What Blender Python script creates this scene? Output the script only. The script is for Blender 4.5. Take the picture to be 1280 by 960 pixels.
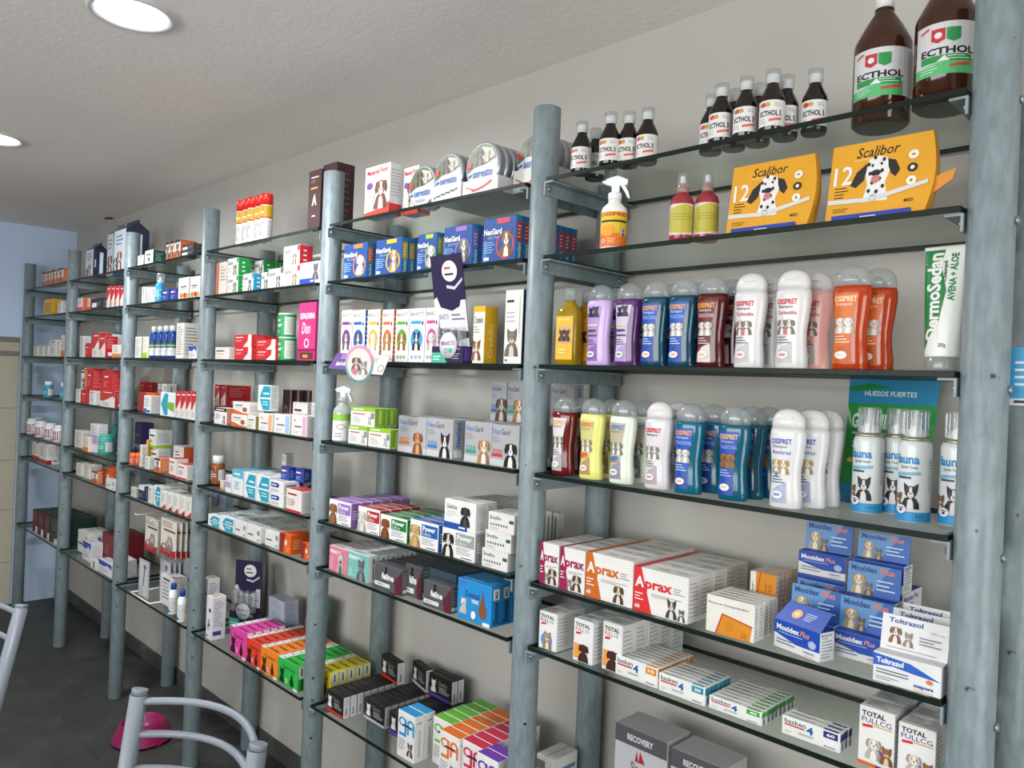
import bpy, bmesh, math, random
from mathutils import Matrix, Vector

for _o in list(bpy.data.objects): bpy.data.objects.remove(_o)
SC = bpy.context.scene
COL = SC.collection
random.seed(7)

# ---------------------------------------------------------------- camera
cam = bpy.data.cameras.new('camera'); camo = bpy.data.objects.new('camera', cam); COL.objects.link(camo)
cam.sensor_width = 36; cam.lens = 967.62/1280*36; cam.clip_start = .02
_r = Vector((.7063, .7068, .0401)); _u = Vector((-.0298, -.0270, .9992)); _f = Vector((-.7073, .7069, -.0019))
camo.matrix_world = Matrix(((_r.x, _u.x, -_f.x, .3239), (_r.y, _u.y, -_f.y, -1.3343), (_r.z, _u.z, -_f.z, 1.602), (0, 0, 0, 1)))
SC.camera = camo

# ---------------------------------------------------------------- world, daylight, exposure
SC.view_settings.view_transform = 'Standard'; SC.view_settings.look = 'None'
SC.view_settings.gamma = 1; SC.view_settings.use_curve_mapping = False
SC.view_settings.exposure = 0.0
W = bpy.data.worlds.new('world'); SC.world = W; W.use_nodes = True
W.node_tree.nodes['Background'].inputs[0].default_value = (.92, .96, 1, 1)
W.node_tree.nodes['Background'].inputs[1].default_value = 1.0
def area(name, loc, rot, sx, sy, watts, col):
    l = bpy.data.lights.new(name, 'AREA'); l.shape = 'RECTANGLE'; l.size = sx; l.size_y = sy; l.energy = watts; l.color = col
    o = bpy.data.objects.new(name, l); COL.objects.link(o); o.location = loc; o.rotation_euler = rot
    return o
# daylight entering by the shop window and the glazed door (both behind the photographer)
area('window_front_offscreen', (-.7, -3.78, 1.75), (math.radians(90), 0, 0), 3.9, 1.2, 125, (1, .985, .96))
area('door_right_offscreen', (2.28, -1.3, 1.15), (math.radians(90), 0, math.radians(90)), 1.6, 1.9, 60, (1, .985, .96))

# ---------------------------------------------------------------- materials
def lin(h):
    h = h.lstrip('#'); o = []
    for i in (0, 2, 4):
        c = int(h[i:i+2], 16)/255
        o.append(c/12.92 if c <= .04045 else ((c+.055)/1.055)**2.4)
    return (*o, 1)
MATS = {}
def mat(hexc, rough=.5, metal=0., spec=.4, kind='plain'):
    key = (hexc, rough, metal, spec, kind)
    if key in MATS: return MATS[key]
    m = bpy.data.materials.new(kind+'_'+hexc.lstrip('#')); m.use_nodes = True; MATS[key] = m
    nt = m.node_tree; N = nt.nodes; L = nt.links; b = N['Principled BSDF']
    dim = .80 if kind in ('card', 'print') else 1.     # paper and ink never reach full white
    b.inputs['Base Color'].default_value = (*[v*dim for v in lin(hexc)[:3]], 1); b.inputs['Roughness'].default_value = rough
    b.inputs['Metallic'].default_value = metal; b.inputs['Specular IOR Level'].default_value = spec
    tc = N.new('ShaderNodeTexCoord')
    def noise(scale, detail=3, coord='Object'):
        n = N.new('ShaderNodeTexNoise'); n.inputs['Scale'].default_value = scale; n.inputs['Detail'].default_value = detail
        L.new(tc.outputs[coord], n.inputs['Vector']); return n
    def ramp(src, stops):
        r = N.new('ShaderNodeValToRGB'); e = r.color_ramp.elements
        while len(e) < len(stops): e.new(.5)
        for i, (p, c) in enumerate(stops): e[i].position = p; e[i].color = c
        L.new(src, r.inputs[0]); return r
    def sc(c, k): return (*[min(1, v*k*dim) for v in lin(c)[:3]], 1)
    if kind in ('plain', 'print', 'plastic'):
        n = noise(35); mr = N.new('ShaderNodeMapRange'); mr.inputs['To Min'].default_value = rough*.85; mr.inputs['To Max'].default_value = min(1, rough*1.15)
        L.new(n.outputs['Fac'], mr.inputs['Value']); L.new(mr.outputs[0], b.inputs['Roughness'])
    elif kind == 'card':
        n = noise(18); r = ramp(n.outputs['Fac'], [(.3, sc(hexc, .95)), (.7, sc(hexc, 1.03))]); L.new(r.outputs[0], b.inputs['Base Color'])
    elif kind == 'paint':       # rolled wall paint: faint mottling and orange-peel bump
        n = noise(1.3, 4); r = ramp(n.outputs['Fac'], [(.3, sc(hexc, .95)), (.7, sc(hexc, 1.03))]); L.new(r.outputs[0], b.inputs['Base Color'])
        n2 = noise(55, 4); bp = N.new('ShaderNodeBump'); bp.inputs['Strength'].default_value = .13; bp.inputs['Distance'].default_value = .01
        L.new(n2.outputs['Fac'], bp.inputs['Height']); L.new(bp.outputs[0], b.inputs['Normal'])
    elif kind == 'post':        # brushed grey enamel on steel tube, streaked and speckled with wear
        mp = N.new('ShaderNodeMapping'); mp.inputs['Scale'].default_value = (1, 1, .28); L.new(tc.outputs['Object'], mp.inputs[0])
        n = N.new('ShaderNodeTexNoise'); n.inputs['Scale'].default_value = 90; n.inputs['Detail'].default_value = 5; L.new(mp.outputs[0], n.inputs['Vector'])
        r = ramp(n.outputs['Fac'], [(.28, sc(hexc, .80)), (.5, lin(hexc)), (.74, sc(hexc, 1.22))])
        n2 = noise(26, 6); r2 = ramp(n2.outputs['Fac'], [(.26, (.05, .045, .04, 1)), (.3, (1, 1, 1, 1))])
        mx = N.new('ShaderNodeMix'); mx.data_type = 'RGBA'; mx.blend_type = 'MULTIPLY'; mx.inputs[0].default_value = 1
        L.new(r.outputs[0], mx.inputs[6]); L.new(r2.outputs[0], mx.inputs[7]); L.new(mx.outputs[2], b.inputs['Base Color'])
        bp = N.new('ShaderNodeBump'); bp.inputs['Strength'].default_value = .15; bp.inputs['Distance'].default_value = .002
        L.new(n.outputs['Fac'], bp.inputs['Height']); L.new(bp.outputs[0], b.inputs['Normal'])
    elif kind == 'slate':       # dark stoneware floor tile
        n = noise(5, 7); r = ramp(n.outputs['Fac'], [(.3, sc(hexc, .7)), (.55, lin(hexc)), (.75, sc(hexc, 1.5))]); L.new(r.outputs[0], b.inputs['Base Color'])
        n2 = noise(30, 6); bp = N.new('ShaderNodeBump'); bp.inputs['Strength'].default_value = .3; bp.inputs['Distance'].default_value = .004
        L.new(n2.outputs['Fac'], bp.inputs['Height']); L.new(bp.outputs[0], b.inputs['Normal'])
    elif kind in ('glass', 'clear', 'liquid'):
        # thin clear sheet: Schlick reflection over tinted transmission; 'liquid' keeps a coloured body
        N.remove(b); out = N['Material Output']
        ge = N.new('ShaderNodeNewGeometry'); dt = N.new('ShaderNodeVectorMath'); dt.operation = 'DOT_PRODUCT'
        L.new(ge.outputs['Incoming'], dt.inputs[0]); L.new(ge.outputs['Normal'], dt.inputs[1])
        def mth(op, a, bb=None):
            x = N.new('ShaderNodeMath'); x.operation = op
            for i, v in enumerate((a, bb)):
                if v is None: continue
                if isinstance(v, (int, float)): x.inputs[i].default_value = v
                else: L.new(v, x.inputs[i])
            return x.outputs[0]
        c = mth('ABSOLUTE', dt.outputs['Value']); k = mth('POWER', mth('SUBTRACT', 1, c), 5)
        fac = mth('ADD', mth('MULTIPLY', k, .14 if kind == 'glass' else .8), .04 if kind == 'glass' else .055)
        tr = N.new('ShaderNodeBsdfTransparent'); tr.inputs[0].default_value = lin(hexc)
        gl = N.new('ShaderNodeBsdfGlossy'); gl.inputs['Roughness'].default_value = rough
        base = tr
        if kind in ('clear', 'liquid'):
            df = N.new('ShaderNodeBsdfDiffuse'); df.inputs[0].default_value = lin(hexc)
            tl = N.new('ShaderNodeBsdfTranslucent'); tl.inputs[0].default_value = lin(hexc)
            m0 = N.new('ShaderNodeMixShader'); m0.inputs[0].default_value = .45; L.new(df.outputs[0], m0.inputs[1]); L.new(tl.outputs[0], m0.inputs[2])
            m1 = N.new('ShaderNodeMixShader'); m1.inputs[0].default_value = metal   # share of body colour
            L.new(tr.outputs[0], m1.inputs[1]); L.new(m0.outputs[0], m1.inputs[2]); base = m1
        ms = N.new('ShaderNodeMixShader'); L.new(fac, ms.inputs[0]); L.new(base.outputs[0], ms.inputs[1]); L.new(gl.outputs[0], ms.inputs[2])
        L.new(ms.outputs[0], out.inputs[0])
    elif kind == 'emit':
        b.inputs['Emission Color'].default_value = lin(hexc); b.inputs['Emission Strength'].default_value = metal
        b.inputs['Metallic'].default_value = 0
    return m
GLASS = mat('f6fbf8', .02, kind='glass'); EDGE = mat('121c18', .35, spec=.15)
STEEL = mat('78858a', .42, .0, .5, 'post'); BRK = STEEL; BOLT = mat('8f9498', .35, .7)
WHITEP = mat('eeeeee', .3, kind='plastic')

# ---------------------------------------------------------------- mesh helpers
class MB:
    """collects shapes, then links them as ONE mesh object"""
    def __init__(s): s.v = []; s.f = []; s.m = []; s.mats = []; s.sm = []
    def mi(s, m):
        if m not in s.mats: s.mats.append(m)
        return s.mats.index(m)
    def add(s, vs, fs, m, smooth=False):
        k = len(s.v); s.v += [tuple(p) for p in vs]; i = s.mi(m)
        for f in fs: s.f.append(tuple(k+j for j in f)); s.m.append(i); s.sm.append(smooth)
        return s
    def box(s, a, b, m):
        x0, y0, z0 = a; x1, y1, z1 = b
        return s.add([(x0, y0, z0), (x1, y0, z0), (x1, y1, z0), (x0, y1, z0), (x0, y0, z1), (x1, y0, z1), (x1, y1, z1), (x0, y1, z1)],
                     [(3, 2, 1, 0), (4, 5, 6, 7), (0, 1, 5, 4), (1, 2, 6, 5), (2, 3, 7, 6), (3, 0, 4, 7)], m)
    def cbox(s, a, b, m, c=.0012, face=None):
        """chamfered box; face = {'F','R','T',...: material}"""
        face = face or {}
        lo = a; hi = b; vs = []; idx = {}
        for ax in range(3):
            for sx in (0, 1):
                for sy in (0, 1):
                    for sz in (0, 1):
                        sg = (sx, sy, sz); p = []
                        for k in range(3):
                            e = hi[k] if sg[k] else lo[k]
                            if k != ax: e += -c if sg[k] else c
                            p.append(e)
                        idx[(ax, sg)] = len(vs); vs.append(p)
        def q(*keys): return tuple(idx[k] for k in keys)
        fs = []; fm = []
        nm = {(1, 0): 'F', (1, 1): 'B', (0, 1): 'R', (0, 0): 'L', (2, 1): 'T', (2, 0): 'D'}
        for ax in range(3):
            o1, o2 = [k for k in range(3) if k != ax]
            for sd in (0, 1):
                def sg(i, j):
                    t = [0, 0, 0]; t[ax] = sd; t[o1] = i; t[o2] = j; return tuple(t)
                quad = [(ax, sg(0, 0)), (ax, sg(1, 0)), (ax, sg(1, 1)), (ax, sg(0, 1))]
                fs.append(q(*quad)); fm.append(face.get(nm[(ax, sd)], m))
        for ax in range(3):          # edge strips along ax
            o1, o2 = [k for k in range(3) if k != ax]
            for i in (0, 1):
                for j in (0, 1):
                    def sg(t):
                        w = [0, 0, 0]; w[ax] = t; w[o1] = i; w[o2] = j; return tuple(w)
                    fs.append(q((o1, sg(0)), (o1, sg(1)), (o2, sg(1)), (o2, sg(0)))); fm.append(m)
        for sx in (0, 1):
            for sy in (0, 1):
                for sz in (0, 1):
                    g = (sx, sy, sz); fs.append(q((0, g), (1, g), (2, g))); fm.append(m)
        for f, mm in zip(fs, fm): s.add([], [], mm); s.f.append(tuple(len(s.v)+j for j in f)); s.m.append(s.mi(mm)); s.sm.append(False)
        s.v += [tuple(p) for p in vs]
        return s
    def lathe(s, prof, m, n=20, cx=0, cy=0, ex=1., ey=1., cap=(True, True), smooth=True):
        vs = []; fs = []
        for r, z in prof:
            for i in range(n):
                t = 2*math.pi*i/n; vs.append((cx+ex*r*math.cos(t), cy+ey*r*math.sin(t), z))
        for k in range(len(prof)-1):
            for i in range(n):
                j = (i+1) % n; fs.append((k*n+i, k*n+j, (k+1)*n+j, (k+1)*n+i))
        s.add(vs, fs, m, smooth)
        k = len(s.v)-len(vs)
        if cap[0]: s.f.append(tuple(k+i for i in reversed(range(n)))); s.m.append(s.mi(m)); s.sm.append(False)
        if cap[1]: s.f.append(tuple(k+(len(prof)-1)*n+i for i in range(n))); s.m.append(s.mi(m)); s.sm.append(False)
        return s
    def tube(s, pts, r, m, n=10, cap=True):
        pts = [Vector(p) for p in pts]; vs = []; fs = []; up = None
        for i, p in enumerate(pts):
            t = (pts[min(i+1, len(pts)-1)]-pts[max(i-1, 0)]).normalized()
            if up is None:
                up = Vector((0, 0, 1)) if abs(t.z) < .9 else Vector((1, 0, 0))
            a = t.cross(up).normalized(); b = a.cross(t).normalized(); up = b
            for k in range(n):
                w = 2*math.pi*k/n; vs.append(p+(a*math.cos(w)+b*math.sin(w))*r)
        for i in range(len(pts)-1):
            for k in range(n):
                j = (k+1) % n; fs.append((i*n+k, i*n+j, (i+1)*n+j, (i+1)*n+k))
        k0 = len(s.v); s.add(vs, fs, m, True)
        if cap:
            for base in (0, (len(pts)-1)*n): s.f.append(tuple(k0+base+i for i in range(n))); s.m.append(s.mi(m)); s.sm.append(False)
        return s
    def prism(s, poly, m, y0, y1):
        """polygon in the x-z plane extruded along y"""
        n = len(poly); vs = [(x, y0, z) for x, z in poly]+[(x, y1, z) for x, z in poly]
        fs = [tuple(range(n)), tuple(range(2*n-1, n-1, -1))]+[(i, i+n, (i+1) % n+n, (i+1) % n) for i in range(n)]
        return s.add(vs, fs, m)
    def mesh(s, name):
        me = bpy.data.meshes.new(name); me.from_pydata(s.v, [], s.f)
        for m in s.mats: me.materials.append(m)
        me.polygons.foreach_set('material_index', s.m); me.polygons.foreach_set('use_smooth', s.sm)
        bm = bmesh.new(); bm.from_mesh(me); bmesh.ops.recalc_face_normals(bm, faces=bm.faces[:]); bm.to_mesh(me); bm.free()
        me.update(); return me
    def build(s, name, parent=None, loc=None, rz=0): return link(name, s.mesh(name), parent, loc, rz)
def link(name, me, parent=None, loc=None, rz=0):
    o = bpy.data.objects.new(name, me); COL.objects.link(o)
    if parent: o.parent = parent
    if loc: o.location = loc
    if rz: o.rotation_euler.z = rz
    return o
def empty(name, loc=(0, 0, 0), rz=0):
    o = bpy.data.objects.new(name, None); o.empty_display_size = .05; COL.objects.link(o); o.location = loc; o.rotation_euler.z = rz; return o
def tag(o, label=None, cat=None, group=None, kind=None):
    if label: o['label'] = label
    if cat: o['category'] = cat
    if group: o['group'] = group
    if kind: o['kind'] = kind
    return o
def copy_tree(o, parent=None):
    c = o.copy(); COL.objects.link(c); c.parent = parent
    for ch in list(o.children): copy_tree(ch, c)
    return c

# ---------------------------------------------------------------- the room
XL, XR, YB, YF, ZC = -5.623, 2.2, .298, -3.7, 2.5185
PAINT = mat('b0aca7', .75, kind='paint'); CEIL = mat('f0e9e5', .8, kind='paint'); BLUE = mat('c8daf5', .7, kind='paint')
tag(MB().box((XL-.1, YB, 0), (XR+.1, YB+.1, ZC), PAINT).build('wall_back'), kind='structure')
tag(MB().box((XL-.1, YF, 0), (XL, YB, ZC), BLUE).build('wall_left'), kind='structure')
w = MB()                                        # wall with the glazed door opening
for a, b in (((XR, YF, 0), (XR+.1, -2.1, ZC)), ((XR, -.5, 0), (XR+.1, YB, ZC)), ((XR, -2.1, 2.1), (XR+.1, -.5, ZC))): w.box(a, b, PAINT)
tag(w.build('wall_right'), kind='structure')
w = MB()                                        # wall with the shop window opening and one added to let in light
for a, b in (((XL-.1, YF-.1, 0), (-5.3, YF, ZC)), ((-3.1, YF-.1, 0), (-2.7, YF, ZC)), ((-5.3, YF-.1, 0), (-3.1, YF, 1.1)), ((-5.3, YF-.1, 2.4), (-3.1, YF, ZC)), ((1.3, YF-.1, 0), (XR+.1, YF, ZC)), ((-2.7, YF-.1, 0), (1.3, YF, 1.1)), ((-2.7, YF-.1, 2.4), (1.3, YF, ZC))): w.box(a, b, PAINT)
tag(w.build('wall_front'), kind='structure')
FRAME = mat('b9bdc0', .4, .2)
o = tag(empty('window_1', (-.7, YF, 1.1)), kind='structure')
f = MB()
for x in (-2., -1.02, -.02, .98, 1.96): f.box((x, -.08, 0), (x+.04, -.04, 1.3), FRAME)
f.box((-2, -.08, 0), (2, -.04, .04), FRAME).box((-2, -.08, 1.26), (2, -.04, 1.3), FRAME); f.build('window_frame', o)
for x in (-1.96, -.98, .02, 1.02): MB().box((x, -.063, .04), (x+.94, -.058, 1.26), mat('fbfdfd', .02, kind='glass')).build('pane', o)
o = tag(empty('window_2_added', (-4.2, YF, 1.1)), kind='structure')  # unseen window, added so sky light reaches the far end
f = MB()
for x in (-1.1, -.02, 1.06): f.box((x, -.08, 0), (x+.04, -.04, 1.3), FRAME)
f.box((-1.1, -.08, 0), (1.1, -.04, .04), FRAME).box((-1.1, -.08, 1.26), (1.1, -.04, 1.3), FRAME); f.build('window_frame', o)
for x in (-1.06, .02): MB().box((x, -.063, .04), (x+1.04, -.058, 1.26), mat('fbfdfd', .02, kind='glass')).build('pane', o)
o = tag(empty('door_1', (XR, -1.3, 0)), kind='structure')
f = MB()
for y in (-.8, .75): f.box((.03, y, 0), (.07, y+.05, 2.1), FRAME)
for z in (0, .95, 2.05): f.box((.03, -.75, z), (.07, .75, z+.05), FRAME)
f.build('door_frame', o)
MB().box((.047, -.75, .05), (.053, .75, .95), mat('fbfdfd', .02, kind='glass')).build('pane', o)
MB().box((.047, -.75, 1.0), (.053, .75, 2.05), mat('fbfdfd', .02, kind='glass')).build('pane', o)
MB().tube([(.02, .6, .95), (-.02, .6, .95), (-.02, .6, 1.15), (.02, .6, 1.15)], .01, BOLT).build('door_handle', o)

# floor: slate-grey tiles on a grout bed, each tile its own piece
TS = .60; JX, JY = -3.60, -.255
fl = tag(MB().box((XL-.1, YF-.1, -.06), (XR+.1, YB+.1, -.004), mat('5a564e', .9)).build('floor'), kind='structure')
tile = None
i0 = math.floor((XL-JX)/TS); i1 = math.ceil((XR-JX)/TS); j0 = math.floor((YF-JY)/TS); j1 = math.ceil((YB-JY)/TS)
tcache = {}
for i in range(i0, i1):
    for j in range(j0, j1):
        a = max(XL, JX+i*TS)+.0015; b = min(XR, JX+(i+1)*TS)-.0015; c = max(YF, JY+j*TS)+.0015; d = min(YB, JY+(j+1)*TS)-.0015
        key = (round(b-a, 3), round(d-c, 3))
        if key not in tcache: tcache[key] = MB().cbox((0, 0, -.008), (b-a, d-c, 0), mat('3c3e3c', .5, 0, .35, 'slate'), .001).mesh('floor_tile')
        link('floor_tile', tcache[key], fl, (a, c, 0))
tag(MB().box((XL-.1, YF-.1, ZC), (XR+.1, YB+.1, ZC+.1), CEIL).build('ceiling'), kind='structure')
# dark skirting tiles along the back wall
sk = tag(MB().box((XL, YB-.004, 0), (XR, YB-.0005, .072), mat('2b2b2a', .9)).build('baseboard_back'), kind='structure')
skm = MB().cbox((0, 0, 0), (.597, .009, .074), mat('484948', .5, 0, .35, 'slate'), .001).mesh('skirting_tile')
for i in range(13): link('skirting_tile', skm, sk, (XL+.002+i*.6, YB-.012, 0))
# cream wall tiles in front of the shelving on the blue wall, with a two-band border
tw = tag(MB().box((XL, YF, 0), (XL+.004, -.02, 1.77), mat('a8a294', .9)).build('trim_1'), kind='structure')
CT = mat('cfc7b4', .3, 0, .4, 'card'); BT = mat('8b8880', .4, 0, .4, 'card')
tm = {}
def wtile(y0, y1, z0, z1, m, nm):
    k = (round(y1-y0, 3), round(z1-z0, 3), nm)
    if k not in tm: tm[k] = MB().cbox((0, 0, 0), (.008, y1-y0-.003, z1-z0-.003), m, .0015).mesh(nm)
    link(nm, tm[k], tw, (XL+.002, y0+.0015, z0+.0015))
rows = [(-.05, .282), (.282, .628), (.628, .957), (.957, 1.301), (1.301, 1.644)]
y = -.02
while y > -1.6:
    for z0, z1 in rows: wtile(y-.33, y, max(0, z0), z1, CT, 'wall_tile')
    wtile(y-.33, y, 1.644, 1.675, BT, 'border_tile'); wtile(y-.33, y, 1.675, 1.735, CT, 'border_tile_wide'); wtile(y-.33, y, 1.735, 1.77, BT, 'border_tile')
    y -= .33
# recessed round ceiling lamps
def downlight(x, y, label):
    r = tag(empty('ceiling_lamp', (x, y, ZC)), label, 'lamp', 'round recessed ceiling lamps')
    MB().lathe([(.106, 0), (.106, -.006), (.100, -.009), (.086, -.006), (.086, 0)], mat('c9c9cc', .35, kind='plastic'), 40, cap=(False, False)).build('rim', r)
    MB().lathe([(.0865, -.0035), (.0001, -.0035)], mat('ffffff', .5, 14, kind='emit'), 40, cap=(False, False)).build('diffuser', r)
    l = bpy.data.lights.new('lamp_light', 'AREA'); l.shape = 'DISK'; l.size = .165; l.energy = 20; l.color = (.95, .97, 1); l.spread = math.radians(170)
    lo = bpy.data.objects.new('lamp_light', l); COL.objects.link(lo); lo.parent = r; lo.location = (0, 0, -.012)
downlight(-1.815, -.64, 'round white recessed ceiling lamp above the metal chairs')
downlight(-3.44, -.62, 'round white recessed ceiling lamp close to the blue wall')
# torn hole with a loose wire where ceiling and wall meet
o = tag(empty('ceiling_wire', (-4.86, .262, ZC)), 'short loose wire poking from a dark hole in the ceiling corner', 'wire')
MB().lathe([(.03, -.0015), (.012, -.003)], mat('5d5047', .9), 9, ex=1.6, ey=.8, cap=(False, True)).build('hole_rim', o)
MB().tube([(0, 0, 0), (.012, -.006, -.012), (.035, -.004, -.02), (.05, 0, -.034)], .004, mat('c9b9a8', .6)).build('wire', o)

# ---------------------------------------------------------------- steel frames and glass shelves
XP = [-5.5126, -4.5684, -3.6453, -2.7646, -1.8545, -.9292, 0.]
ZS = [2.0724, 1.8931, 1.6415, 1.3915, 1.14, .9927, .557]
PR = .0325; YR = .248; ZT = 2.2516
postm = MB().lathe([(PR-.002, 0), (PR, .002), (PR, ZT-.002), (PR-.002, ZT)], STEEL, 24).mesh('front_post')
rearm = MB().lathe([(PR-.002, 0), (PR, .002), (PR, 2.118), (PR-.002, 2.12)], STEEL, 24).mesh('rear_post')
bracketR = MB().box((PR-.001, -.036, -.037), (PR+.003, .279, -.0055), BRK).box((PR+.003, -.036, -.0095), (PR+.026, .279, -.0055), BRK).mesh('bracket')
bracketL = MB().box((-PR-.003, -.024, -.034), (-PR+.001, .279, -.0055), BRK).box((-PR-.026, -.024, -.0095), (-PR-.003, .279, -.0055), BRK).mesh('bracket')
boltm = MB().lathe([(.0065, 0), (.0065, .003), (.004, .005)], BOLT, 8).mesh('bolt')
plugm = MB().lathe([(.004, 0), (.0035, .001)], mat('1d1d1d', .8), 8).mesh('drill_hole')
for k, x in enumerate(XP):
    r = tag(empty('steel_rack', (x, 0, 0)), 'grey steel post rack '+['standing closest to the blue wall', 'second from the blue wall', 'third from the blue wall',
        'just beside the red-capped spray cans', 'beside the collar-tin shelf with a purple tag on it', 'between the collar tins and the shampoo bottles',
        'beside the big amber bottles'][k], 'rack')
    link('front_post', postm, r); link('rear_post', rearm, r, (0, YR, 0))
    for z in ZS:
        for side, me in ((1, bracketR), (-1, bracketL)):
            if (k == 0 and side < 0): continue
            if k == 6 and side > 0:          # the last post shows only the through-bolts
                q = link('bolt', boltm, r, (PR, .0, z-.021)); q.rotation_euler.y = math.pi/2; continue
            b = link('bracket', me, r, (0, 0, z))
            for y in ((-.022 if side > 0 else -.012), .255):
                q = link('bolt', boltm, b, (side*(PR+.003), y, -.021)); q.rotation_euler.y = side*math.pi/2
    for z in (.70, .82, .95-.06, 1.0+.06):     # unused drill holes low on the posts
        if k: 
            q = link('drill_hole', plugm, r, (math.sin(.9)*PR*.995, -math.cos(.9)*PR*.995, z-.25)); q.rotation_euler = (math.pi/2, 0, .9)
GS = [  # what each glass shelf carries, bay by bay, top to bottom
 ['four small orange cartons', 'yellow carton near the blue wall', 'short row of small white cartons', 'cyan-labelled pill jar', 'magenta-labelled white tubs', 'two white cartons with red corners', 'maroon and green flat cases'],
 ['tall gable-top packs', 'red and white upright cartons beside pink ones', 'red wedge cartons next to a thin white one', 'double layer of red and white cartons', 'teal tub', 'orange carton with a round top', 'grey-white carton and round pad'],
 ['three orange cat cartons', 'cyan pump bottle', 'white-capped blue bottles', 'four slim red-topped cartons', 'pair of lime-banded cartons', 'crowded slim white cartons with red corners', 'hanging toy cards and blue-capped bottles'],
 ['red-capped spray cans', 'green-sided and red-sided flea cartons', 'green canisters and pink carton', 'white cartons under a leaning cyan one', 'brown jar with white lid', 'cyan hexagon cartons and orange carton', 'pink, red, orange and green carton rows'],
 ['round collar tins', 'blue chewable-tablet cartons', 'row of tall coloured-oval cartons', 'grey dog-picture cartons', 'purple, red, green and blue tablet cartons', 'dark grey cat cartons', 'black cartons and bright-topped tall boxes'],
 ['big amber bottles', 'two yellow collar boxes', 'shampoo bottles and green-white tube', 'foam spray cans and green pouch', 'white cartons with letter wedges and blue display boxes', 'slim white cartons with red underline', 'grey recovery-food cartons']]
for k in range(6):
    for lv, z in enumerate(ZS):
        x0 = XP[k]+PR+.001; x1 = XP[k+1]-PR-.001
        m = MB(); a = (x0, -.031, z-.005); b = (x1, .272, z+.005)
        m.cbox(a, b, EDGE, .0007, {'T': GLASS, 'D': GLASS})
        tag(m.build('glass_shelf'), 'green-edged clear glass shelf carrying the '+GS[k][lv], 'shelf', 'glass shelves')

# ---------------------------------------------------------------- flat print: shapes and lettering laid on a face
GL = {}
def glyphs(s, bold=False, shear=0.):
    k = (s, bold, shear)
    if k in GL: return GL[k]
    cu = bpy.data.curves.new('txt', 'FONT'); cu.body = s; cu.resolution_u = 2; cu.offset = .036 if bold else .01; cu.shear = shear; cu.fill_mode = 'FRONT'
    ob = bpy.data.objects.new('txt', cu); COL.objects.link(ob)
    dg = bpy.context.evaluated_depsgraph_get(); dg.update(); ev = ob.evaluated_get(dg); me = ev.to_mesh()
    vs = [(v.co.x, v.co.y) for v in me.vertices]; fs = [tuple(p.vertices) for p in me.polygons]
    ev.to_mesh_clear(); bpy.data.objects.remove(ob); bpy.data.curves.remove(cu)
    x0 = min(v[0] for v in vs); x1 = max(v[0] for v in vs); y0 = min(v[1] for v in vs); y1 = max(v[1] for v in vs)
    vs = [((x-x0)/(x1-x0), (y-y0)/(y1-y0)) for x, y in vs]
    GL[k] = (vs, fs); return GL[k]
def ell(cx, cy, rx, ry, n=14, a0=0., a1=2*math.pi):
    return [(cx+rx*math.cos(a0+(a1-a0)*i/n), cy+ry*math.sin(a0+(a1-a0)*i/n)) for i in range(n)]
def shade(c, k):
    c = c.lstrip('#'); return ''.join('%02x' % max(0, min(255, int(int(c[i:i+2], 16)*k))) for i in (0, 2, 4))
def animal(kind, x, y, s, c1, c2, asp):
    """head, ears and chest of a dog or cat in a box of height s (face fraction); asp = height/width of the face"""
    def X(a): return x+a*s*asp
    def Y(b): return y+b*s
    def E(cx, cy, rx, ry, c): return (c, ell(X(cx), Y(cy), rx*s*asp, ry*s))
    dk = '2e2624'; o = []; sh = shade(c1, .72); md = shade(c1, .86)
    def Q(c, *pts): o.append((c, [(X(a), Y(b)) for a, b in pts]))
    Q(md, (-.36, 0), (.34, 0), (.30, .24), (.20, .44), (0, .5), (-.22, .42), (-.33, .22))
    Q(c2, (-.14, 0), (.12, 0), (.10, .26), (.02, .42), (-.10, .34))
    Q(sh, (.16, 0), (.34, 0), (.30, .24), (.2, .4))
    if kind == 'cat':
        for sg in (-1, 1): Q(sh, (sg*.25, .70), (sg*.23, 1.0), (sg*.05, .86))
    elif kind == 'pup':
        for sg in (-1, 1): Q(sh, (sg*.16, .88), (sg*.28, .84), (sg*.34, .62), (sg*.27, .46), (sg*.2, .56))
    else:
        for sg in (-1, 1): Q(sh, (sg*.25, .68), (sg*.28, 1.02), (sg*.05, .86))
    o.append(E(0, .67, .235, .235, c1)); Q(md, (.06, .5), (.2, .56), (.225, .7), (.14, .84), (.08, .7))
    if kind != 'cat': Q(c2, (-.05, .86), (.04, .86), (.06, .68), (-.06, .68))
    o.append(E(0, .555, .115, .125 if kind != 'cat' else .085, c2))
    for sg in (-1, 1): o.append(E(sg*.095, .70, .026, .024, dk))
    o.append(E(0, .60, .042, .03, dk)); Q(dk, (-.06, .51), (.06, .51), (.03, .495), (-.03, .495))
    return o
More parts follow.
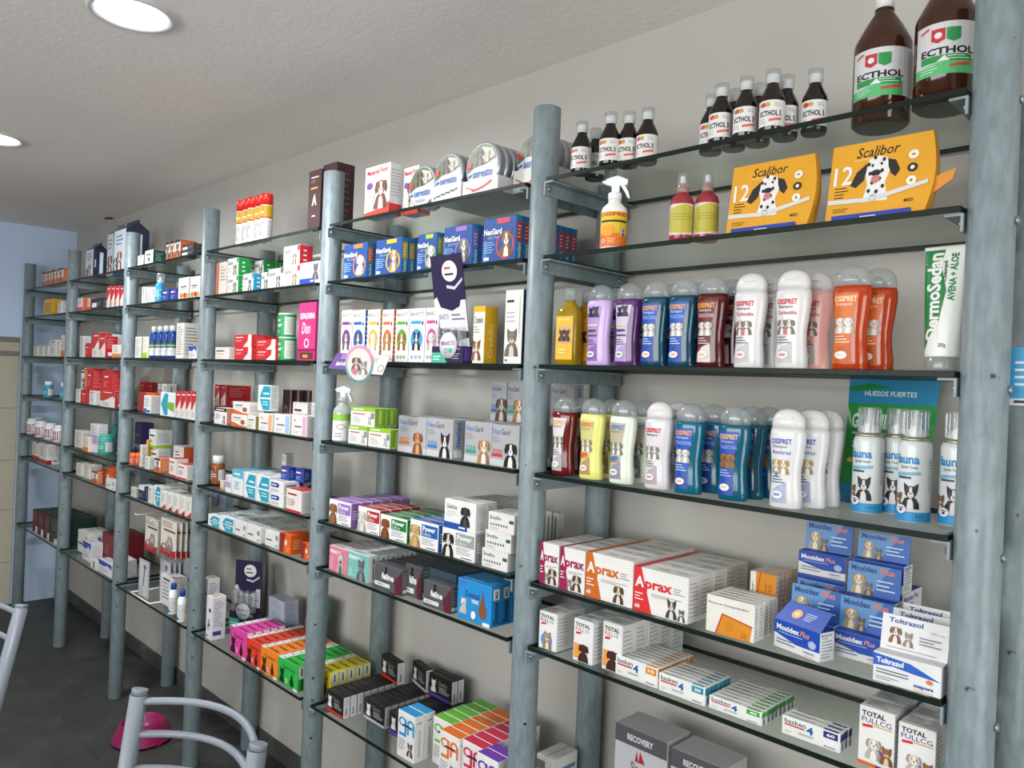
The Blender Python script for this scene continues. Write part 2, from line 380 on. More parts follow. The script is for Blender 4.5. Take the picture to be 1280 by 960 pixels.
def polys(ops, w, h):
    """-> list of (verts in metres, faces, colour)"""
    out = []
    def P(c, pts): out.append(([(x*w, y*h) for x, y in pts], [tuple(range(len(pts)))], c))
    for op in ops:
        k = op[0]
        if k == 'r': _, c, a, b, x, y = op; P(c, [(a, b), (x, b), (x, y), (a, y)])
        elif k == 'p': P(op[1], op[2])
        elif k == 'e': _, c, cx, cy, rx, ry = op; P(c, ell(cx, cy, rx, ry, 20))
        elif k == 'ring':
            _, c, cx, cy, rx, ry, t = op; n = 24; a = ell(cx, cy, rx, ry, n); b = ell(cx, cy, rx*t, ry*t, n)
            out.append(([(x*w, y*h) for x, y in a+b], [(i, (i+1) % n, n+(i+1) % n, n+i) for i in range(n)], c))
        elif k in ('t', 'T', 'i', 'v', 'V'):
            _, c, s, a, b, x, y = op
            vs, fs = glyphs(s, k in 'TV', .25 if k == 'i' else 0.)
            if k in 'vV': vs = [(1-v, u) for u, v in vs]
            out.append(([((a+u*(x-a))*w, (b+v*(y-b))*h) for u, v in vs], fs, c))
        elif k == 'l':      # lines of small type
            _, c, a, b, x, y, n = op; rr = random.Random(int(a*1000+b*77+n))
            vs = []; fs = []
            for i in range(n):
                yy = b+(y-b)*(i+.5)/n; hh = (y-b)/n*.17; e = a+(x-a)*rr.uniform(.55, 1); q = len(vs)
                vs += [(a*w, (yy-hh)*h), (e*w, (yy-hh)*h), (e*w, (yy+hh)*h), (a*w, (yy+hh)*h)]; fs.append((q, q+1, q+2, q+3))
            out.append((vs, fs, c))
        elif k in ('dog', 'cat', 'pup'):
            _, x, y, s, c1, c2 = op
            for c, pts in animal(k, x, y, s, c1, c2, h/w): P(c, pts)
    return out
def face_print(name, ops, w, h, place, rough=.42):
    """place(u, v, lift) -> point; returns a mesh holding the printed shapes, each a hair above the last"""
    m = MB()
    for i, (vs, fs, c) in enumerate(polys(ops, w, h)):
        m.add([place(u, v, .00018+.00006*i) for u, v in vs], fs, mat(c, rough, kind='print'))
    me = bpy.data.meshes.new(name); me.from_pydata(m.v, [], m.f)
    for q in m.mats: me.materials.append(q)
    me.polygons.foreach_set('material_index', m.m); me.update(); return me
def wrap_print(name, ops, w, h, surf, nu=12, nv=1, rough=.4):
    """like face_print, but cut into strips and bent over surf(u, v, lift)"""
    bm = bmesh.new(); mats = []
    lay = bm.faces.layers.int.new('lay'); lifts = []
    for i, (vs, fs, c) in enumerate(polys(ops, w, h)):
        mm = mat(c, rough, kind='print')
        if mm not in mats: mats.append(mm)
        bv = [bm.verts.new((u, v, .0003+.00006*i)) for u, v in vs]
        for f in fs:
            try: nf = bm.faces.new([bv[j] for j in f]); nf.material_index = mats.index(mm)
            except ValueError: pass
    for k in range(1, nu): bmesh.ops.bisect_plane(bm, geom=bm.verts[:]+bm.edges[:]+bm.faces[:], plane_co=(w*k/nu, 0, 0), plane_no=(1, 0, 0), dist=1e-7)
    for k in range(1, nv): bmesh.ops.bisect_plane(bm, geom=bm.verts[:]+bm.edges[:]+bm.faces[:], plane_co=(0, h*k/nv, 0), plane_no=(0, 1, 0), dist=1e-7)
    for v in bm.verts: v.co = surf(v.co.x, v.co.y, v.co.z)
    me = bpy.data.meshes.new(name); bm.to_mesh(me); bm.free()
    for q in mats: me.materials.append(q)
    return me

# ---------------------------------------------------------------- carton designs (F front, R right side, T top, faces coloured in 'c')
ST = {}
ILLEGIBLE = set("Tetrabi Beta PESO Meloxic Artrin Tonic Calmix MetaPlus vital Ribocal Vermi Mirex Jovi JOVIPRO PULPET Nefrotix Doxicin ROYAL Proteliv PET petfleax FleaCid ESPRO Petsix Intestinal GT CUIDADO cat spot ALL 3x DOM PROTECTION".split())
def small(ops):         # wording too small to read in the photograph stays a line of type
    o = []
    for q in ops:
        if q[0] in ('t', 'T', 'i') and q[2] in ILLEGIBLE: o.append(('r', q[1], q[3], q[4]+(q[6]-q[4])*.2, q[5], q[4]+(q[6]-q[4])*.75))
        elif q[0] in ('v', 'V') and q[2] in ILLEGIBLE: o.append(('r', q[1], q[3]+(q[5]-q[3])*.3, q[4], q[3]+(q[5]-q[3])*.7, q[6]))
        else: o.append(q)
    return o
def S(key, nm, body, F=(), R=(), T=(), c=None): ST[key] = dict(nm=nm, body=body, F=small(F), R=small(R), T=small(T), c=c or {})
G1, G2, DK, WH = '8a8a8c', 'b9b9bb', '2b2b2e', 'f2f2f0'
def plainR(col=G1): return [('l', col, .1, .1, .9, .9, 9)]
TOPL = [('l', G1, .1, .2, .8, .8, 3)]
# white cartons with a big wedge and a letter word
for k, c in (('maroon', 'a01c50'), ('orange', 'd06a1e'), ('red', 'dd2f34')):
    big = k != 'maroon'
    S('wedge_'+k, 'tablet_carton', 'efece8', [('p', c, [(0, 0), (.36, 0), (.14, 1), (0, 1)]), ('T', WH, 'A', .03, .56, .2, .8), ('T', c, 'prax', .22, .49, .72 if big else .97, .72),
      ('l', WH, .03, .25, .2, .45, 3), ('l', G1, .34, .40, .9, .48, 2), ('l', G1, .74, .56, .95, .72, 3),
      *([('T', WH, '60', .04, .08, .13, .17)] if big else []), ('pup' if k != 'red' else 'dog', .72 if big else .7, .03, .42, '6b4a36' if k != 'red' else '55504e', 'e8ddd0'),
      *([('cat', .9, .03, .27, '6e6a68', 'eeeeee')] if k == 'red' else []), *([('cat', .42, .03, .26, '8f8a86', 'e5e0da')] if k == 'maroon' else [])],
      plainR(G2), [('p', c, [(0, 0), (.12, 0), (.12, 1), (0, 1)]), ('l', DK, .35, .4, .62, .6, 1), ('l', G2, .66, .35, .92, .65, 2)])
# slim blue chewable cartons
for k, c in (('orange', 'e8842a'), ('yellow', 'e6c21e'), ('lime', 'b7cf2a'), ('violet', '9d74c4'), ('red', 'd8403c')):
    S('chew_'+k, 'chewable_carton', '1f4f9c', [('r', '3f78bd', 0, 0, .12, .5), ('r', c, .42, .86, .8, .97), 
      ('l', '9fb9dd', .04, .2, .4, .48, 5), ('r', WH, .04, .05, .2, .12), ('ring', c, .68, .36, .27, .31, .84), ('pup' if k != 'red' else 'dog', .72, .1, .6, {'orange': 'e6ddd2', 'yellow': 'c79a66', 'lime': 'd9d2c6', 'violet': '8c8780', 'red': '9a6a3a'}[k], 'f3ece2'), ('T', WH, 'NexGard', .03, .62, .58, .76), ('t', '9fb9dd', 'SPECTRA', .16, .52, .5, .58)],
      [('r', c, .15, .42, .85, .86), ('l', 'f6f6f6', .3, .48, .7, .8, 4), ('V', WH, 'NexGard', .3, .05, .7, .38)], c={'R': '2f8fcb'})
# grey chewable cartons with dogs
for k, c, a, b in (('orange', 'd9772c', 'a5673a', 'd8a46c'), ('blue', '2f7fc0', '2b2624', 'efe9e4'), ('teal', '2fa088', 'c79a62', 'f4ede2'), ('red', 'cc3b3f', '26211f', 'f2efec'), ('sky', '3a6fc0', '6d5a4e', 'ddd6cf')):
    S('chewgrey_'+k, 'chewable_carton', 'b3b2b6', [('r', 'cfcfd3', 0, 0, 1, .16), ('t', '2b7fc4', 'Nex', .05, .76, .33, .9), ('t', '5d5f66', 'Gard', .35, .76, .66, .9), ('l', G1, .05, .55, .38, .72, 4),
      ('ring', c, .12, .36, .05, .05, .6), ('ring', c, .24, .36, .05, .05, .6), ('ring', c, .36, .36, .05, .05, .6), ('r', c, .05, .22, .42, .3),
      ('dog' if k in ('blue',) else 'pup', .72, .0, .64, a, b)], [('V', '2b7fc4', 'NexGard', .3, .3, .7, .92), ('r', WH, .1, .02, .9, .22)], TOPL, c={})
# tall white cartons with a coloured oval
for k, c, a in (('violet', '8a2b8f', '777579'), ('blue', '1f5fc0', '6b4a33'), ('yellow', 'e6b53c', 'efe6d2'), ('orange', 'e0702a', 'c08a4e'), ('green', '5fa52c', 'b0703a'), ('sky', '3f9fd8', '3c342f'), ('pink', 'd04f8f', 'dcd6d2')):
    S('oval_'+k, 'chewable_carton', 'f0efed', [('t', '5a5a60', 'BRAVECTO', .08, .86, .92, .93), ('r', c, .1, .71, .75, .77), ('r', DK, .8, .69, .9, .76), ('l', G2, .1, .6, .6, .68, 2),
      ('e', c, .5, .42, .38, .2), ('pup' if k not in ('blue', 'sky') else 'dog', .5, .22, .36, a, 'e9e2da'), ('ring', c, .25, .1, .08, .03, .55), ('ring', c, .5, .1, .08, .03, .55), ('ring', c, .75, .1, .08, .03, .55)], plainR(WH), c={'R': c})
# white cartons, dog at left, coloured block with two words
for k, c, a in (('violet', 'a06fc6', 'a06a44'), ('red', 'b3252b', 'e6e0d8'), ('green', '1f7f34', '8f4f2a'), ('blue', '1f5fb4', 'd9b274'), ('grey', 'a3a3a6', '2a2522')):
    S('power_'+k, 'tablet_carton', 'efeeec', [('r', c, .42, .46, .98, .9), ('T', WH, 'Power', .46, .66, .9, .85), ('t', 'd9d9de', 'Ultra', .46, .5, .75, .63), ('l', G1, .44, .16, .9, .42, 4), ('r', DK, .6, .06, .92, .09), ('pup', .2, .0, .92, a, 'f1ead9' if k == 'grey' else a)],
      [('l', WH, .2, .3, .8, .7, 4)], [('l', G2, .1, .2, .9, .8, 3)], c={'R': c, 'T': c})
S('spotdog', 'pipette_carton', 'efeeec', [('t', DK, 'Saltix', .08, .68, .42, .84), ('l', G2, .08, .4, .4, .62, 3), ('r', '1f55a8', 0, 0, .75, .22), ('t', WH, 'spot', .48, .05, .68, .15), ('pup', .68, .16, .74, '2f2d2e', '4a4748')], plainR(G2), TOPL)
S('broad', 'pipette_carton', 'e8e6e1', [('t', '3a3a3e', 'Broadline', .08, .62, .5, .82), *[('e', '4a4a4e', .12+.1*i, .36, .025, .07) for i in range(7)], ('r', '1f5f4c', .82, .55, .98, .72), ('l', G2, .1, .1, .5, .22, 2)], plainR(G2), TOPL)
# cat cartons
S('catpink', 'collar_carton', 'e07f96', [('T', WH, 'PERROS', .05, .72, .62, .86), ('l', 'f4c3cd', .06, .1, .3, .6, 6), ('cat', .66, 0, .82, 'd8cfc8', '6b5e58')], [], TOPL, c={'T': 'e9e6e6', 'R': 'e9e6e6'})
S('catteal', 'collar_carton', '7fbdb4', [('T', WH, 'PERFOS', .05, .74, .62, .88), ('l', 'c8e5df', .06, .08, .3, .4, 4), ('cat', .66, 0, .84, '6e7076', '8b8e94')], [('V', DK, 'PET', .35, .7, .65, .9), ('v', G1, 'petfleax', .35, .1, .65, .6)], TOPL, c={'R': 'ebebee', 'T': 'ebebee'})
S('feline', 'tablet_carton', '57575b', [('T', WH, 'feline', .26, .42, .7, .68), ('cat', .42, .66, .28, '1f1f21', '1f1f21'), ('r', 'dedee0', .02, .12, .58, .28), ('l', DK, .1, .16, .5, .24, 1), ('p', '5f2233', [(1, 0), (1, .95), (.72, .45), (.78, 0)])], [('l', '8a8a8d', .1, .3, .9, .9, 6), ('r', 'd0d0d4', .1, .08, .9, .22)], [('l', '77777a', .1, .2, .9, .8, 3)], c={})
S('bluegrey', 'tablet_carton', '3f5563', [('t', 'cfd8dd', 'PULPET', .25, .45, .6, .62), ('t', 'cfd8dd', 'cat', .48, .2, .6, .32)], [], [('l', '6f8390', .1, .2, .9, .8, 3)])
S('domblue', 'tablet_carton', '2391d6', [('r', '5a6fc0', .04, .86, .26, .95), ('t', '1d2f6c', 'Dominal', .24, .58, .66, .74), ('T', WH, 'MAX', .44, .46, .64, .56), ('cat', .2, .14, .42, 'e9e2d8', 'c9bdae'), ('e', '8a5530', .76, .34, .11, .19), ('p', '8a5530', [(.69, .45), (.83, .45), (.76, .85)]), ('e', WH, .5, .18, .07, .1), ('r', WH, .78, .0, .98, .09)],
  [('r', WH, .2, .66, .8, .92), ('V', DK, 'MAX', .35, .7, .65, .88), ('V', '123a7a', 'Dominal', .25, .08, .75, .6)], [('l', '7fc2ea', .1, .2, .9, .8, 3)], c={})
for k, c, a in (('pink', 'e64aa8', '3a1a2c'), ('red', 'e8442c', '3a1a14'), ('orange', 'f48a2a', '5a2a10'), ('green', '32b84a', '123a1a'), ('yellow', 'f0e02a', '3a3210')):
    S('dom_'+k, 'tablet_carton', c, [('t', a, 'Dominal', .25, .66, .85, .8), ('dog', .22, .06, .6, a, a), ('e', a, .72, .24, .1, .16), ('p', a, [(.645, .32), (.795, .32), (.72, .62)]), ('r', WH, .8, .0, 1, .08), ('ring', WH, .45, .22, .07, .09, .7)],
      [('r', WH, .1, .5, .9, .98), ('V', DK, 'DOM', .3, .6, .7, .9), ('V', a, 'Dominal', .3, .05, .7, .45)], [('r', WH, 0, 0, .24, 1), ('l', DK, .05, .3, .2, .7, 1), ('T', a, 'Dominal', .34, .3, .86, .65)], c={})
for k, c in (('red', 'c2362f'), ('silver', 'b9b9bd'), ('violet', '5a3a9c')):
    S('black_'+k, 'chewable_carton', '1c1b1d', [('p', c, [(0, .04), (1, .04), (1, .14), (0, .2)]), ('t', '8a7f6a', 'Genix', .42, .62, .8, .82), ('l', 'b5b5b5', .45, .3, .95, .58, 4), ('dog', .22, .26, .56, 'f1f1f1', 'f1f1f1')], [('V', '3a3a40', 'König', .3, .15, .7, .5), ('v', G2, 'König', .3, .6, .7, .9)], [('l', '55524f', .15, .25, .7, .75, 3)], c={'R': 'e9e9ec'})
for k, c in (('blue', '2f9ad6'), ('green', '6cbf3a'), ('orange', 'ee7a24'), ('red', 'd82f52'), ('violet', '7a3fb0')):
    S('tall_'+k, 'supplement_box', 'f1f0ef', [('ring', c, .28, .78, .22, .1, .62), ('r', c, .4, .5, .52, .86), ('r', c, .1, .48, .52, .54), ('ring', c, .76, .78, .2, .1, .55), ('r', c, .56, .55, .66, .8), ('r', c, .88, .55, .98, .8), ('r', '2d2d44', .3, .7, .8, .74),
      ('l', G1, .08, .16, .5, .42, 5), ('dog', .76, .1, .3, '5a4438', 'c9b8a6')], [('v', G2, 'Intestinal', .3, .1, .7, .7), ('t', G1, 'Proteliv', .2, .82, .7, .87)], [], c={'T': c})
S('total_cat', 'supplement_box', 'ecebea', [('T', DK, 'TOTAL', .1, .83, .85, .92), ('t', '5a3f8c', 'FULL', .1, .72, .55, .81), ('t', '2f8f5a', 'LQ', .6, .72, .8, .81), ('p', 'd8343a', [(.12, .64), (.4, .66), (.4, .71), (.12, .69)]), ('e', '6f8fc4', .45, .25, .32, .2), ('cat', .5, .02, .48, 'b39a7c', 'e8dcc8')], plainR(G2), TOPL)
S('total_dog', 'supplement_box', 'ecebea', [('T', DK, 'TOTAL', .1, .83, .85, .92), ('t', 'd0582a', 'FULL', .1, .72, .55, .81), ('t', '2f8f9a', 'LQ', .6, .72, .8, .81), ('p', 'd8343a', [(.12, .64), (.4, .66), (.4, .71), (.12, .69)]), ('r', 'eea24a', .05, .08, .6, .42), ('pup', .55, .02, .46, '4a2620', '4a2620')], plainR(G2), TOPL)
S('total_cg', 'supplement_box', 'ecebea', [('T', DK, 'TOTAL', .08, .84, .75, .93), ('t', '4a3f8c', 'FULLCG', .08, .73, .92, .82), ('r', 'd9a02a', .42, .69, .94, .71), ('p', 'd8343a', [(.1, .64), (.4, .66), (.4, .71), (.1, .69)]), ('e', 'f0a04a', .4, .26, .1, .1), ('e', '6a4a9a', .6, .22, .12, .1), ('pup', .45, .12, .4, 'd8cfc4', 'f4efe8'), ('cat', .82, .1, .32, 'a0643a', 'e0c8a8'), ('p', 'e0662a', [(0, 0), (.55, 0), (.5, .05), (0, .06)]), ('p', '5a2f7a', [(.55, 0), (1, 0), (1, .04), (.5, .05)])], plainR(G2), TOPL)
for k, c, n in (('orange', 'e09024', '10'), ('teal', '1f8fb0', '20'), ('green', '3fa838', '40'), ('navy', '1f2a7c', '60')):
    S('slim_'+k, 'tablet_carton', 'edecea', [('t', DK, 'basken', .05, .66, .42, .9), ('r', 'cc2430', .05, .54, .4, .62), ('T', '1f5fb0', '4', .43, .42, .55, .82), ('r', c, .72, .58, .96, .92), ('T', WH, n, .77, .67, .91, .83), ('l', DK, .3, .24, .62, .36, 2), ('l', G2, .06, .14, .2, .3, 2), ('T', '44444a', 'König', .74, .08, .94, .18)],
      [('r', c, 0, .55, 1, .95), ('V', '1f3f8c', 'basken', .2, .06, .8, .5)], [('l', G1, .08, .2, .6, .8, 2), ('r', c, .72, 0, .96, .4)])
S('panacur', 'tablet_carton', 'ece8e0', [('t', DK, 'Panacur·Comprimidos', .05, .76, .88, .84), ('p', 'c8382a', [(.2, 0), (.34, .58), (.97, .42), (.9, 0)]), ('p', 'e08f1e', [(.23, 0), (.36, .54), (.96, .385), (.92, 0)]), ('l', 'b86a10', .42, .14, .62, .4, 6), ('t', 'b06008', '20', .74, .06, .86, .2)], plainR(G2), TOPL)
S('panacur_b', 'tablet_carton', 'e08f1e', [('r', 'ece8e0', 0, 0, .22, 1), ('v', DK, 'Panacur', .04, .2, .14, .8), ('p', 'c8382a', [(.22, .3), (.42, 1), (.38, 1), (.2, .4)]), ('t', 'b06008', '10', .6, .66, .85, .82), ('r', 'ece8e0', .3, .0, 1, .16)], plainR(G2), [], c={'R': 'ece8e0', 'T': 'ece8e0'})
S('recovery', 'food_carton', 'c3c2c6', [('r', '56565c', 0, .86, 1, 1), ('T', 'dcdce0', 'RECOVERY', .24, .9, .74, .95), ('p', 'b02a34', [(.4, .75), (.44, .84), (.47, .75)]), ('p', 'b02a34', [(.47, .75), (.5, .84), (.6, .75)]), ('t', '3a3a40', 'Sieger', .33, .64, .65, .74), ('l', G1, .36, .58, .64, .62, 1), ('r', '56565c', .22, .46, .8, .53), ('t', 'dcdce0', 'CUIDADO', .38, .48, .64, .515), ('dog', .5, .05, .36, '8a7a6a', 'e0d8cc')], [], [], c={})
S('plainbox_wire', 'supply_box', 'd8d6d4', [('r', '7a7470', 0, .1, .5, .9), ('pup', .22, .1, .7, 'b0a08a', 'e0d8cc')], [('r', '5a78a8', .1, .7, .9, .78), ('l', G1, .1, .2, .9, .6, 4)], [('r', 'b5b5b8', .42, 0, .58, 1)])
# milk-powder style cartons
S('fort', 'supplement_box', 'efedef', [('r', 'e04030', 0, 0, 1, .1), ('p', 'e04030', [(0, .1), (1, .1), (1, .26), (.6, .14)]), ('T', 'c8303a', 'Maternil', .08, .83, .55, .93), ('T', 'c8303a', 'Fort', .6, .84, .9, .94), ('l', G2, .1, .77, .7, .81, 1), ('e', '7a4a9a', .2, .62, .13, .07), ('pup', .66, .14, .62, '8a5a44', 'f0e6dc'), ('cat', .3, .14, .3, 'e6dccf', 'f4efe8')], [('l', G2, .12, .35, .88, .9, 9), ('r', 'e04030', 0, 0, 1, .22)], [('r', 'd8303a', 0, 0, 1, .2)])
# flea-dose cartons with coloured sides
for k, c in (('green', '1fa04a'), ('teal', '1fa0cc'), ('red', 'd8303c'), ('white', 'dcdad8')):
    S('dose_'+k, 'pipette_carton', 'ebe9e6', [('t', DK, 'Saltix', .06, .64, .52, .84), ('l', G2, .06, .2, .4, .5, 3), ('r', c if k != 'white' else '5a5a5e', .86, .72, 1, .98), ('pup' if k != 'teal' else 'cat', .7, .05, .62, 'b09070' if k == 'red' else '7d7872', 'e6ded2')], [('l', WH, .3, .15, .7, .85, 3)] if k != 'white' else plainR(G2), TOPL, c={'R': c})
S('dose_cat', 'pipette_carton', 'ebe9ea', [('t', G1, 'Saltix', .06, .7, .4, .82), ('l', G2, .06, .4, .4, .62, 3), ('r', '1f4fb0', 0, 0, .78, .26), ('t', WH, 'cat', .55, .06, .72, .2), ('cat', .8, .16, .78, '6c7078', '83878f')], plainR(G2), TOPL)
S('cream', 'syrup_carton', 'e9dcd0', [('r', 'cf6a4e', 0, 0, .3, 1), ('l', G1, .4, .4, .9, .9, 5)], [('l', DK, .2, .1, .8, .24, 1), ('l', 'c9b8aa', .1, .5, .9, .9, 4)])
S('brown', 'shampoo_carton', '4a2c30', [('t', 'cfc4bd', 'JOVIPRO', .2, .86, .82, .9), ('l', '8f7f7a', .2, .78, .7, .84, 2), ('r', 'c9a23a', .2, .68, .75, .71), ('p', 'd8c4ae', [(.3, .4), (.45, .56), (.55, .6), (.7, .4), (.6, .4), (.52, .48), (.42, .4)]), ('t', 'cfc4bd', 'ALL', .35, .2, .62, .25)], [('l', '6f5054', .15, .2, .85, .9, 8)], c={'T': '6a2a34'})
S('redwhite', 'tablet_carton', 'd0282c', [('p', 'e9e4de', [(.5, .0), (.96, 0), (.96, 1), (.78, 1), (.76, .5)]), ('l', 'f0b0b0', .08, .4, .5, .6, 2), ('T', WH, 'Tetrabi', .08, .72, .5, .84)], plainR('e87070'), [], c={})
S('redup', 'tablet_carton', 'e6e1da', [('p', 'c2252a', [(0, .36), (0, 1), (1, 1), (1, .62), (.6, .3)]), ('p', 'e6e1da', [(0, .22), (.9, .68), (.9, .2)]), ('T', WH, 'Beta', .2, .84, .8, .91), ('l', G1, .2, .08, .7, .3, 4)], [('l', 'e89090', .15, .4, .85, .9, 6), ('r', WH, .25, .08, .75, .24)], [], c={'R': 'c2252a', 'T': 'c2252a'})
S('redflat', 'tablet_carton', 'c2252a', [('r', WH, .25, .66, .7, .72), ('l', 'e88a8a', .2, .2, .75, .5, 3)], plainR('e87070'), [], c={})
S('redlow', 'tablet_carton', 'e8e4de', [('p', 'c2252a', [(.1, 0), (.9, 0), (.9, .3)]), ('l', G1, .15, .35, .7, .85, 7)], plainR(G2), [('l', G1, .1, .2, .9, .8, 3)])
S('hexcyan', 'tablet_carton', 'e8ebec', [('p', '1f9fb8', [(.12, .5), (.42, .96), (.98, .96), (.98, .04), (.42, .04)]), ('r', WH, .14, .46, .98, .52), ('T', WH, 'PESO', .42, .62, .88, .74), ('l', 'd6f0f4', .4, .2, .85, .4, 2)], plainR(G2), TOPL)
S('hexgreen', 'tablet_carton', 'e8ebec', [('p', '1f9fb8', [(.05, .5), (.3, .96), (.55, .96), (.55, .04), (.3, .04)]), ('p', '7fae2a', [(.45, .6), (.98, .6), (.98, .2), (.6, .3)])], plainR(G2), TOPL)
S('cyantop', 'tablet_carton', 'e4e9ec', [('r', '5fb4d0', 0, .68, 1, 1), ('t', WH, 'PESO', .2, .78, .75, .9), ('l', G1, .2, .2, .8, .55, 4), ('e', '9fc4d8', .5, .42, .1, .08)], plainR(G2), TOPL, c={'T': '5fb4d0'})
S('bluewhite', 'tablet_carton', 'e9e6e4', [('p', '1f3f9c', [(.08, .5), (.08, .86), (.62, .86), (.7, .7), (.62, .5)]), ('T', WH, 'Petsix', .14, .6, .5, .76), ('l', G1, .08, .12, .8, .36, 3)], [('t', '2a4a9c', 'Petsix', .15, .62, .8, .8), ('l', 'd88a8a', .15, .3, .8, .5, 1)], TOPL)
S('blueflat', 'tablet_carton', '1f3f9c', [('T', WH, 'Petsix', .1, .6, .62, .82), ('e', 'c03a4a', .8, .72, .1, .12), ('l', '9fb0dd', .1, .15, .8, .45, 3)], [('l', '8fa0d0', .15, .2, .85, .8, 4)], [], c={})
S('redcap', 'tablet_carton', 'e8e2dc', [('r', 'c8282e', 0, 0, 1, .1), ('T', '8f2a2a', 'Doxicin', .1, .72, .7, .86), ('l', G1, .1, .25, .8, .6, 4), ('e', 'e0a0a8', .45, .42, .12, .14)], plainR(G2), [('l', 'e88a8a', .1, .25, .8, .75, 3)], c={'T': 'c8282e'})
S('orangebox', 'tablet_carton', 'e0601c', [('p', '8f2a24', [(0, 0), (.3, 0), (.5, 1), (.0, 1)]), ('e', 'f0c8a8', .55, .55, .14, .16), ('l', 'f4b890', .6, .1, .95, .35, 3)], [('l', 'f6b088', .12, .25, .8, .75, 4)], [('l', 'b8401a', .1, .2, .9, .8, 3)], c={})
S('orangewave', 'tablet_carton', 'ece6df', [('p', 'd8682a', [(0, 0), (1, 0), (1, .12), (.6, .16), (0, .4)]), ('t', DK, 'Meloxic', .12, .68, .62, .8), ('l', G2, .12, .48, .6, .62, 2), ('e', '8f6a5a', .75, .42, .14, .2)], [('l', G2, .1, .3, .9, .8, 5)], TOPL)
S('olive', 'tablet_carton', 'e6e4da', [('t', '4a5a2a', 'Artrin', .15, .62, .8, .76), ('l', DK, .1, .44, .9, .52, 1), ('l', G1, .1, .12, .7, .34, 3)], [], TOPL, c={'R': '8f9a3a'})
for k, c in (('peach', 'e8a880'), ('sky', '9fc4e6'), ('rose', 'e6a8cc'), ('plain', 'd8d6d2')):
    S('pastel_'+k, 'tablet_carton', 'e9e3de', [('r', c, .72, .04, .96, .94), ('t', '7a7488', 'Tonic', .2, .38, .66, .52), ('l', G2, .16, .1, .6, .26, 2), ('e', 'c86a6a', .22, .74, .05, .06)], plainR(G2), [('l', G2, .1, .2, .9, .8, 3)])
S('blackhead', 'tablet_carton', 'e9e6e4', [('r', '2a2426', 0, .78, 1, 1), ('t', WH, 'ROYAL', .15, .84, .8, .94), ('l', '4a5a8a', .1, .3, .55, .65, 4), ('dog', .8, .05, .5, '2a2426', 'e0d8d0')], plainR(G2), [], c={'R': 'd8682a'})
S('pinkblack', 'tablet_carton', '5a3a42', [('r', 'c89aa4', .78, 0, .9, 1), ('ring', 'b08a90', .4, .4, .2, .2, .7)], [('r', '1f1a1c', 0, 0, .3, 1), ('r', 'c89aa4', .5, 0, .7, 1)])
S('lime', 'syrup_carton', 'e3e1dd', [('r', '8fc31f', 0, .8, 1, 1), ('t', WH, 'FleaCid', .1, .85, .55, .95), ('T', 'c04a4a', 'ESPRO', .1, .6, .6, .7), ('l', G2, .1, .16, .5, .5, 4), ('dog', .8, .12, .44, 'b9b6b2', 'd8d6d2'), ('r', '8f8f96', .85, .45, .98, .75)], [('V', 'd4ec9a', 'FleaCid', .2, .15, .8, .9), ('r', 'cfe08f', .1, .02, .9, .1)], [], c={'R': '8fc31f', 'T': '8fc31f'})
S('limeband', 'syrup_carton', 'e6e8e0', [('r', '9ac63a', 0, 0, 1, .16), ('t', DK, 'Calmix', .1, .6, .8, .76), ('e', '6a6a6e', .3, .38, .08, .1), ('l', G2, .1, .24, .8, .34, 1)], [('r', '9ac63a', 0, 0, 1, .16), ('l', 'a8a0bc', .15, .3, .85, .85, 5)], TOPL)
S('purplebox', 'syrup_carton', '3a2a66', [('t', 'a8a0d0', 'MetaPlus', .1, .44, .7, .52), ('ring', '8f86c0', .2, .28, .08, .06, .7), ('r', '6f9ac0', 0, 0, 1, .08)], [])
S('yellowbox', 'tablet_carton', 'e2ac1c', [('l', '8a6a10', .15, .2, .8, .8, 5), ('r', 'f0d888', .1, .82, .6, .9)], plainR('8a6a10'))
S('orangedog', 'tablet_carton', 'e8e2da', [('r', 'e06a2a', 0, 0, 1, .36), ('dog', .5, .1, .72, '4a3228', 'b8907a'), ('r', '2a2426', 0, .86, 1, 1)], plainR('f4b890'), [], c={'R': 'e06a2a', 'T': 'e06a2a'})
S('whitesmall', 'tablet_carton', 'e6e4e0', [('l', G1, .15, .2, .8, .8, 5), ('r', DK, .2, .84, .7, .9)], plainR(G2), TOPL)
S('whitepink', 'tablet_carton', 'e9dfdc', [('T', '3a3034', 'Nefrotix', .08, .6, .62, .78), ('l', 'd86a6a', .08, .38, .6, .48, 1), ('l', G2, .08, .1, .5, .24, 1)], plainR(G2), TOPL)
S('whitered', 'tablet_carton', 'e6e2de', [('r', 'a8242c', 0, 0, 1, .22), ('l', G1, .15, .34, .7, .86, 5)], [('r', 'a8242c', 0, 0, .4, .22), ('l', DK, .5, .1, .9, .26, 1), ('l', G2, .1, .4, .9, .9, 5)], TOPL)
S('whiteblue', 'tablet_carton', 'e4e4e4', [('r', '2a6ab8', 0, 0, .45, .26), ('l', G1, .12, .36, .8, .9, 6), ('r', DK, .5, .06, .9, .18)], plainR(G2), TOPL)
S('bluewave', 'tablet_carton', 'e6e6ea', [('p', '2a4ab0', [(0, .66), (0, 1), (1, 1), (1, .6), (.7, .8), (.4, .6)]), ('l', G1, .1, .12, .8, .5, 4)], plainR(G2), TOPL)
S('orangefruit', 'supplement_box', 'e9e6e2', [('l', G1, .2, .42, .7, .5, 1), ('T', '5a5a5e', 'vital', .2, .52, .7, .62), ('e', 'e08a2a', .3, .16, .16, .12), ('e', 'c8382a', .6, .16, .14, .12), ('e', 'e0b02a', .8, .14, .12, .1)], plainR(G2), TOPL)
S('slimtext', 'syrup_carton', 'e6e4de', [('V', '4a5a5a', 'Ribocal', .3, .1, .75, .9)], plainR(G2))
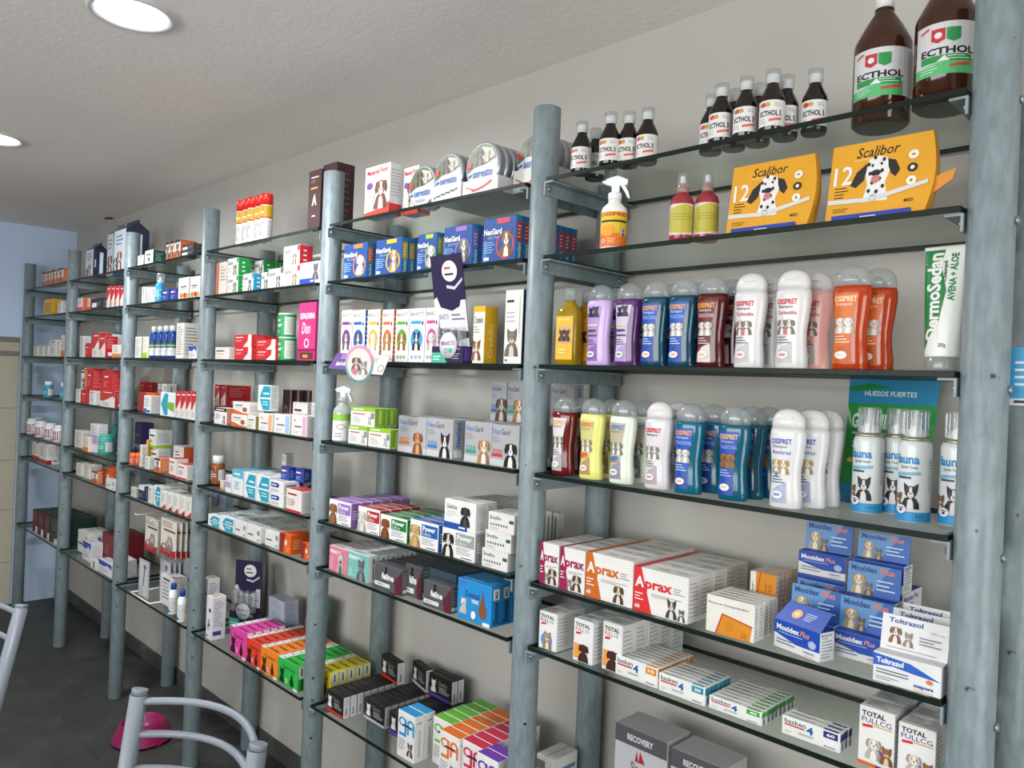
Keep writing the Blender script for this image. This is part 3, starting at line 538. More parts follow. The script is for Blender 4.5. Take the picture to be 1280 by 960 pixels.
S('greenlime', 'syrup_carton', 'e8ead8', [('r', '9acb2a', 0, 0, .8, .26), ('l', 'b9c48a', .1, .4, .8, .9, 5)], plainR(G2))
S('greenside', 'tablet_carton', 'e0e4e0', [('t', '2a4a44', 'Vermi', .15, .6, .7, .78), ('e', '4a7a6e', .5, .34, .16, .16)], [('l', 'a8c8be', .2, .2, .8, .8, 4)], [], c={'R': '1f5a50', 'T': '1f5a50'})
S('tallwhite', 'syrup_carton', 'e6e2da', [('l', G1, .1, .1, .85, .92, 12)], plainR(G1))
S('lilac', 'syrup_carton', 'e6e2e6', [('r', 'b0a0c8', 0, .3, 1, .62), ('l', G1, .15, .66, .8, .94, 4)], plainR(G2))
S('peachsmall', 'syrup_carton', 'e9ddd0', [('r', 'd8803a', 0, 0, 1, .3), ('l', G1, .2, .4, .8, .9, 5)], plainR(G2))
S('tealtall', 'syrup_carton', '3f9a86', [('t', WH, 'GT', .2, .5, .8, .68), ('l', 'a8d8cc', .2, .2, .8, .4, 3)], plainR('a8d8cc'))
S('darkblue', 'tablet_carton', '262c4c', [('r', 'e0e0e4', 0, .7, 1, 1), ('l', '8f96b8', .15, .2, .8, .5, 3)], plainR('8f96b8'), [], c={'T': 'e0e0e4'})
S('paleblue', 'supply_box', 'b9c4d8', [('l', '8f9ab8', .15, .2, .85, .85, 5)], plainR('8f9ab8'), TOPL)
S('beige', 'syrup_carton', 'cda96a', [('r', '8a6a3a', 0, .7, 1, .9), ('l', '7a5a30', .1, .2, .8, .55, 3)], plainR('8a6a3a'))
S('whitelong', 'tablet_carton', 'e0dfdc', [('T', '4a4a50', 'Mirex', .1, .34, .5, .5), ('r', '8a8a90', .78, .5, .95, .8), ('p', '9aa0a4', [(.72, .1), (.9, .3), (.95, .1)])], [('v', '5a6a8a', 'Mirex', .35, .1, .65, .8)], TOPL)
S('greyjug', 'supply_box', 'c9c6c0', [('l', G1, .1, .3, .8, .8, 4)], plainR(G1), [('r', '6f6f72', .1, .3, .9, .7)])
S('maroonbig', 'supply_box', '7a2028', [('l', 'b06068', .1, .3, .6, .6, 3)], [], [], c={})
S('case_maroon', 'medicine_case', '5a1c2a', [('p', 'dcdad8', [(.55, 0), (1, 0), (1, .3), (.62, .3)]), ('l', '8a4a58', .15, .5, .8, .85, 3)], [], [('l', '4a5a50', .1, .1, .9, .9, 4)], c={'T': '1f3a34', 'R': '1f3a34'})
S('case_green', 'medicine_case', '1f3a34', [('p', 'dcdad8', [(.4, 0), (1, 0), (1, .26), (.5, .2)]), ('l', '4a6a60', .15, .5, .8, .85, 3)], [], [('l', '4a5a50', .1, .1, .9, .9, 4)], c={})
S('ohm', 'syrup_carton', 'e8e6ea', [('V', '5a5a60', 'Ohm', .2, .22, .62, .46), ('e', '2f6a4a', .6, .68, .22, .05), ('e', '2a2a2e', .6, .34, .14, .03), ('r', 'c04a4a', .1, .06, .4, .1)], [('l', '8f8a9c', .15, .3, .85, .92, 12), ('r', '4a3a9c', .1, .1, .7, .2)], [('r', 'c9b88a', .2, .2, .8, .8)])
S('catwhite', 'supplement_box', 'ecebe6', [('V', G2, 'PROTECTION', .78, .4, .9, .9), ('t', DK, 'Jovi', .1, .82, .5, .88), ('l', G2, .1, .55, .6, .72, 3), ('cat', .45, .1, .38, '8a7a6a', 'd8cfc4'), ('t', DK, '3x', .1, .03, .22, .07)], [], c={'R': '24304c'})
S('yellowdog', 'chewable_carton', 'ece8dc', [('r', 'e8b41e', 0, .9, 1, 1), ('t', DK, 'Credelio', .1, .7, .85, .82), ('l', G1, .1, .52, .6, .66, 3), ('dog', .35, .05, .36, '9a6a44', 'e8dcd0')], [('V', 'f4d878', 'Credelio', .3, .1, .7, .7)], c={'R': 'e8b01c', 'T': 'e8b01c'})
S('gerlix_flat', 'tablet_carton', '2a2a2c', [('r', WH, .1, .2, .5, .6), ('l', G1, .55, .2, .9, .7, 3)], plainR(G1), [('l', 'e0e0e0', .1, .2, .9, .8, 3)])
S('vet_pink', 'tablet_carton', 'e6d8d8', [('r', 'd0485a', 0, 0, 1, .3), ('l', DK, .2, .5, .7, .85, 3)], [], [], c={'R': 'e0643c'})

BCACHE = {}
def BX(style, x, y, z, w, d, h, rz, n, label, group=None, pit=None, cat='box', dx=0.):
    """a row of n cartons, one behind the other; x, y is the front left bottom corner of the first"""
    st = ST[style]; key = (style, w, d, h)
    if key not in BCACHE:
        base = mat(st['body'], .5, 0, .35, 'card'); face = {k: mat(v, .5, 0, .35, 'card') for k, v in st['c'].items()}
        body = MB().cbox((0, 0, 0), (w, d, h), base, min(.0009, w*.06, d*.06), face).mesh(st['nm'])
        parts = []
        if st['F']: parts.append(('front_print', face_print('front_print', st['F'], w, h, lambda u, v, l: (u, -l, v))))
        if st['R']: parts.append(('side_print', face_print('side_print', st['R'], d, h, lambda u, v, l: (w+l, u, v))))
        if st['T'] and z < 1.55: parts.append(('top_print', face_print('top_print', st['T'], w, d, lambda u, v, l: (u, v, h+l))))
        BCACHE[key] = (body, parts)
    body, parts = BCACHE[key]; pit = pit or d+.0012; a = math.radians(rz); out = []
    for i in range(n):
        jx = (random.random()-.5)*.0016 if i else 0
        o = link(st['nm'], body, None, (x+jx-math.sin(a)*pit*i+dx*i, y+math.cos(a)*pit*i, z), a)
        for nm, me in parts: link(nm, me, o)
        out.append(tag(o, label, cat, group))
    return out

# ---------------------------------------------------------------- bottles, cans, tins and other special shapes
PC = {}
def put(key, maker, x, y, z, label, cat, group=None, rz=0.):
    """first use builds the thing, later uses copy it with its parts"""
    a = math.radians(rz)
    if key not in PC: o = maker(); PC[key] = o
    else: o = copy_tree(PC[key])
    o.location = (x, y, z); o.rotation_euler.z = a
    for k in ('label', 'category', 'group'):
        if k in o: del o[k]
    return tag(o, label, cat, group)
CLEAR = mat('eef1f2', .08, .22, kind='clear')
def cyl_surf(r, z0, a0):
    """label on a cylinder; u runs left to right as seen from the front, a0 = start angle (deg) measured from +x"""
    def f(u, v, l):
        t = math.radians(a0)+u/r; return (math.cos(t)*(r+l), math.sin(t)*(r+l), z0+v)
    return f
def bottle_syrup(h=.118, r=.0228):
    """small dark bottle with a clear dosing cup over the cap"""
    k = h/.118; o = empty('syrup_bottle'); am = mat('170d0a', .08, 0, .6, 'plastic')
    MB().lathe([(r*.9, 0), (r, .004*k), (r, .062*k), (r*.93, .068*k), (r*.5, .088*k), (r*.45, .095*k)], am, 24).build('bottle_body', o)
    w = 2*math.pi*r*.80; hh = .047*k
    ops = [('r', 'e9e7e6', 0, 0, 1, 1), ('T', '1c1c20', 'ECTHOL 5', .06, .38, .42, .60), ('e', 'cf3a34', .12, .83, .06, .09), ('e', 'c9a24a', .2, .83, .04, .09), ('l', '9a9aa0', .3, .74, .42, .9, 2), ('p', 'e06a5a', [(.22, .16), (.42, .22), (.42, .32), (.22, .26)]), ('l', 'b0b0b4', .06, .1, .18, .3, 3), ('l', '9a9aa0', .56, .08, .94, .92, 9)]
    link('paper_label', wrap_print('paper_label', ops, w, hh, cyl_surf(r, .010*k, -145), 16), o)
    MB().lathe([(r*.5, .093*k), (r*.5, .108*k), (r*.46, .110*k)], mat('dcdcdc', .4, kind='plastic'), 20).build('cap', o)
    MB().lathe([(r*.58, .094*k), (r*.60, .118*k), (r*.56, .118*k)], CLEAR, 20, cap=(False, True)).build('dosing_cup', o)
    return o
def bottle_jug():
    """one-litre amber bottle"""
    o = empty('amber_bottle'); am = mat('3a1a0c', .06, 0, .6, 'plastic'); r = .049
    MB().lathe([(.042, 0), (r, .006), (r, .150), (.047, .158), (.032, .188), (.017, .212), (.0155, .222)], am, 36).build('bottle_body', o)
    MB().lathe([(.0165, .216), (.0165, .221)], mat('1a1210', .3), 24).build('neck_ring', o)
    MB().lathe([(.0158, .221), (.0158, .240), (.0145, .242)], mat('dadada', .35, kind='plastic'), 28).build('cap', o)
    w = 2*math.pi*r*.62
    ops = [('r', 'dfdde0', 0, 0, 1, 1), ('p', '5fc07a', [(0, 0), (.5, 0), (.5, .3), (0, .18)]), ('r', '2a9a48', .06, .24, .48, .37), ('T', '16181c', 'ECTHOL', .06, .38, .5, .52), ('p', 'f0f0f0', [(.2, .25), (.26, .36), (.3, .25)]), ('l', 'e0f0e4', .28, .26, .46, .36, 2),
           ('p', 'c8343c', [(.15, .88), (.26, .88), (.26, .66), (.205, .6), (.15, .66)]), ('p', '2f9a54', [(.27, .88), (.38, .88), (.38, .66), (.325, .6), (.27, .66)]), ('e', 'eeeeee', .205, .75, .03, .06), ('p', 'd83a3a', [(.05, .84), (.13, .9), (.13, .94), (.05, .88)]), ('p', 'e04a3a', [(.3, .12), (.48, .17), (.48, .22), (.3, .17)]), ('l', 'd0ecd6', .06, .05, .26, .2, 3),
           ('l', '9a9aa2', .56, .05, .95, .95, 16)]
    link('paper_label', wrap_print('paper_label', ops, w, .088, cyl_surf(r, .045, -150), 20), o)
    o.scale = (.97, .97, .95); return o
def trigger_bottle(kind):
    if kind == 'orange': body, r, hh = mat('eeeae6', .3, kind='plastic'), .0285, .105
    else: body, r, hh = mat('e6ebea', .15, .6, kind='clear'), .029, .118
    o = empty('spray_bottle')
    MB().lathe([(r*.92, 0), (r, .004), (r, hh*.78), (r*.9, hh*.87), (r*.5, hh*.97), (r*.46, hh+.006)], body, 28).build('bottle_body', o)
    w = 2*math.pi*r*.52
    if kind == 'orange':
        ops = [('r', 'f0c828', 0, .38, 1, 1), ('r', 'f07a1e', 0, 0, 1, .38), ('T', 'd03a1e', 'OSSPRET', .06, .86, .86, .97), ('r', '2a2a2a', .1, .69, .8, .75), ('e', 'f4a82a', .3, .46, .18, .16), ('pup', .68, .3, .28, 'f2efe8', '2a2a2a'), ('ring', WH, .2, .16, .06, .05, .6), ('l', 'f6d8b8', .3, .08, .6, .24, 3), ('r', 'eeeeee', .84, .08, .96, .3)]
    else:
        ops = [('r', 'e6e8e4', 0, 0, 1, .72), ('r', '8fc63a', 0, .72, 1, .96), ('l', G1, .3, .1, .7, .3, 2), ('ring', G1, .5, .5, .14, .1, .8)]
    link('paper_label', wrap_print('paper_label', ops, w, hh*.72, cyl_surf(r, hh*.04, -145), 12), o)
    wp = mat('e9ebec', .3, kind='plastic') if kind == 'orange' else mat('e4e8e9', .12, .6, kind='clear'); z = hh+.004
    MB().lathe([(r*.52, z), (r*.52, z+.014), (r*.40, z+.016)], wp, 20).build('collar', o)
    hd = MB(); hd.prism([(-.006, z+.014), (.009, z+.014), (.010, z+.030), (.026, z+.032), (.028, z+.043), (.005, z+.052), (-.019, z+.045), (-.022, z+.034), (-.007, z+.030)], wp, -.007, .007)
    hd.build('spray_head', o, rz=math.radians(20)); MB().lathe([(.005, 0), (.005, .006)], wp, 10).build('nozzle', o, (-.021, -.009, z+.036))
    t = MB(); t.prism([(.012, z+.032), (.020, z+.033), (.029, z+.018), (.033, z+.004), (.029, z+.003), (.022, z+.016)], wp, -.005, .005); t.build('trigger', o, rz=math.radians(20))
    return o
def mist_bottle():
    o = empty('mist_bottle'); r = .0235
    MB().lathe([(r*.92, 0), (r, .004), (r, .080), (r*.86, .090), (r*.5, .097), (r*.48, .100)], mat('c9505a', .12, .75, kind='liquid'), 26).build('bottle_body', o)
    ops = [('r', 'eed6cc', 0, 0, 1, 1), ('p', 'c6bb48', [(.05, .1), (.4, .04), (.95, .15), (.98, .5), (.93, .88), (.5, .98), (.1, .86), (.03, .5)]), ('p', 'eed6cc', [(.0, .0), (.15, .0), (.12, .12), (.05, .2), (0, .2)]), ('l', 'a89c30', .2, .45, .8, .7, 3)]
    link('paper_label', wrap_print('paper_label', ops, 2*math.pi*r*.55, .062, cyl_surf(r, .012, -150), 12), o)
    MB().lathe([(r*.5, .099), (r*.5, .110), (.007, .112), (.007, .118)], mat('d8b0ac', .3, .7, kind='clear'), 18).build('pump_collar', o)
    MB().lathe([(.0055, .117), (.005, .132), (.0045, .133)], WHITEP, 12).build('spray_nozzle', o)
    MB().lathe([(.0115, .110), (.0105, .137), (.009, .138)], CLEAR, 16, cap=(False, True)).build('overcap', o)
    return o
def oil_bottle():
    o = empty('oil_bottle'); m = MB(); n = 28
    prof = [(.90, 0), (1, .004), (1, .114), (.9, .126), (.5, .138), (.40, .143), (.40, .148)]; vs = []; a, b = .029, .019
    for s, z in prof:
        for i in range(n):
            t = 2*math.pi*i/n; c, q = math.cos(t), math.sin(t); vs.append((a*s*math.copysign(abs(c)**.55, c), b*s*math.copysign(abs(q)**.55, q), z))
    fs = [(k*n+i, k*n+(i+1) % n, (k+1)*n+(i+1) % n, (k+1)*n+i) for k in range(len(prof)-1) for i in range(n)]+[tuple(range(n)), tuple((len(prof)-1)*n+i for i in range(n))]
    m.add(vs, fs, mat('cfae1c', .1, .7, kind='liquid'), True).build('bottle_body', o)
    ops = [('r', 'f0bc2a', 0, 0, 1, 1), ('t', 'f8ecc0', 'DOKUNA', .1, .9, .78, .96), ('r', 'dcae74', .12, .36, .88, .78), ('dog', .36, .42, .28, '3a2418', '6a4430'), ('dog', .66, .42, .28, '3a2418', '6a4430'), ('l', 'f8ecc0', .2, .12, .7, .26, 2)]
    link('paper_label', face_print('paper_label', ops, .046, .098, lambda u, v, l: (u-.023, -b-.0003-l, v+.012)), o)
    cp = MB(); cp.lathe([(.012, .145), (.012, .173), (.011, .175)], CLEAR, 20)
    for i in range(20): t = 2*math.pi*i/20; cp.box((.0121*math.cos(t)-.0006, .0121*math.sin(t)-.0006, .147), (.0121*math.cos(t)+.0006, .0121*math.sin(t)+.0006, .172), CLEAR)
    cp.build('ribbed_cap', o); return o
SHP = [(0, .84, 0), (.02, .9, 0), (.12, .90, .0), (.28, .84, -.02), (.42, .84, -.03), (.58, .92, -.01), (.76, 1.0, .0), (.84, .99, 0), (.885, .93, 0)]   # height fraction of body, half-width, sideways bend
def shampoo(body, cap, style, h=.178, hw=.0315):
    """flat flip-top shampoo bottle with a waisted side"""
    def mk():
        o = empty('shampoo_bottle'); bh = h*.80/.885; n = 28; vs = []; dp = .60
        bm_ = mat(*body)
        for f, w, s in SHP:
            for i in range(n):
                t = 2*math.pi*i/n; c, q = math.cos(t), math.sin(t)
                xx = hw*w*math.copysign(abs(c)**.8, c)
                if xx > 0: xx *= 1+s*2.2*1.0
                vs.append((xx, hw*w*dp*q, f*bh))
        nr = len(SHP); fs = [(k*n+i, k*n+(i+1) % n, (k+1)*n+(i+1) % n, (k+1)*n+i) for k in range(nr-1) for i in range(n)]+[tuple(range(n)), tuple((nr-1)*n+i for i in range(n))]
        MB().add(vs, fs, bm_, True).build('bottle_body', o)
        z0 = .885*bh; ch = h-z0; cm = CLEAR if cap == 'clear' else mat('d0cecd', .25, kind='plastic')
        prof = [(.93, 0), (.93, ch*.30), (.90, ch*.48), (.80, ch*.68), (.6, ch*.86), (.34, ch*.96), (.02, ch)]
        MB().lathe([(hw*a, z0+b) for a, b in prof], cm, 26, ex=1, ey=dp, cap=(True, False)).build('flip_cap', o)
        if cap == 'clear':
            MB().lathe([(.011, z0), (.011, z0+ch*.35), (.007, z0+ch*.37), (.006, z0+ch*.55)], mat('dfe3e6', .3, .5, kind='clear'), 16).build('spout', o)
        else:
            MB().box((-.011, -hw*dp*.93-.0008, z0+ch*.52), (.011, -hw*dp*.84, z0+ch*.57), cm).build('thumb_notch', o)
        lw = hw*1.5; lh = bh*.76
        def surf(u, v, l):
            f = .06+v/bh; k = 0
            while k < nr-2 and SHP[k+1][0] < f: k += 1
            t = (f-SHP[k][0])/(SHP[k+1][0]-SHP[k][0]); w = SHP[k][1]*(1-t)+SHP[k+1][1]*t
            xx = (u-lw*.58); c = min(.985, abs(xx)/(hw*w)); c2 = c**(1/.8); return (xx, -hw*w*dp*math.sqrt(1-c2*c2)-l-.0002, v+.06*bh)
        link('paper_label', wrap_print('paper_label', LAB[style], lw, lh, surf, 10, 10), o)
        return o
    return mk
def lab(bg, bg2, brand, sub, txt='5a5a62', dog='e6e0d8', extra=(), word='OSSPRET', cw='f6f3ee'):
    return [*([('p', bg, [(.02, 0), (.72, 0), (.66, .3), (.70, .6), (.9, .98), (.06, .98), (.02, .5)])] if bg else []), *([('p', bg2, [(.0, 0), (.72, 0), (.66, .3), (.3, .24), (0, .1)])] if bg2 else []),
            *([('T', brand, word, .04, .86, .84, .94)] if word else [('dog', .3, .78, .18, '2a2230', '2a2230'), ('dog', .58, .78, .2, '2a2230', '2a2230')]), ('t', txt, 'Shampoo', .1, .79, .68, .85), *([('t', sub[1], sub[0], .08, .71, .82, .77)] if sub else []),
            *([('pup', .28, .42, .24, dog, cw), ('pup', .56, .42, .24, dog, cw)] if word else [('r', 'e6d8a0', .08, .62, .7, .655), ('r', txt, .14, .52, .6, .56), ('r', txt, .14, .44, .64, .47)]), ('l', txt, .1, .28, .64, .4, 3), ('e', WH, .34, .12, .22, .055), ('T', brand if brand != WH else '2a4aa0', 'OSSPRET', .2, .10, .48, .14), *extra]
LAB = {
 'blue': lab('1f55c0', '1a47a8', 'f0a83a', ('TRADICIONAL', '9fc4f0'), 'cfe0f6'), 'bluebear': lab('2350b8', '1a47a8', 'e8c06a', ('TRADICIONAL', '9fb4e0'), 'b9c8e8', 'b07a3a', cw='8a5a2a'),
 'red': lab('6a1420', 'e0d8d8', 'f0a83a', ('TRADICIONAL', 'f0c8c0'), 'e8d0d0', 'd8d0c8'), 'redwhite': lab('e6e0e2', 'b0b0b6', 'f0a83a', None, '8a5a5a', 'a08a80', cw='f0ece8'),
 'chlor': lab(None, 'c9c6ca', 'd8303a', ('Clorhexidina', 'd04a4a'), '55555c', '8f7f74', [('e', 'd86a6a', .42, .46, .08, .05)]), 'amitraz': lab('e6e6ea', 'a8b4d0', '2a4ab0', ('Amitraz', '3a4a9c'), '4a4a52', 'd8b27a', [('e', '4a8ad0', .28, .42, .06, .04)]),
 'lilac': lab('b99ad8', '8a5fb0', '4a3a6a', None, '4a3a6a', '2a2230', word='', cw='2a2230'), 'violet': lab('d8c8e6', 'b99ad8', '4a3a6a', None, '4a3a6a', '2a2230', word='', cw='2a2230'),
 'yellow': lab('d8d48a', 'b8905a', 'e06a2a', None, 'c8803a', 'b8ac84', [('p', 'e0642a', [(.1, .3), (.55, .34), (.5, .4), (.1, .38)])]), 'creamblue': lab('c8b8a0', '8f8f9c', '3a7ac8', None, '8a7a6a', '9c9484', [('p', '3a7ac8', [(.1, .3), (.55, .34), (.5, .4), (.1, .38)])]),
 'pink': lab(None, 'b8a8ac', 'd8343a', None, '6a5a5e', 'a89a98'), 'orange': lab('e07020', 'c85a10', 'f6d8b0', None, 'f6e0c8', 'f2e6d8'),
}
def foam_can():
    o = empty('foam_can'); o.scale = (1.09, 1.09, 1.16); r = .0235; m = MB()
    m.lathe([(r*.94, 0), (r, .003), (r, .108), (r*.97, .112), (r*.86, .117)], mat('d3d7d7', .25, .0, .5, 'plastic'), 32).build('can_body', o)
    MB().lathe([(r*.88, .1165), (r*.9, .119), (r*.74, .122), (r*.7, .1225)], mat('b8b49a', .3, .8), 28).build('metal_rim', o)
    ops = [('r', '2f9ad8', 0, 0, 1, .13), ('p', '2f9ad8', [(0, .13), (.4, .1), (1, .2), (1, .13)]), ('T', '2f8fd0', 'fauna', .1, .77, .44, .9), ('t', '55606a', 'Quick Foam', .18, .70, .42, .75), ('p', '7fbcd8', [(.12, .6), (.46, .63), (.46, .67), (.12, .65)]), ('r', '44505a', .14, .57, .34, .60),
           ('dog', .34, .17, .34, '24222a', 'e6e2e2'), ('cat', .16, .15, .24, '8a6a50', 'd8c8b8'), ('e', 'f2eef4', .22, .16, .07, .06), ('e', '4a3a7a', .22, .15, .022, .02), *[('e', '4a3a7a', .19+.02*i, .178+.006*(i in (1, 2)), .008, .01) for i in range(4)], ('l', '9aa0a4', .56, .4, .72, .86, 12), ('l', '3a6a9a', .4, .05, .56, .1, 1)]
    link('paper_label', wrap_print('paper_label', ops, 2*math.pi*r*.72, .106, cyl_surf(r, .002, -165), 22), o)
    MB().lathe([(r*.66, .121), (r*.62, .131), (.0085, .134), (.0055, .148), (.004, .160)], WHITEP, 20).build('foam_nozzle', o)
    c = MB(); c.lathe([(r*.74, .1215), (r*.72, .160), (r*.68, .1615)], CLEAR, 24, cap=(False, True))
    for i in range(16): t = 2*math.pi*i/16; c.box((r*.735*math.cos(t)-.0006, r*.735*math.sin(t)-.0006, .124), (r*.735*math.cos(t)+.0006, r*.735*math.sin(t)+.0006, .158), CLEAR)
    c.build('overcap', o); return o
def cream_tube():
    """upright squeeze tube standing on its cap, crimped end up"""
    o = empty('cream_tube'); n = 24; vs = []; H_ = .200
    pr = [(.0, .024, .021), (.02, .0255, .021), (.5, .029, .015), (.85, .0315, .007), (.97, .0325, .0012), (1, .0325, .0012)]
    for f, a, b in pr:
        for i in range(n): t = 2*math.pi*i/n; vs.append((a*math.cos(t), b*math.sin(t), .022+f*(H_-.022)))
    k = len(pr); fs = [(j*n+i, j*n+(i+1) % n, (j+1)*n+(i+1) % n, (j+1)*n+i) for j in range(k-1) for i in range(n)]+[tuple(range(n)), tuple((k-1)*n+i for i in range(n))]
    MB().add(vs, fs, mat('dcdeda', .3, kind='plastic'), True).build('tube_body', o)
    MB().lathe([(.0235, 0), (.0245, .003), (.0245, .021), (.023, .023)], mat('cfd4d2', .2, .5, kind='clear'), 26).build('cap', o)
    hh = H_-.030; w = .042
    def surf(u, v, l):
        f = min(.999, (v+.004)/(H_-.022)); j = 0
        while pr[j+1][0] < f: j += 1
        t = (f-pr[j][0])/(pr[j+1][0]-pr[j][0]); a = pr[j][1]*(1-t)+pr[j+1][1]*t; b = pr[j][2]*(1-t)+pr[j+1][2]*t
        x = (u/w-.5)*2*a*.96; return (x, -b*math.sqrt(max(0, 1-(x/a)**2))-l-.0003, .022+f*(H_-.022))
    ops = [('p', '12823f', [(0, .12), (.0, .99), (.5, .99), (.44, .85), (.62, .6), (.48, .32), (.12, .12)]), ('p', '12823f', [(0, .03), (.16, .12), (.0, .14)]), ('V', WH, 'DermoSedan', .08, .14, .48, .96), ('V', '12823f', 'AVENA + ALOE', .66, .5, .84, .95), ('V', '2a5a3a', 'Champú', .5, .68, .62, .88), ('t', '55605a', '200g', .5, .06, .72, .11)]
    link('printed_label', wrap_print('printed_label', ops, w, hh, surf, 12, 10), o); return o
def pouch():
    """stand-up treat pouch leaning on the wall"""
    o = empty('treat_pouch'); nx, nz = 12, 14; W_, H_ = .165, .240; vs = []
    for s in (-1, 1):
        for k in range(nz+1):
            f = k/nz
            for i in range(nx+1):
                g = i/nx; edge = math.sin(math.pi*g)**.6; th = (.028*(1-f)**.8+.010*math.sin(math.pi*f))*edge
                vs.append(((g-.5)*W_*(1-.05*math.sin(math.pi*f)), s*th+.055*f, f*H_))
    fs = []; q = (nx+1)*(nz+1)
    for s in (0, 1):
        for k in range(nz):
            for i in range(nx):
                a = s*q+k*(nx+1)+i; fs.append((a, a+1, a+nx+2, a+nx+1) if s == 0 else (a, a+nx+1, a+nx+2, a+1))
    ring = [i for i in range(nx+1)]
    fs += [(i, q+i, q+i+1, i+1) for i in range(nx)]
    m = MB().add(vs, fs, mat('1f8038', .2, 0, .6, 'plastic'), True); m.build('pouch_body', o)
    def surf(u, v, l):
        g = u/W_; f = v/H_; edge = max(0, math.sin(math.pi*g))**.6; th = (.028*(1-f)**.8+.010*math.sin(math.pi*f))*edge
        return ((g-.5)*W_*(1-.05*math.sin(math.pi*f)), -th+.055*f-l-.0004, v)
    ops = [('r', '2f7fa8', 0, .80, 1, 1), ('p', '1f8038', [(0, .93), (.25, .97), (.5, .93), (.3, .92), (.1, .9), (0, .9)]), ('t', 'd8e8e8', 'HUESOS FUERTES', .2, .865, .78, .905), ('T', 'e0efe0', 'GREENIES', .08, .60, .62, .72), ('l', 'b8d8b8', .1, .54, .6, .58, 1), ('e', '3f8fc0', .78, .66, .15, .1), ('e', 'd8b060', .12, .34, .04, .02), ('p', '2f7fa8', [(0, 0), (1, 0), (1, .12), (0, .16)]), ('l', 'cfe8cf', .12, .44, .5, .5, 2)]
    link('printed_label', wrap_print('printed_label', ops, W_, H_, surf, 14, 14, rough=.22), o); return o
def collar_box(w, h, open_=False):
    """thin pillow-fold yellow collar carton, curved right edge"""
    def mk():
        o = empty('collar_carton'); Y_ = mat('e9a620', .4, 0, .4, 'card'); n = 8
        m = MB(); out = []; d = .030
        for i in range(n+1):
            f = i/n; x = w+.010*math.sin(math.pi*f); out.append((x, f*h))
        poly = [(-.006, 0), *[(x-.006*(1-zz/h), zz) for x, zz in out], (0, h)]
        vs = []; k = len(poly)
        for yy, (sx) in ((0, 1), (d, 1)):
            for x, zz in poly: vs.append((x, yy+.012*zz/h*(1 if yy == 0 else -.2), zz))
        m.add(vs, [tuple(range(k)), tuple(range(2*k-1, k-1, -1))]+[(i, (i+1) % k, (i+1) % k+k, i+k) for i in range(k)], Y_).build('carton_body', o)
        spots = [(.40, .70), (.46, .78), (.55, .74), (.42, .58), (.54, .60), (.45, .46), (.52, .5), (.42, .36), (.5, .34), (.47, .28), (.56, .4)]
        ops = [('i', '1c1a1a', 'Scalibor', .26, .80, .70, .93), ('l', 'f6e2b0', .24, .765, .7, .785, 1), ('t', WH, '12', .04, .48, .24, .72), ('l', '3a2a10', .06, .30, .22, .46, 4),
               ('p', 'f0eeec', [(.36, .22), (.62, .22), (.58, .45), (.62, .6), (.58, .76), (.48, .8), (.40, .76), (.37, .58), (.40, .44)]), ('p', '221f20', [(.38, .72), (.28, .62), (.22, .46), (.28, .42), (.36, .5), (.38, .62)]), ('p', '221f20', [(.59, .74), (.67, .71), (.72, .58), (.68, .5), (.63, .55), (.60, .64)]),
               *[('e', '2a2627', a, b, .018, .026) for a, b in spots], ('e', '1c1a1a', .48, .58, .05, .04), ('e', 'd07a80', .48, .5, .045, .05), ('e', '1c1a1a', .44, .68, .012, .02), ('e', '1c1a1a', .53, .69, .012, .02),
               ('p', 'dcdcdc', [(0, .24), (.42, .22), (.62, .26), (1, .36), (1, .41), (.62, .32), (.42, .275), (0, .295)]), ('ring', 'c4c4c4', .47, .265, .04, .05, .6),
               ('e', 'f6f0e0', .84, .74, .05, .055), ('e', '2a2420', .84, .58, .05, .055), ('e', 'f6f0e0', .84, .42, .05, .055), ('e', 'f2efe8', .84, .58, .02, .025), ('e', '8a7a5a', .84, .42, .015, .02), ('e', '8a7a5a', .84, .74, .02, .012), ('t', '2a2010', 'MSD', .79, .16, .88, .2), ('l', '7a5a14', .06, .12, .26, .18, 2),
               ('p', '2340a8', [(.06, 0), (.88, 0), (.86, .085), (.06, .085)]), ('l', 'cfd8f0', .36, .02, .54, .06, 1)]
        link('front_print', face_print('front_print', ops, w, h, lambda u, v, l: (u-.004*(1-v/h), .012*v/h-l, v)), o)
        if open_:
            MB().prism([(w-.004, .028), (w+.03, .05), (w+.036, .068), (w-.002, .056)], mat('e8961c', .45, kind='card'), .012, .014).build('open_flap', o)
        return o
    return mk
def aerosol(h=.155, r=.0235):
    def mk():
        o = empty('spray_can'); z1 = h*.78
        MB().lathe([(r*.96, 0), (r, .003), (r, z1-.006), (r*.9, z1)], mat('dedede', .25, .1, .5, 'plastic'), 28).build('can_body', o)
        ops = [('r', 'd8a41c', 0, .66, 1, 1), ('r', 'c8382a', 0, .62, 1, .66), ('l', 'f6ecc8', .1, .72, .5, .86, 1), ('l', '8a8a90', .06, .08, .46, .56, 8), ('l', '9a9aa2', .54, .08, .95, .56, 8)]
        link('paper_label', wrap_print('paper_label', ops, 2*math.pi*r*.7, z1-.012, cyl_surf(r, .005, -160), 16), o)
        MB().lathe([(r*.98, z1-.004), (r*.98, h-.004), (r*.92, h)], mat('d8261e', .3, kind='plastic'), 28).build('cap', o); return o
    return mk
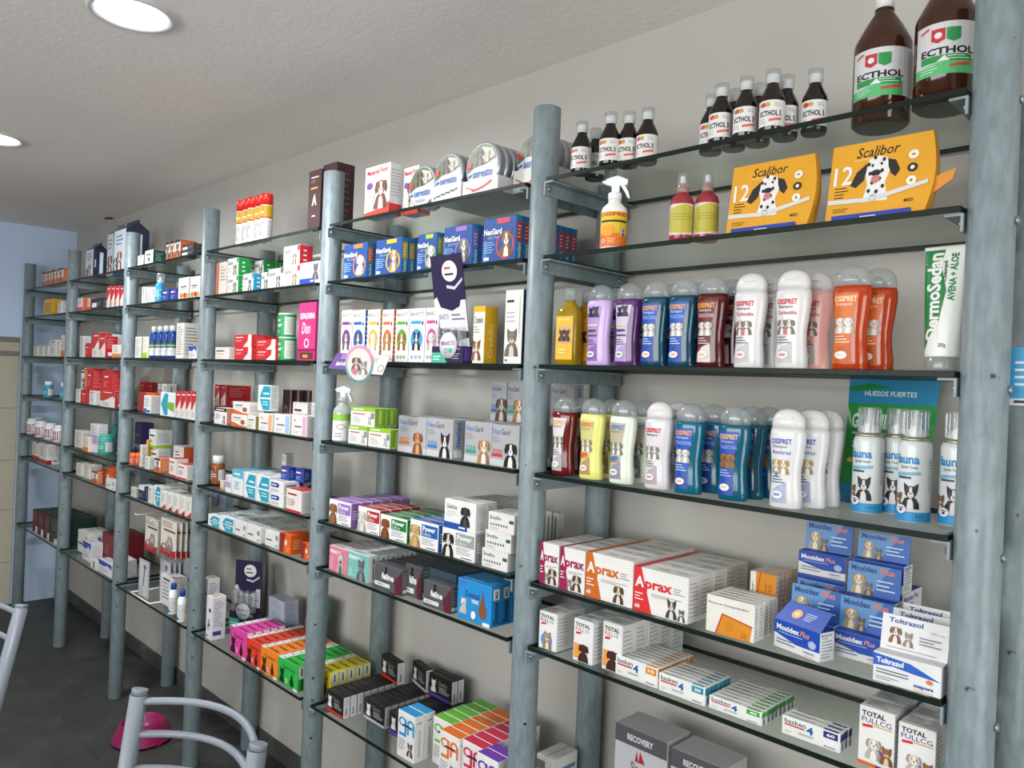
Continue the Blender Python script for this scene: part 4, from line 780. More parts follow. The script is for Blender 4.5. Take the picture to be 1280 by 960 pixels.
def tin(R_, d=.022):
    """round flat collar tin standing on its rim, picture lid to the front"""
    def mk():
        o = empty('collar_tin'); m = MB(); n = 40
        pr = [(.94, 0), (1, .003), (1, d*.45), (.985, d*.47), (.985, d), (.93, d+.001)]
        vs = [(R_*a*math.cos(2*math.pi*i/n), b, R_+R_*a*math.sin(2*math.pi*i/n)) for a, b in pr for i in range(n)]
        k = len(pr); fs = [(j*n+i, j*n+(i+1) % n, (j+1)*n+(i+1) % n, (j+1)*n+i) for j in range(k-1) for i in range(n)]+[tuple(range(n)), tuple((k-1)*n+i for i in range(n))]
        m.add(vs, fs, mat('b9bcc2', .25, .5, .5), True).build('tin_body', o)
        c = (.5, .5)
        pic = [(.5+.45*math.cos(math.radians(t)), .5+.45*math.sin(math.radians(t))) for t in range(15, 196, 12)]
        ops = [('e', 'd4d8e2', .5, .5, .46, .46), ('p', '5d6f4a', pic+[(.3, .5), (.6, .52)]), ('p', 'ccc6b4', [(.5, .9), (.8, .82), (.88, .66), (.6, .56), (.5, .7)]), ('pup', .44, .52, .36, '4a3a34', '8a6a58'), ('pup', .66, .56, .26, 'cdbfa6', 'e6dccb'), ('r', 'cf3a34', .06, .5, .2, .62), ('t', '1f5fb4', 'seresto', .24, .28, .82, .42), ('p', '1f5fb4', [(.1, .29), (.2, .33), (.2, .38), (.1, .34)]), ('l', '9aa0ac', .28, .14, .7, .22, 2)]
        link('lid_print', face_print('lid_print', ops, 2*R_, 2*R_, lambda u, v, l: (u-R_, -l, v)), o); return o
    return mk
def tray(w, d, hf, hb, red, lift):
    def mk():
        o = empty('display_tray'); m = MB(); C_ = mat('e4e2e0', .5, kind='card'); t = .0015
        m.box((t, t, 0), (w-t, d-t, lift), C_).box((0, 0, 0), (w, t, hf), C_).box((0, d-t, 0), (w, d, hb), C_)
        for x in (0, w-t): m.box((x, t, 0), (x+t, d-t, hf), C_)
        m.build('tray_body', o)
        c = 'cc4a44' if red else '3a4a3a'
        ops = [*[('e', c, .3+.5*i/9, .3+.5*(i/9)**2*.8, .035, .09) for i in range(10)], ('p', c, [(.05, .62), (.3, .3), (.34, .36), (.1, .62)])] if red else [*[('e', c, .12+.08*i, .3+.04*(i % 2)+.03*i, .04, .06) for i in range(10)]]
        link('front_print', face_print('front_print', ops, w, hf, lambda u, v, l: (u, -l, v)), o); return o
    return mk
def gable_pack(w, d, h, dark):
    def mk():
        o = empty('food_pack'); m = MB(); L_ = mat('c6cdd4', .3, 0, .5, 'card'); D_ = mat('232a3c', .3, 0, .5, 'card'); z1 = h*.80
        m.box((0, 0, 0), (w, d, z1), L_)
        m.add([(0, 0, z1), (w, 0, z1), (w, d, z1), (0, d, z1), (0, d*.5, h*.94), (w, d*.5, h*.94), (0, d*.5, h), (w, d*.5, h), (0, d*.56, h), (w, d*.56, h), (0, d*.56, h*.94), (w, d*.56, h*.94)],
              [(0, 1, 5, 4), (2, 3, 10, 11), (1, 2, 11, 5), (3, 0, 4, 10), (4, 5, 7, 6), (9, 8, 10, 11), (6, 7, 9, 8), (5, 11, 9, 7), (4, 6, 8, 10)], D_ if dark else mat('5a6a7c', .3, 0, .5, 'card'))
        m.build('pack_body', o)
        link('front_print', face_print('front_print', [('pup', .5, .03, .5, '8a5a38', 'e6d6c4'), ('pup', .2, .02, .36, '3a3434', 'e6e0da'), ('l', '7a8490', .2, .62, .8, .9, 3)], w, z1, lambda u, v, l: (u, -l, v)), o)
        link('side_print', face_print('side_print', [('r', '2f5f78' if not dark else '2a3350', 0, 0, 1, 1), ('r', 'e6eef2', .45, .1, .7, .9), ('l', 'b8c4cc', .1, .1, .25, .9, 1)], d, z1, lambda u, v, l: (w+l, u, v)), o); return o
    return mk
def jar(h, r, body, labelc, cap, lc=None, cut=.74):
    def mk():
        o = empty('pill_jar'); z = h*cut
        MB().lathe([(r*.93, 0), (r, .003), (r, z-.006), (r*.9, z), (r*.72, z+.002)], mat(body, .3, kind='plastic'), 24).build('jar_body', o)
        ops = [('r', labelc, 0, 0, 1, 1), ('l', lc or 'e6e6e6', .15, .15, .5, .8, 4), ('r', 'e6e4e2', .56, .1, .95, .9)]
        link('paper_label', wrap_print('paper_label', ops, 2*math.pi*r*.7, z*.66, cyl_surf(r, z*.12, -160), 12), o)
        MB().lathe([(r*.82, z), (r*.82, h-.002), (r*.76, h)], mat(cap, .35, kind='plastic'), 24).build('lid', o); return o
    return mk
def small_bottle(h, r, body, labelc, cap, capr=.55, cut=.7, bands=()):
    def mk():
        o = empty('dropper_bottle'); z = h*cut
        MB().lathe([(r*.93, 0), (r, .003), (r, z*.88), (r*.6, z), (r*.5, z+.003)], mat(body, .25, kind='plastic'), 22).build('bottle_body', o)
        link('paper_label', wrap_print('paper_label', [('r', labelc, 0, 0, 1, 1), *bands, ('l', 'c9c9cc', .2, .2, .7, .7, 3)], 2*math.pi*r*.7, z*.6, cyl_surf(r, z*.1, -160), 12), o)
        MB().lathe([(r*capr, z), (r*capr, h-.003), (r*capr*.9, h)], mat(cap, .35, kind='plastic'), 20).build('cap', o); return o
    return mk
def pump_bottle():
    o = empty('pump_bottle'); r = .021
    MB().lathe([(r*.95, 0), (r, .003), (r, .075), (r*.8, .084), (r*.5, .088)], mat('2f9fc4', .2, 0, .5, 'plastic'), 22).build('bottle_body', o)
    link('paper_label', wrap_print('paper_label', [('l', 'd6f0f6', .2, .2, .8, .8, 4)], 2*math.pi*r*.6, .06, cyl_surf(r, .01, -150), 10), o)
    MB().lathe([(.012, .087), (.012, .098), (.006, .1), (.006, .112)], WHITEP, 16).build('pump', o)
    MB().lathe([(.0165, .089), (.016, .128), (.014, .13)], CLEAR, 18, cap=(False, True)).build('overcap', o); return o
def display_carton(w, d, hf, hh, kind, header=True, lean=.0):
    """countertop carton: low printed front, picture card standing up behind it"""
    def mk():
        o = empty('display_carton'); C_ = mat('e8e8ea', .45, kind='card')
        if kind == 'mox':
            f = [('r', '1f4db4', 0, .52, 1, 1), ('p', '1f4db4', [(0, .54), (.5, .3), (1, .32), (1, .54)]), ('T', WH, 'Moxidex', .06, .66, .56, .86), ('i', 'f0a070', 'Plus', .58, .66, .78, .86), ('l', 'b8c8f0', .1, .55, .66, .62, 1), ('e', 'a8c0f0', .84, .5, .085, .14), ('e', 'f0c8a8', .84, .5, .035, .06), ('l', '4a5a8a', .06, .16, .5, .38, 2), ('t', '5a6a9c', 'mayors', .66, .12, .9, .22), ('r', 'e0a050', .68, .06, .88, .08)]
            hd = [('r', '5d93cc', 0, 0, 1, 1), ('p', '2f62b8', [(.45, 0), (1, 0), (1, 1), (.8, 1)]), ('T', '17357e', 'Moxidex', .06, .74, .56, .93), ('T', 'dc7a5a', 'Plus', .62, .74, .88, .93), ('pup', .22, .02, .68, 'd8b88c', 'f2e6d2'), ('cat', .42, .02, .42, '7d6350', 'b8a28c'), ('l', 'd0e0f4', .56, .2, .95, .6, 3)]
            bc, hc = '1f4db4', '1f4db4'
        else:
            f = [('p', '2a60c4', [(0, .55), (0, .95), (.55, .86), (1, .5), (.6, .55), (.3, .62)]), ('T', WH, 'Toltrazol', .05, .66, .46, .84), ('e', 'e0803a', .84, .42, .05, .07), *[('p', 'e0803a', [(.84+.02*math.cos(a), .42+.03*math.sin(a)), (.84+.085*math.cos(a+.12), .42+.13*math.sin(a+.12)), (.84+.03*math.cos(a+.4), .42+.04*math.sin(a+.4))]) for a in [i*math.pi/4 for i in range(8)]], ('l', '5a5a66', .05, .3, .7, .5, 2), ('l', '8a8a94', .05, .1, .4, .24, 2), ('T', '2a4aa0', 'mayors', .62, .12, .9, .24), ('r', 'e0a050', .62, .06, .9, .08)]
            hd = [('T', '24489c', 'Toltrazol', .1, .78, .62, .92), ('t', 'd89a5a', '200 mg', .72, .66, .94, .74), ('pup', .22, .2, .52, '8a5a3a', 'efe0d0'), ('cat', .42, .18, .42, '9a8c80', 'd8cec4'), ('l', '6a6a74', .58, .3, .95, .56, 3), ('l', '9a9aa4', .1, .06, .9, .12, 1)]
            bc, hc = 'e8e8ea', 'e8e8ea'
        m = MB(); t = .0012
        m.cbox((0, 0, 0), (w, d, hf), C_, .0008, {'T': mat(bc, .5, kind='card')}).build('carton_body', o)
        link('front_print', face_print('front_print', f, w, hf, lambda u, v, l: (u, -l, v)), o)
        link('side_print', face_print('side_print', [('l', '8a94ac', .12, .1, .88, .85, 7), ('t', '2a4aa0', 'Moxidex Plus' if kind == 'mox' else 'Toltrazol', .1, .86, .8, .95)], d, hf, lambda u, v, l: (w+l, u, v)), o)
        if header is None: pass
        elif header:
            HM = mat(hc, .45, kind='card'); ly = d*.55
            hp = MB(); hp.add([(x, y+ly, z) for x, y, z in ((0, 0, hf*.6), (w, 0, hf*.6), (w, lean, hf+hh), (0, lean, hf+hh), (0, .0016, hf*.6), (w, .0016, hf*.6), (w, lean+.0016, hf+hh), (0, lean+.0016, hf+hh))],
                [(0, 1, 2, 3), (7, 6, 5, 4), (0, 4, 5, 1), (1, 5, 6, 2), (2, 6, 7, 3), (3, 7, 4, 0)], HM); h_ = hp.build('header_card', o)
            link('header_print', face_print('header_print', hd, w, hh, lambda u, v, l: (u, ly+lean*(.4*hf+v)/(.4*hf+hh)-l, hf+v)), h_)
        elif kind == 'mox':      # lid flap swung up and forward
            hp = MB(); hp.add([(0, .0, hf), (w, 0, hf), (w+.004, .026, hf+hh), (.012, .026, hf+hh), (0, .002, hf), (w, .002, hf), (w+.004, .028, hf+hh), (.012, .028, hf+hh)],
                [(0, 1, 2, 3), (7, 6, 5, 4), (0, 4, 5, 1), (1, 5, 6, 2), (2, 6, 7, 3), (3, 7, 4, 0)], mat('1f4db4', .4, kind='card')); h_ = hp.build('lid_flap', o)
            link('flap_print', face_print('flap_print', [('e', 'f0b070', .36, .5, .11, .22), ('e', 'f6d8b8', .36, .5, .05, .1), ('l', 'c8d8f4', .54, .3, .8, .7, 4)], w, hh, lambda u, v, l: (u+.012*v/hh*(1-u/w), .026*v/hh-l-.0002, hf+v)), h_)
        return o
    return mk
def tab_display(w, d, hb, ht, tubes=True, lean=0.):
    """dark purple counter display: box base, tall back card, clear blister tubes in front"""
    def mk():
        o = empty('tablet_display'); P_ = mat('2b1f48', .4, kind='card'); m = MB()
        m.cbox((0, 0, 0), (w, d, hb), P_, .0008).build('display_base', o)
        link('base_print', face_print('base_print', [('p', '49b89c', [(0, 0), (.5, 0), (.36, .62), (0, .62)]), ('l', 'e6f6f0', .06, .12, .34, .46, 2), ('t', 'd8d0ec', 'BRAVECTO', .5, .78, .9, .9), ('l', 'b8a8dc', .62, .2, .92, .6, 3)], w, hb, lambda u, v, l: (u, -l, v)), o)
        link('side_print', face_print('side_print', [('r', '5a3a94', .1, .1, .9, .9)], d, hb, lambda u, v, l: (w+l, u, v)), o)
        b = MB(); y0 = d*.62; b.add([(x, y0+e+lean*z/ht, z) for e in (0, .002) for x, z in ((0, hb*.3), (w, hb*.3), (w, ht), (0, ht))], [(0, 1, 2, 3), (7, 6, 5, 4), (0, 4, 5, 1), (1, 5, 6, 2), (2, 6, 7, 3), (3, 7, 4, 0)], P_); bc = b.build('back_card', o)
        link('card_print', face_print('card_print', [('p', 'e6e4ea', [(0, .05), (1, .05), (1, .56), (.85, .56), (.8, .5), (.55, .46), (.2, .5), (.1, .6), (0, .58)]), ('t', '8a5a8f', 'BRAVECTO', .12, .38, .42, .43), ('l', '6a6a74', .52, .36, .94, .44, 2), ('e', WH, .58, .84, .24, .1), ('l', 'c04a4a', .42, .84, .74, .9, 1), ('l', '3a3a3e', .42, .78, .74, .84, 1), ('p', 'd8d4e2', [(.45, .68), (.7, .66), (.95, .74), (.96, .77), (.7, .69), (.45, .71)]), ('p', '2b1f48', [(0, .12), (1, .2), (1, .26), (0, .3)]), ('r', 'e6e4ea', .2, .21, .5, .24)], w, ht-hb*.3, lambda u, v, l: (u, d*.62-l+lean*(v+hb*.3)/ht, v+hb*.3)), bc)
        MB().lathe([(.0001, 0), (w*.27, 0), (w*.27, .002), (.0001, .002)], mat('e9e6ec', .4, kind='card'), 26, cap=(False, False)).build('round_badge', o, (w*.55, -.001, hb*1.05)).rotation_euler.x = math.pi/2
        link('badge_print', face_print('badge_print', [('t', 'a04a8a', 'BRAVECTO', .1, .5, .9, .66), ('ring', '49b89c', .4, .3, .1, .1, .6), ('r', '49b89c', .55, .22, .75, .38)], w*.54, w*.54, lambda u, v, l: (u+w*.28, -.0035-l, v+hb*1.05-w*.27)), o)
        if tubes:
            for i in range(4):
                MB().lathe([(w*.1, hb), (w*.1, hb*2.0), (w*.06, hb*2.14), (.0005, hb*2.16)], CLEAR, 12, cx=w*(.14+.24*i), cy=d*.22, cap=(False, False)).build('blister_tube', o)
        return o
    return mk
def canister(w, d, h, c):
    def mk():
        o = empty('powder_canister'); m = MB(); n = 26
        m.lathe([(w/2*.98, 0), (w/2, .003), (w/2, h-.008), (w/2*.97, h-.004)], mat(c, .35, 0, .4, 'plastic'), n, ex=1, ey=d/w).build('canister_body', o)
        ops = [('r', 'dfe9df', .56, .04, .95, .9), ('l', '8a9a8a', .6, .1, .92, .84, 10), ('T', WH, 'MAX', .14, .66, .42, .8), ('p', 'dff0df', [(.1, .36), (.42, .42), (.48, .56), (.14, .5)]), ('t', '1f7a3a', '121', .18, .41, .36, .5), ('l', 'bfe0c4', .1, .1, .5, .24, 2)]
        r = w/2
        def surf(u, v, l): t = math.radians(-165)+u/r; return (math.cos(t)*(r+l), math.sin(t)*(r+l)*d/w, v+h*.06)
        link('paper_label', wrap_print('paper_label', ops, math.pi*r*1.15, h*.86, surf, 14), o)
        MB().lathe([(w/2*.99, h-.006), (w/2*.99, h-.001), (w/2*.94, h)], mat('b9c9bd', .4, kind='plastic'), n, ex=1, ey=d/w).build('lid', o); return o
    return mk
def hang_card(w, h, kind):
    def mk():
        o = empty('toy_card'); C_ = mat('e6e0d6' if kind == 'red' else 'b9bac4', .4, kind='card'); MB().cbox((0, 0, 0), (w, .003, h), C_, .0006).build('backing_card', o)
        ops = ([('p', 'b81f2a', [(0, 0), (1, 0), (1, .22), (.5, .12), (0, .24)]), ('pup', .6, .1, .5, 'b8803a', 'e8d8b8'), ('e', 'c8283a', .62, .2, .14, .09), ('l', 'b06a70', .1, .78, .9, .96, 3), ('r', '3a2a2a', .2, .68, .95, .72), ('ring', 'a8727a', .25, .2, .2, .12, .7)]
               if kind == 'red' else [('r', 'd0d2da', .1, .05, .9, .95), ('e', '6a6e7c', .6, .82, .14, .07), ('p', '4a4e5c', [(.55, .76), (.63, .76), (.5, .3), (.42, .3)]), ('l', '7a7e8c', .14, .08, .5, .26, 4)])
        link('card_print', face_print('card_print', ops, w, h, lambda u, v, l: (u, -l, v)), o)
        if kind == 'red':
            MB().lathe([(.0001, 0), (w*.2, 0), (w*.16, .010), (.0001, .012)], CLEAR, 14, cap=(False, False)).build('blister', o, (w*.62, 0, h*.3)).rotation_euler.x = math.pi/2
        return o
    return mk
def poster(w, h, lean):
    o = empty('leaflet'); m = MB()
    m.add([(0, 0, 0), (w, 0, 0), (w, lean, h), (0, lean, h), (0, .002, 0), (w, .002, 0), (w, lean+.002, h), (0, lean+.002, h)], [(0, 1, 2, 3), (7, 6, 5, 4), (0, 4, 5, 1), (1, 5, 6, 2), (2, 6, 7, 3), (3, 7, 4, 0)], mat('2c605e', .4, kind='card')).build('card', o)
    link('card_print', face_print('card_print', [('r', '171b2c', 0, 0, 1, .34), ('r', '1b2030', 0, .88, .3, 1), ('l', '8a90a8', .6, .1, .94, .3, 4), ('dog', .14, .46, .3, 'b06a5c', 'e0b0a0'), ('l', 'cfe0dc', .06, .4, .3, .44, 1), ('l', 'a8c4c0', .55, .5, .8, .6, 2)], w, h, lambda u, v, l: (u, lean*v/h-l-.0004, v)), o); return o
def shelf_tag(o=None):
    """purple and white shelf talker with a round picture, clipped to a shelf edge"""
    o = empty('shelf_tag')
    MB().prism([(-.072, -.026), (-.012, -.028), (.012, .006), (-.05, .010)], mat('6a3a98', .4, kind='card'), -.001, .0).build('purple_card', o)
    MB().prism([(.0, -.034), (.062, -.036), (.078, .006), (.02, .008)], mat('e6e2dc', .45, kind='card'), -.0022, -.0012).build('white_card', o)
    MB().lathe([(.0001, 0), (.034, 0), (.034, .0012), (.0001, .0012)], mat('8fc4cc', .4, kind='card'), 30, ex=1., ey=1.25, cap=(False, False)).build('round_card', o, (.006, -.0024, -.013)).rotation_euler.x = math.pi/2
    link('round_print', face_print('round_print', [('e', 'd88aa8', .5, .62, .48, .36), ('e', 'd8d0cc', .5, .48, .42, .42), ('pup', .4, .3, .4, '6a4a3c', 'd8c0b0'), ('cat', .66, .22, .36, '9a9692', 'e0dcd8'), ('e', 'c86a7a', .35, .3, .1, .08)], .068, .085, lambda u, v, l: (u-.028, -.0037-l, v-.0555)), o)
    link('purple_print', face_print('purple_print', [('T', WH, 'BRAVECTO', .2, .2, .85, .42), ('l', 'd8c8ec', .3, .62, .85, .9, 2)], .06, .036, lambda u, v, l: (u-.068+v*.4, -.0012-l, v-.026)), o)
    link('white_print', face_print('white_print', [('l', '9a9aa0', .3, .6, .7, .9, 3), ('ring', '7a7a80', .8, .3, .12, .2, .8)], .06, .04, lambda u, v, l: (u+.006+v*.3, -.0024-l, v-.034)), o)
    MB().box((-.012, .0, -.004), (.012, .0012, .006), CLEAR).build('clip', o); MB().tube([(0, .001, 0), (.03, .05, .002), (.045, .098, .0)], .0016, CLEAR, 6).build('clip_arm', o); o.scale = (1.3, 1, 1.25); return o

def end_card():
    o = empty('hanging_card'); MB().cbox((0, 0, 0), (.07, .002, .088), mat('e6e8ea', .4, kind='card'), .0005).build('card', o)
    link('card_print', face_print('card_print', [('r', '3f9fd0', .0, .12, 1, 1), ('r', '2a2e36', .1, .04, .9, .09), ('l', 'd8ecf6', .1, .3, .8, .8, 4)], .07, .088, lambda u, v, l: (u, -l, v)), o); return o

# ---------------------------------------------------------------- everything on the shelves (metres; x along the wall, y away from the room)
# widest-seen bay: top shelf
put('syrup',bottle_syrup,-0.8178,-0.001,2.0776,'small dark syrup bottle with clear dosing cup, beside the round collar tins','bottle','small dark syrup bottles on the top shelf',rz=5)
put('syrup',bottle_syrup,-0.8229,0.054,2.0776,'small dark syrup bottle with clear dosing cup, beside the round collar tins','bottle','small dark syrup bottles on the top shelf',rz=5)
put('syrup',bottle_syrup,-0.7308,-0.009,2.0776,'small dark syrup bottle with clear dosing cup, beside the round collar tins','bottle','small dark syrup bottles on the top shelf',rz=5)
put('syrup',bottle_syrup,-0.6986,0.014,2.0776,'small dark syrup bottle with clear dosing cup, beside the round collar tins','bottle','small dark syrup bottles on the top shelf',rz=5)
put('syrup',bottle_syrup,-0.6531,0.019,2.0776,'small dark syrup bottle with clear dosing cup, beside the round collar tins','bottle','small dark syrup bottles on the top shelf',rz=5)
BX('greyjug',-0.8423,0.099,2.0776,0.03,0.03,0.1,0,1,'small grey carton hidden behind the small dark syrup bottles')
put('syrup',bottle_syrup,-0.5109,0.038,2.0776,'small dark syrup bottle with clear dosing cup, beside the big amber bottles','bottle','small dark syrup bottles on the top shelf',rz=5)
put('syrup',bottle_syrup,-0.4616,0.0418,2.0776,'small dark syrup bottle with clear dosing cup, beside the big amber bottles','bottle','small dark syrup bottles on the top shelf',rz=5)
put('syrup',bottle_syrup,-0.4119,0.0441,2.0776,'small dark syrup bottle with clear dosing cup, beside the big amber bottles','bottle','small dark syrup bottles on the top shelf',rz=5)
put('syrup',bottle_syrup,-0.3554,0.0409,2.0776,'small dark syrup bottle with clear dosing cup, beside the big amber bottles','bottle','small dark syrup bottles on the top shelf',rz=5)
put('syrup',bottle_syrup,-0.3027,0.0461,2.0776,'small dark syrup bottle with clear dosing cup, beside the big amber bottles','bottle','small dark syrup bottles on the top shelf',rz=5)
put('syrup',bottle_syrup,-0.4674,0.0,2.0776,'small dark syrup bottle with clear dosing cup, beside the big amber bottles','bottle','small dark syrup bottles on the top shelf',rz=5)
put('syrup',bottle_syrup,-0.4151,0.0,2.0776,'small dark syrup bottle with clear dosing cup, beside the big amber bottles','bottle','small dark syrup bottles on the top shelf',rz=5)
put('syrup',bottle_syrup,-0.3621,0.0,2.0776,'small dark syrup bottle with clear dosing cup, beside the big amber bottles','bottle','small dark syrup bottles on the top shelf',rz=5)
put('jug',bottle_jug,-0.1995,0.084,2.0776,'big amber glass bottle whose white cap is in view, green and white label','bottle','big amber bottles',rz=12)
put('jug',bottle_jug,-0.088,0.054,2.0776,'big amber glass bottle with green and white label, right beside the steel post','bottle','big amber bottles',rz=16)
# second shelf
put('trig',lambda: trigger_bottle("orange"),-0.722,0.004,1.8983,'white trigger spray bottle with yellow and orange label','bottle',rz=10)
put('mist',mist_bottle,-0.5499,0.004,1.8983,'pink mist bottle with yellow blotched label, the one nearer the trigger spray','bottle','pink mist bottles',rz=8)
put('mist',mist_bottle,-0.5052,0.024,1.8983,'pink mist bottle with yellow blotched label, the one nearer the yellow collar boxes','bottle','pink mist bottles',rz=8)
put('scal1',collar_box(0.1571,0.131,False),-0.4362,-0.009,1.8983,'yellow flea-collar carton with dalmatian photo, next to the pink mist bottles',"box","yellow collar boxes")
put('scal2',collar_box(0.1585,0.1335,True),-0.2452,-0.009,1.8983,'yellow flea-collar carton with dalmatian photo and an open end flap',"box","yellow collar boxes")
# shampoo shelf
put('oil',oil_bottle,-0.8374,0.004,1.6467,'clear bottle of yellow oil with ribbed cap and dog label','bottle','yellow oil bottles',rz=6)
put('oil',oil_bottle,-0.8292,0.054,1.6467,'clear bottle of yellow oil with ribbed cap and dog label','bottle','yellow oil bottles',rz=6)
put('s_lil',shampoo(('c3a6da', 0.25, 0.0, 0.5, 'plastic'),'clear','lilac',0.178,0.0315),-0.749,0.004,1.6467,'pale lilac opaque shampoo bottle with purple label','shampoo bottle','lilac shampoo',rz=8)
put('s_lil',shampoo(('c3a6da', 0.25, 0.0, 0.5, 'plastic'),'clear','lilac',0.178,0.0315),-0.7487,0.064,1.6467,'pale lilac opaque shampoo bottle with purple label','shampoo bottle','lilac shampoo',rz=8)
put('s_vio',shampoo(('7d3f8f', 0.12, 0.8, 0.5, 'liquid'),'clear','violet',0.178,0.0315),-0.6745,0.009,1.6467,'see-through violet shampoo bottle with pale label','shampoo bottle','violet shampoo',rz=8)
put('s_vio',shampoo(('7d3f8f', 0.12, 0.8, 0.5, 'liquid'),'clear','violet',0.178,0.0315),-0.6715,0.069,1.6467,'see-through violet shampoo bottle with pale label','shampoo bottle','violet shampoo',rz=8)
put('s_blu',shampoo(('14607f', 0.12, 0.8, 0.5, 'liquid'),'clear','blue',0.178,0.0315),-0.6025,0.004,1.6467,'teal-blue shampoo bottle with blue puppy label, on the shelf with yellow oil bottles','shampoo bottle','blue shampoo upper shelf',rz=8)
put('s_blu',shampoo(('14607f', 0.12, 0.8, 0.5, 'liquid'),'clear','blue',0.178,0.0315),-0.5362,0.004,1.6467,'teal-blue shampoo bottle with blue puppy label, on the shelf with yellow oil bottles','shampoo bottle','blue shampoo upper shelf',rz=8)
put('s_blu',shampoo(('14607f', 0.12, 0.8, 0.5, 'liquid'),'clear','blue',0.178,0.0315),-0.6063,0.064,1.6467,'teal-blue shampoo bottle with blue puppy label, on the shelf with yellow oil bottles','shampoo bottle','blue shampoo upper shelf',rz=8)
put('s_blu',shampoo(('14607f', 0.12, 0.8, 0.5, 'liquid'),'clear','blue',0.178,0.0315),-0.5364,0.064,1.6467,'teal-blue shampoo bottle with blue puppy label, on the shelf with yellow oil bottles','shampoo bottle','blue shampoo upper shelf',rz=8)
put('s_red',shampoo(('6a1018', 0.12, 0.85, 0.5, 'liquid'),'clear','red',0.178,0.0315),-0.4711,0.004,1.6467,'dark red shampoo bottle standing between the blue and the white bottles','shampoo bottle','dark red shampoo',rz=8)
put('s_red',shampoo(('6a1018', 0.12, 0.85, 0.5, 'liquid'),'clear','red',0.178,0.0315),-0.4624,0.059,1.6467,'dark red shampoo bottle standing between the blue and the white bottles','shampoo bottle','dark red shampoo',rz=8)
put('s_chl',shampoo(('d0cecf', 0.25, 0.0, 0.5, 'plastic'),'white','chlor',0.178,0.0315),-0.39,0.004,1.6467,'white shampoo bottle with red brand name, beside the orange shampoo','shampoo bottle','white chlorhexidine shampoo',rz=8)
put('s_chl',shampoo(('d0cecf', 0.25, 0.0, 0.5, 'plastic'),'white','chlor',0.178,0.0315),-0.3794,0.059,1.6467,'white shampoo bottle with red brand name, beside the orange shampoo','shampoo bottle','white chlorhexidine shampoo',rz=8)
put('s_chl',shampoo(('d0cecf', 0.25, 0.0, 0.5, 'plastic'),'white','chlor',0.178,0.0315),-0.3073,0.004,1.6467,'white shampoo bottle with red brand name, beside the orange shampoo','shampoo bottle','white chlorhexidine shampoo',rz=8)
put('s_pnk',shampoo(('eab0aa', 0.25, 0.0, 0.5, 'plastic'),'white','chlor',0.178,0.0315),-0.2883,0.054,1.6467,'salmon pink shampoo bottle with a white cap behind a white bottle','shampoo bottle','shampoo bottles in rows',rz=8)
put('s_ora',shampoo(('dd5212', 0.12, 0.8, 0.5, 'liquid'),'clear','orange',0.178,0.0315),-0.2038,0.004,1.6467,'bright orange see-through shampoo bottle','shampoo bottle','orange shampoo',rz=8)
put('s_ora',shampoo(('dd5212', 0.12, 0.8, 0.5, 'liquid'),'clear','orange',0.178,0.0315),-0.1799,0.054,1.6467,'bright orange see-through shampoo bottle','shampoo bottle','orange shampoo',rz=8)
put('tube',cream_tube,-0.0654,0.019,1.6467,'green and white shampoo tube standing on its cap','tube',rz=-4)
# lower shampoo shelf
put('s_rd2',shampoo(('8a1620', 0.12, 0.8, 0.5, 'liquid'),'clear','redwhite',0.178,0.0315),-0.8386,0.004,1.3967,'red shampoo bottle with white label at the end of the lower shampoo row','shampoo bottle','red shampoo lower shelf',rz=8)
put('s_rd2',shampoo(('8a1620', 0.12, 0.8, 0.5, 'liquid'),'clear','redwhite',0.178,0.0315),-0.8414,0.064,1.3967,'red shampoo bottle with white label at the end of the lower shampoo row','shampoo bottle','red shampoo lower shelf',rz=8)
put('s_yel',shampoo(('dcd97a', 0.25, 0.0, 0.5, 'plastic'),'clear','yellow',0.178,0.0315),-0.7564,0.004,1.3967,'pale yellow shampoo bottle with tan label','shampoo bottle','yellow shampoo',rz=8)
put('s_yel',shampoo(('dcd97a', 0.25, 0.0, 0.5, 'plastic'),'clear','yellow',0.178,0.0315),-0.7519,0.064,1.3967,'pale yellow shampoo bottle with tan label','shampoo bottle','yellow shampoo',rz=8)
put('s_crb',shampoo(('d8e0d0', 0.25, 0.0, 0.5, 'plastic'),'clear','creamblue',0.178,0.0315),-0.6731,0.004,1.3967,'milky white shampoo bottle with blue and tan label','shampoo bottle','milky shampoo',rz=8)
put('s_crb',shampoo(('d8e0d0', 0.25, 0.0, 0.5, 'plastic'),'clear','creamblue',0.178,0.0315),-0.6642,0.064,1.3967,'milky white shampoo bottle with blue and tan label','shampoo bottle','milky shampoo',rz=8)
put('s_pk2',shampoo(('d0cbd0', 0.25, 0.0, 0.5, 'plastic'),'white','pink',0.178,0.0315),-0.5816,0.004,1.3967,'white shampoo bottle with orange-red brand name, next to the milky bottles','shampoo bottle','white shampoo lower shelf',rz=8)
put('s_pk2',shampoo(('d0cbd0', 0.25, 0.0, 0.5, 'plastic'),'white','pink',0.178,0.0315),-0.5766,0.064,1.3967,'white shampoo bottle with orange-red brand name, next to the milky bottles','shampoo bottle','white shampoo lower shelf',rz=8)
put('s_bl2',shampoo(('1a86a8', 0.12, 0.8, 0.5, 'liquid'),'clear','blue',0.178,0.0315),-0.5097,0.004,1.3967,'turquoise shampoo bottle with a white puppy on its blue label','shampoo bottle','turquoise puppy shampoo',rz=8)
put('s_bl2',shampoo(('1a86a8', 0.12, 0.8, 0.5, 'liquid'),'clear','blue',0.178,0.0315),-0.4904,0.059,1.3967,'turquoise shampoo bottle with a white puppy on its blue label','shampoo bottle','turquoise puppy shampoo',rz=8)
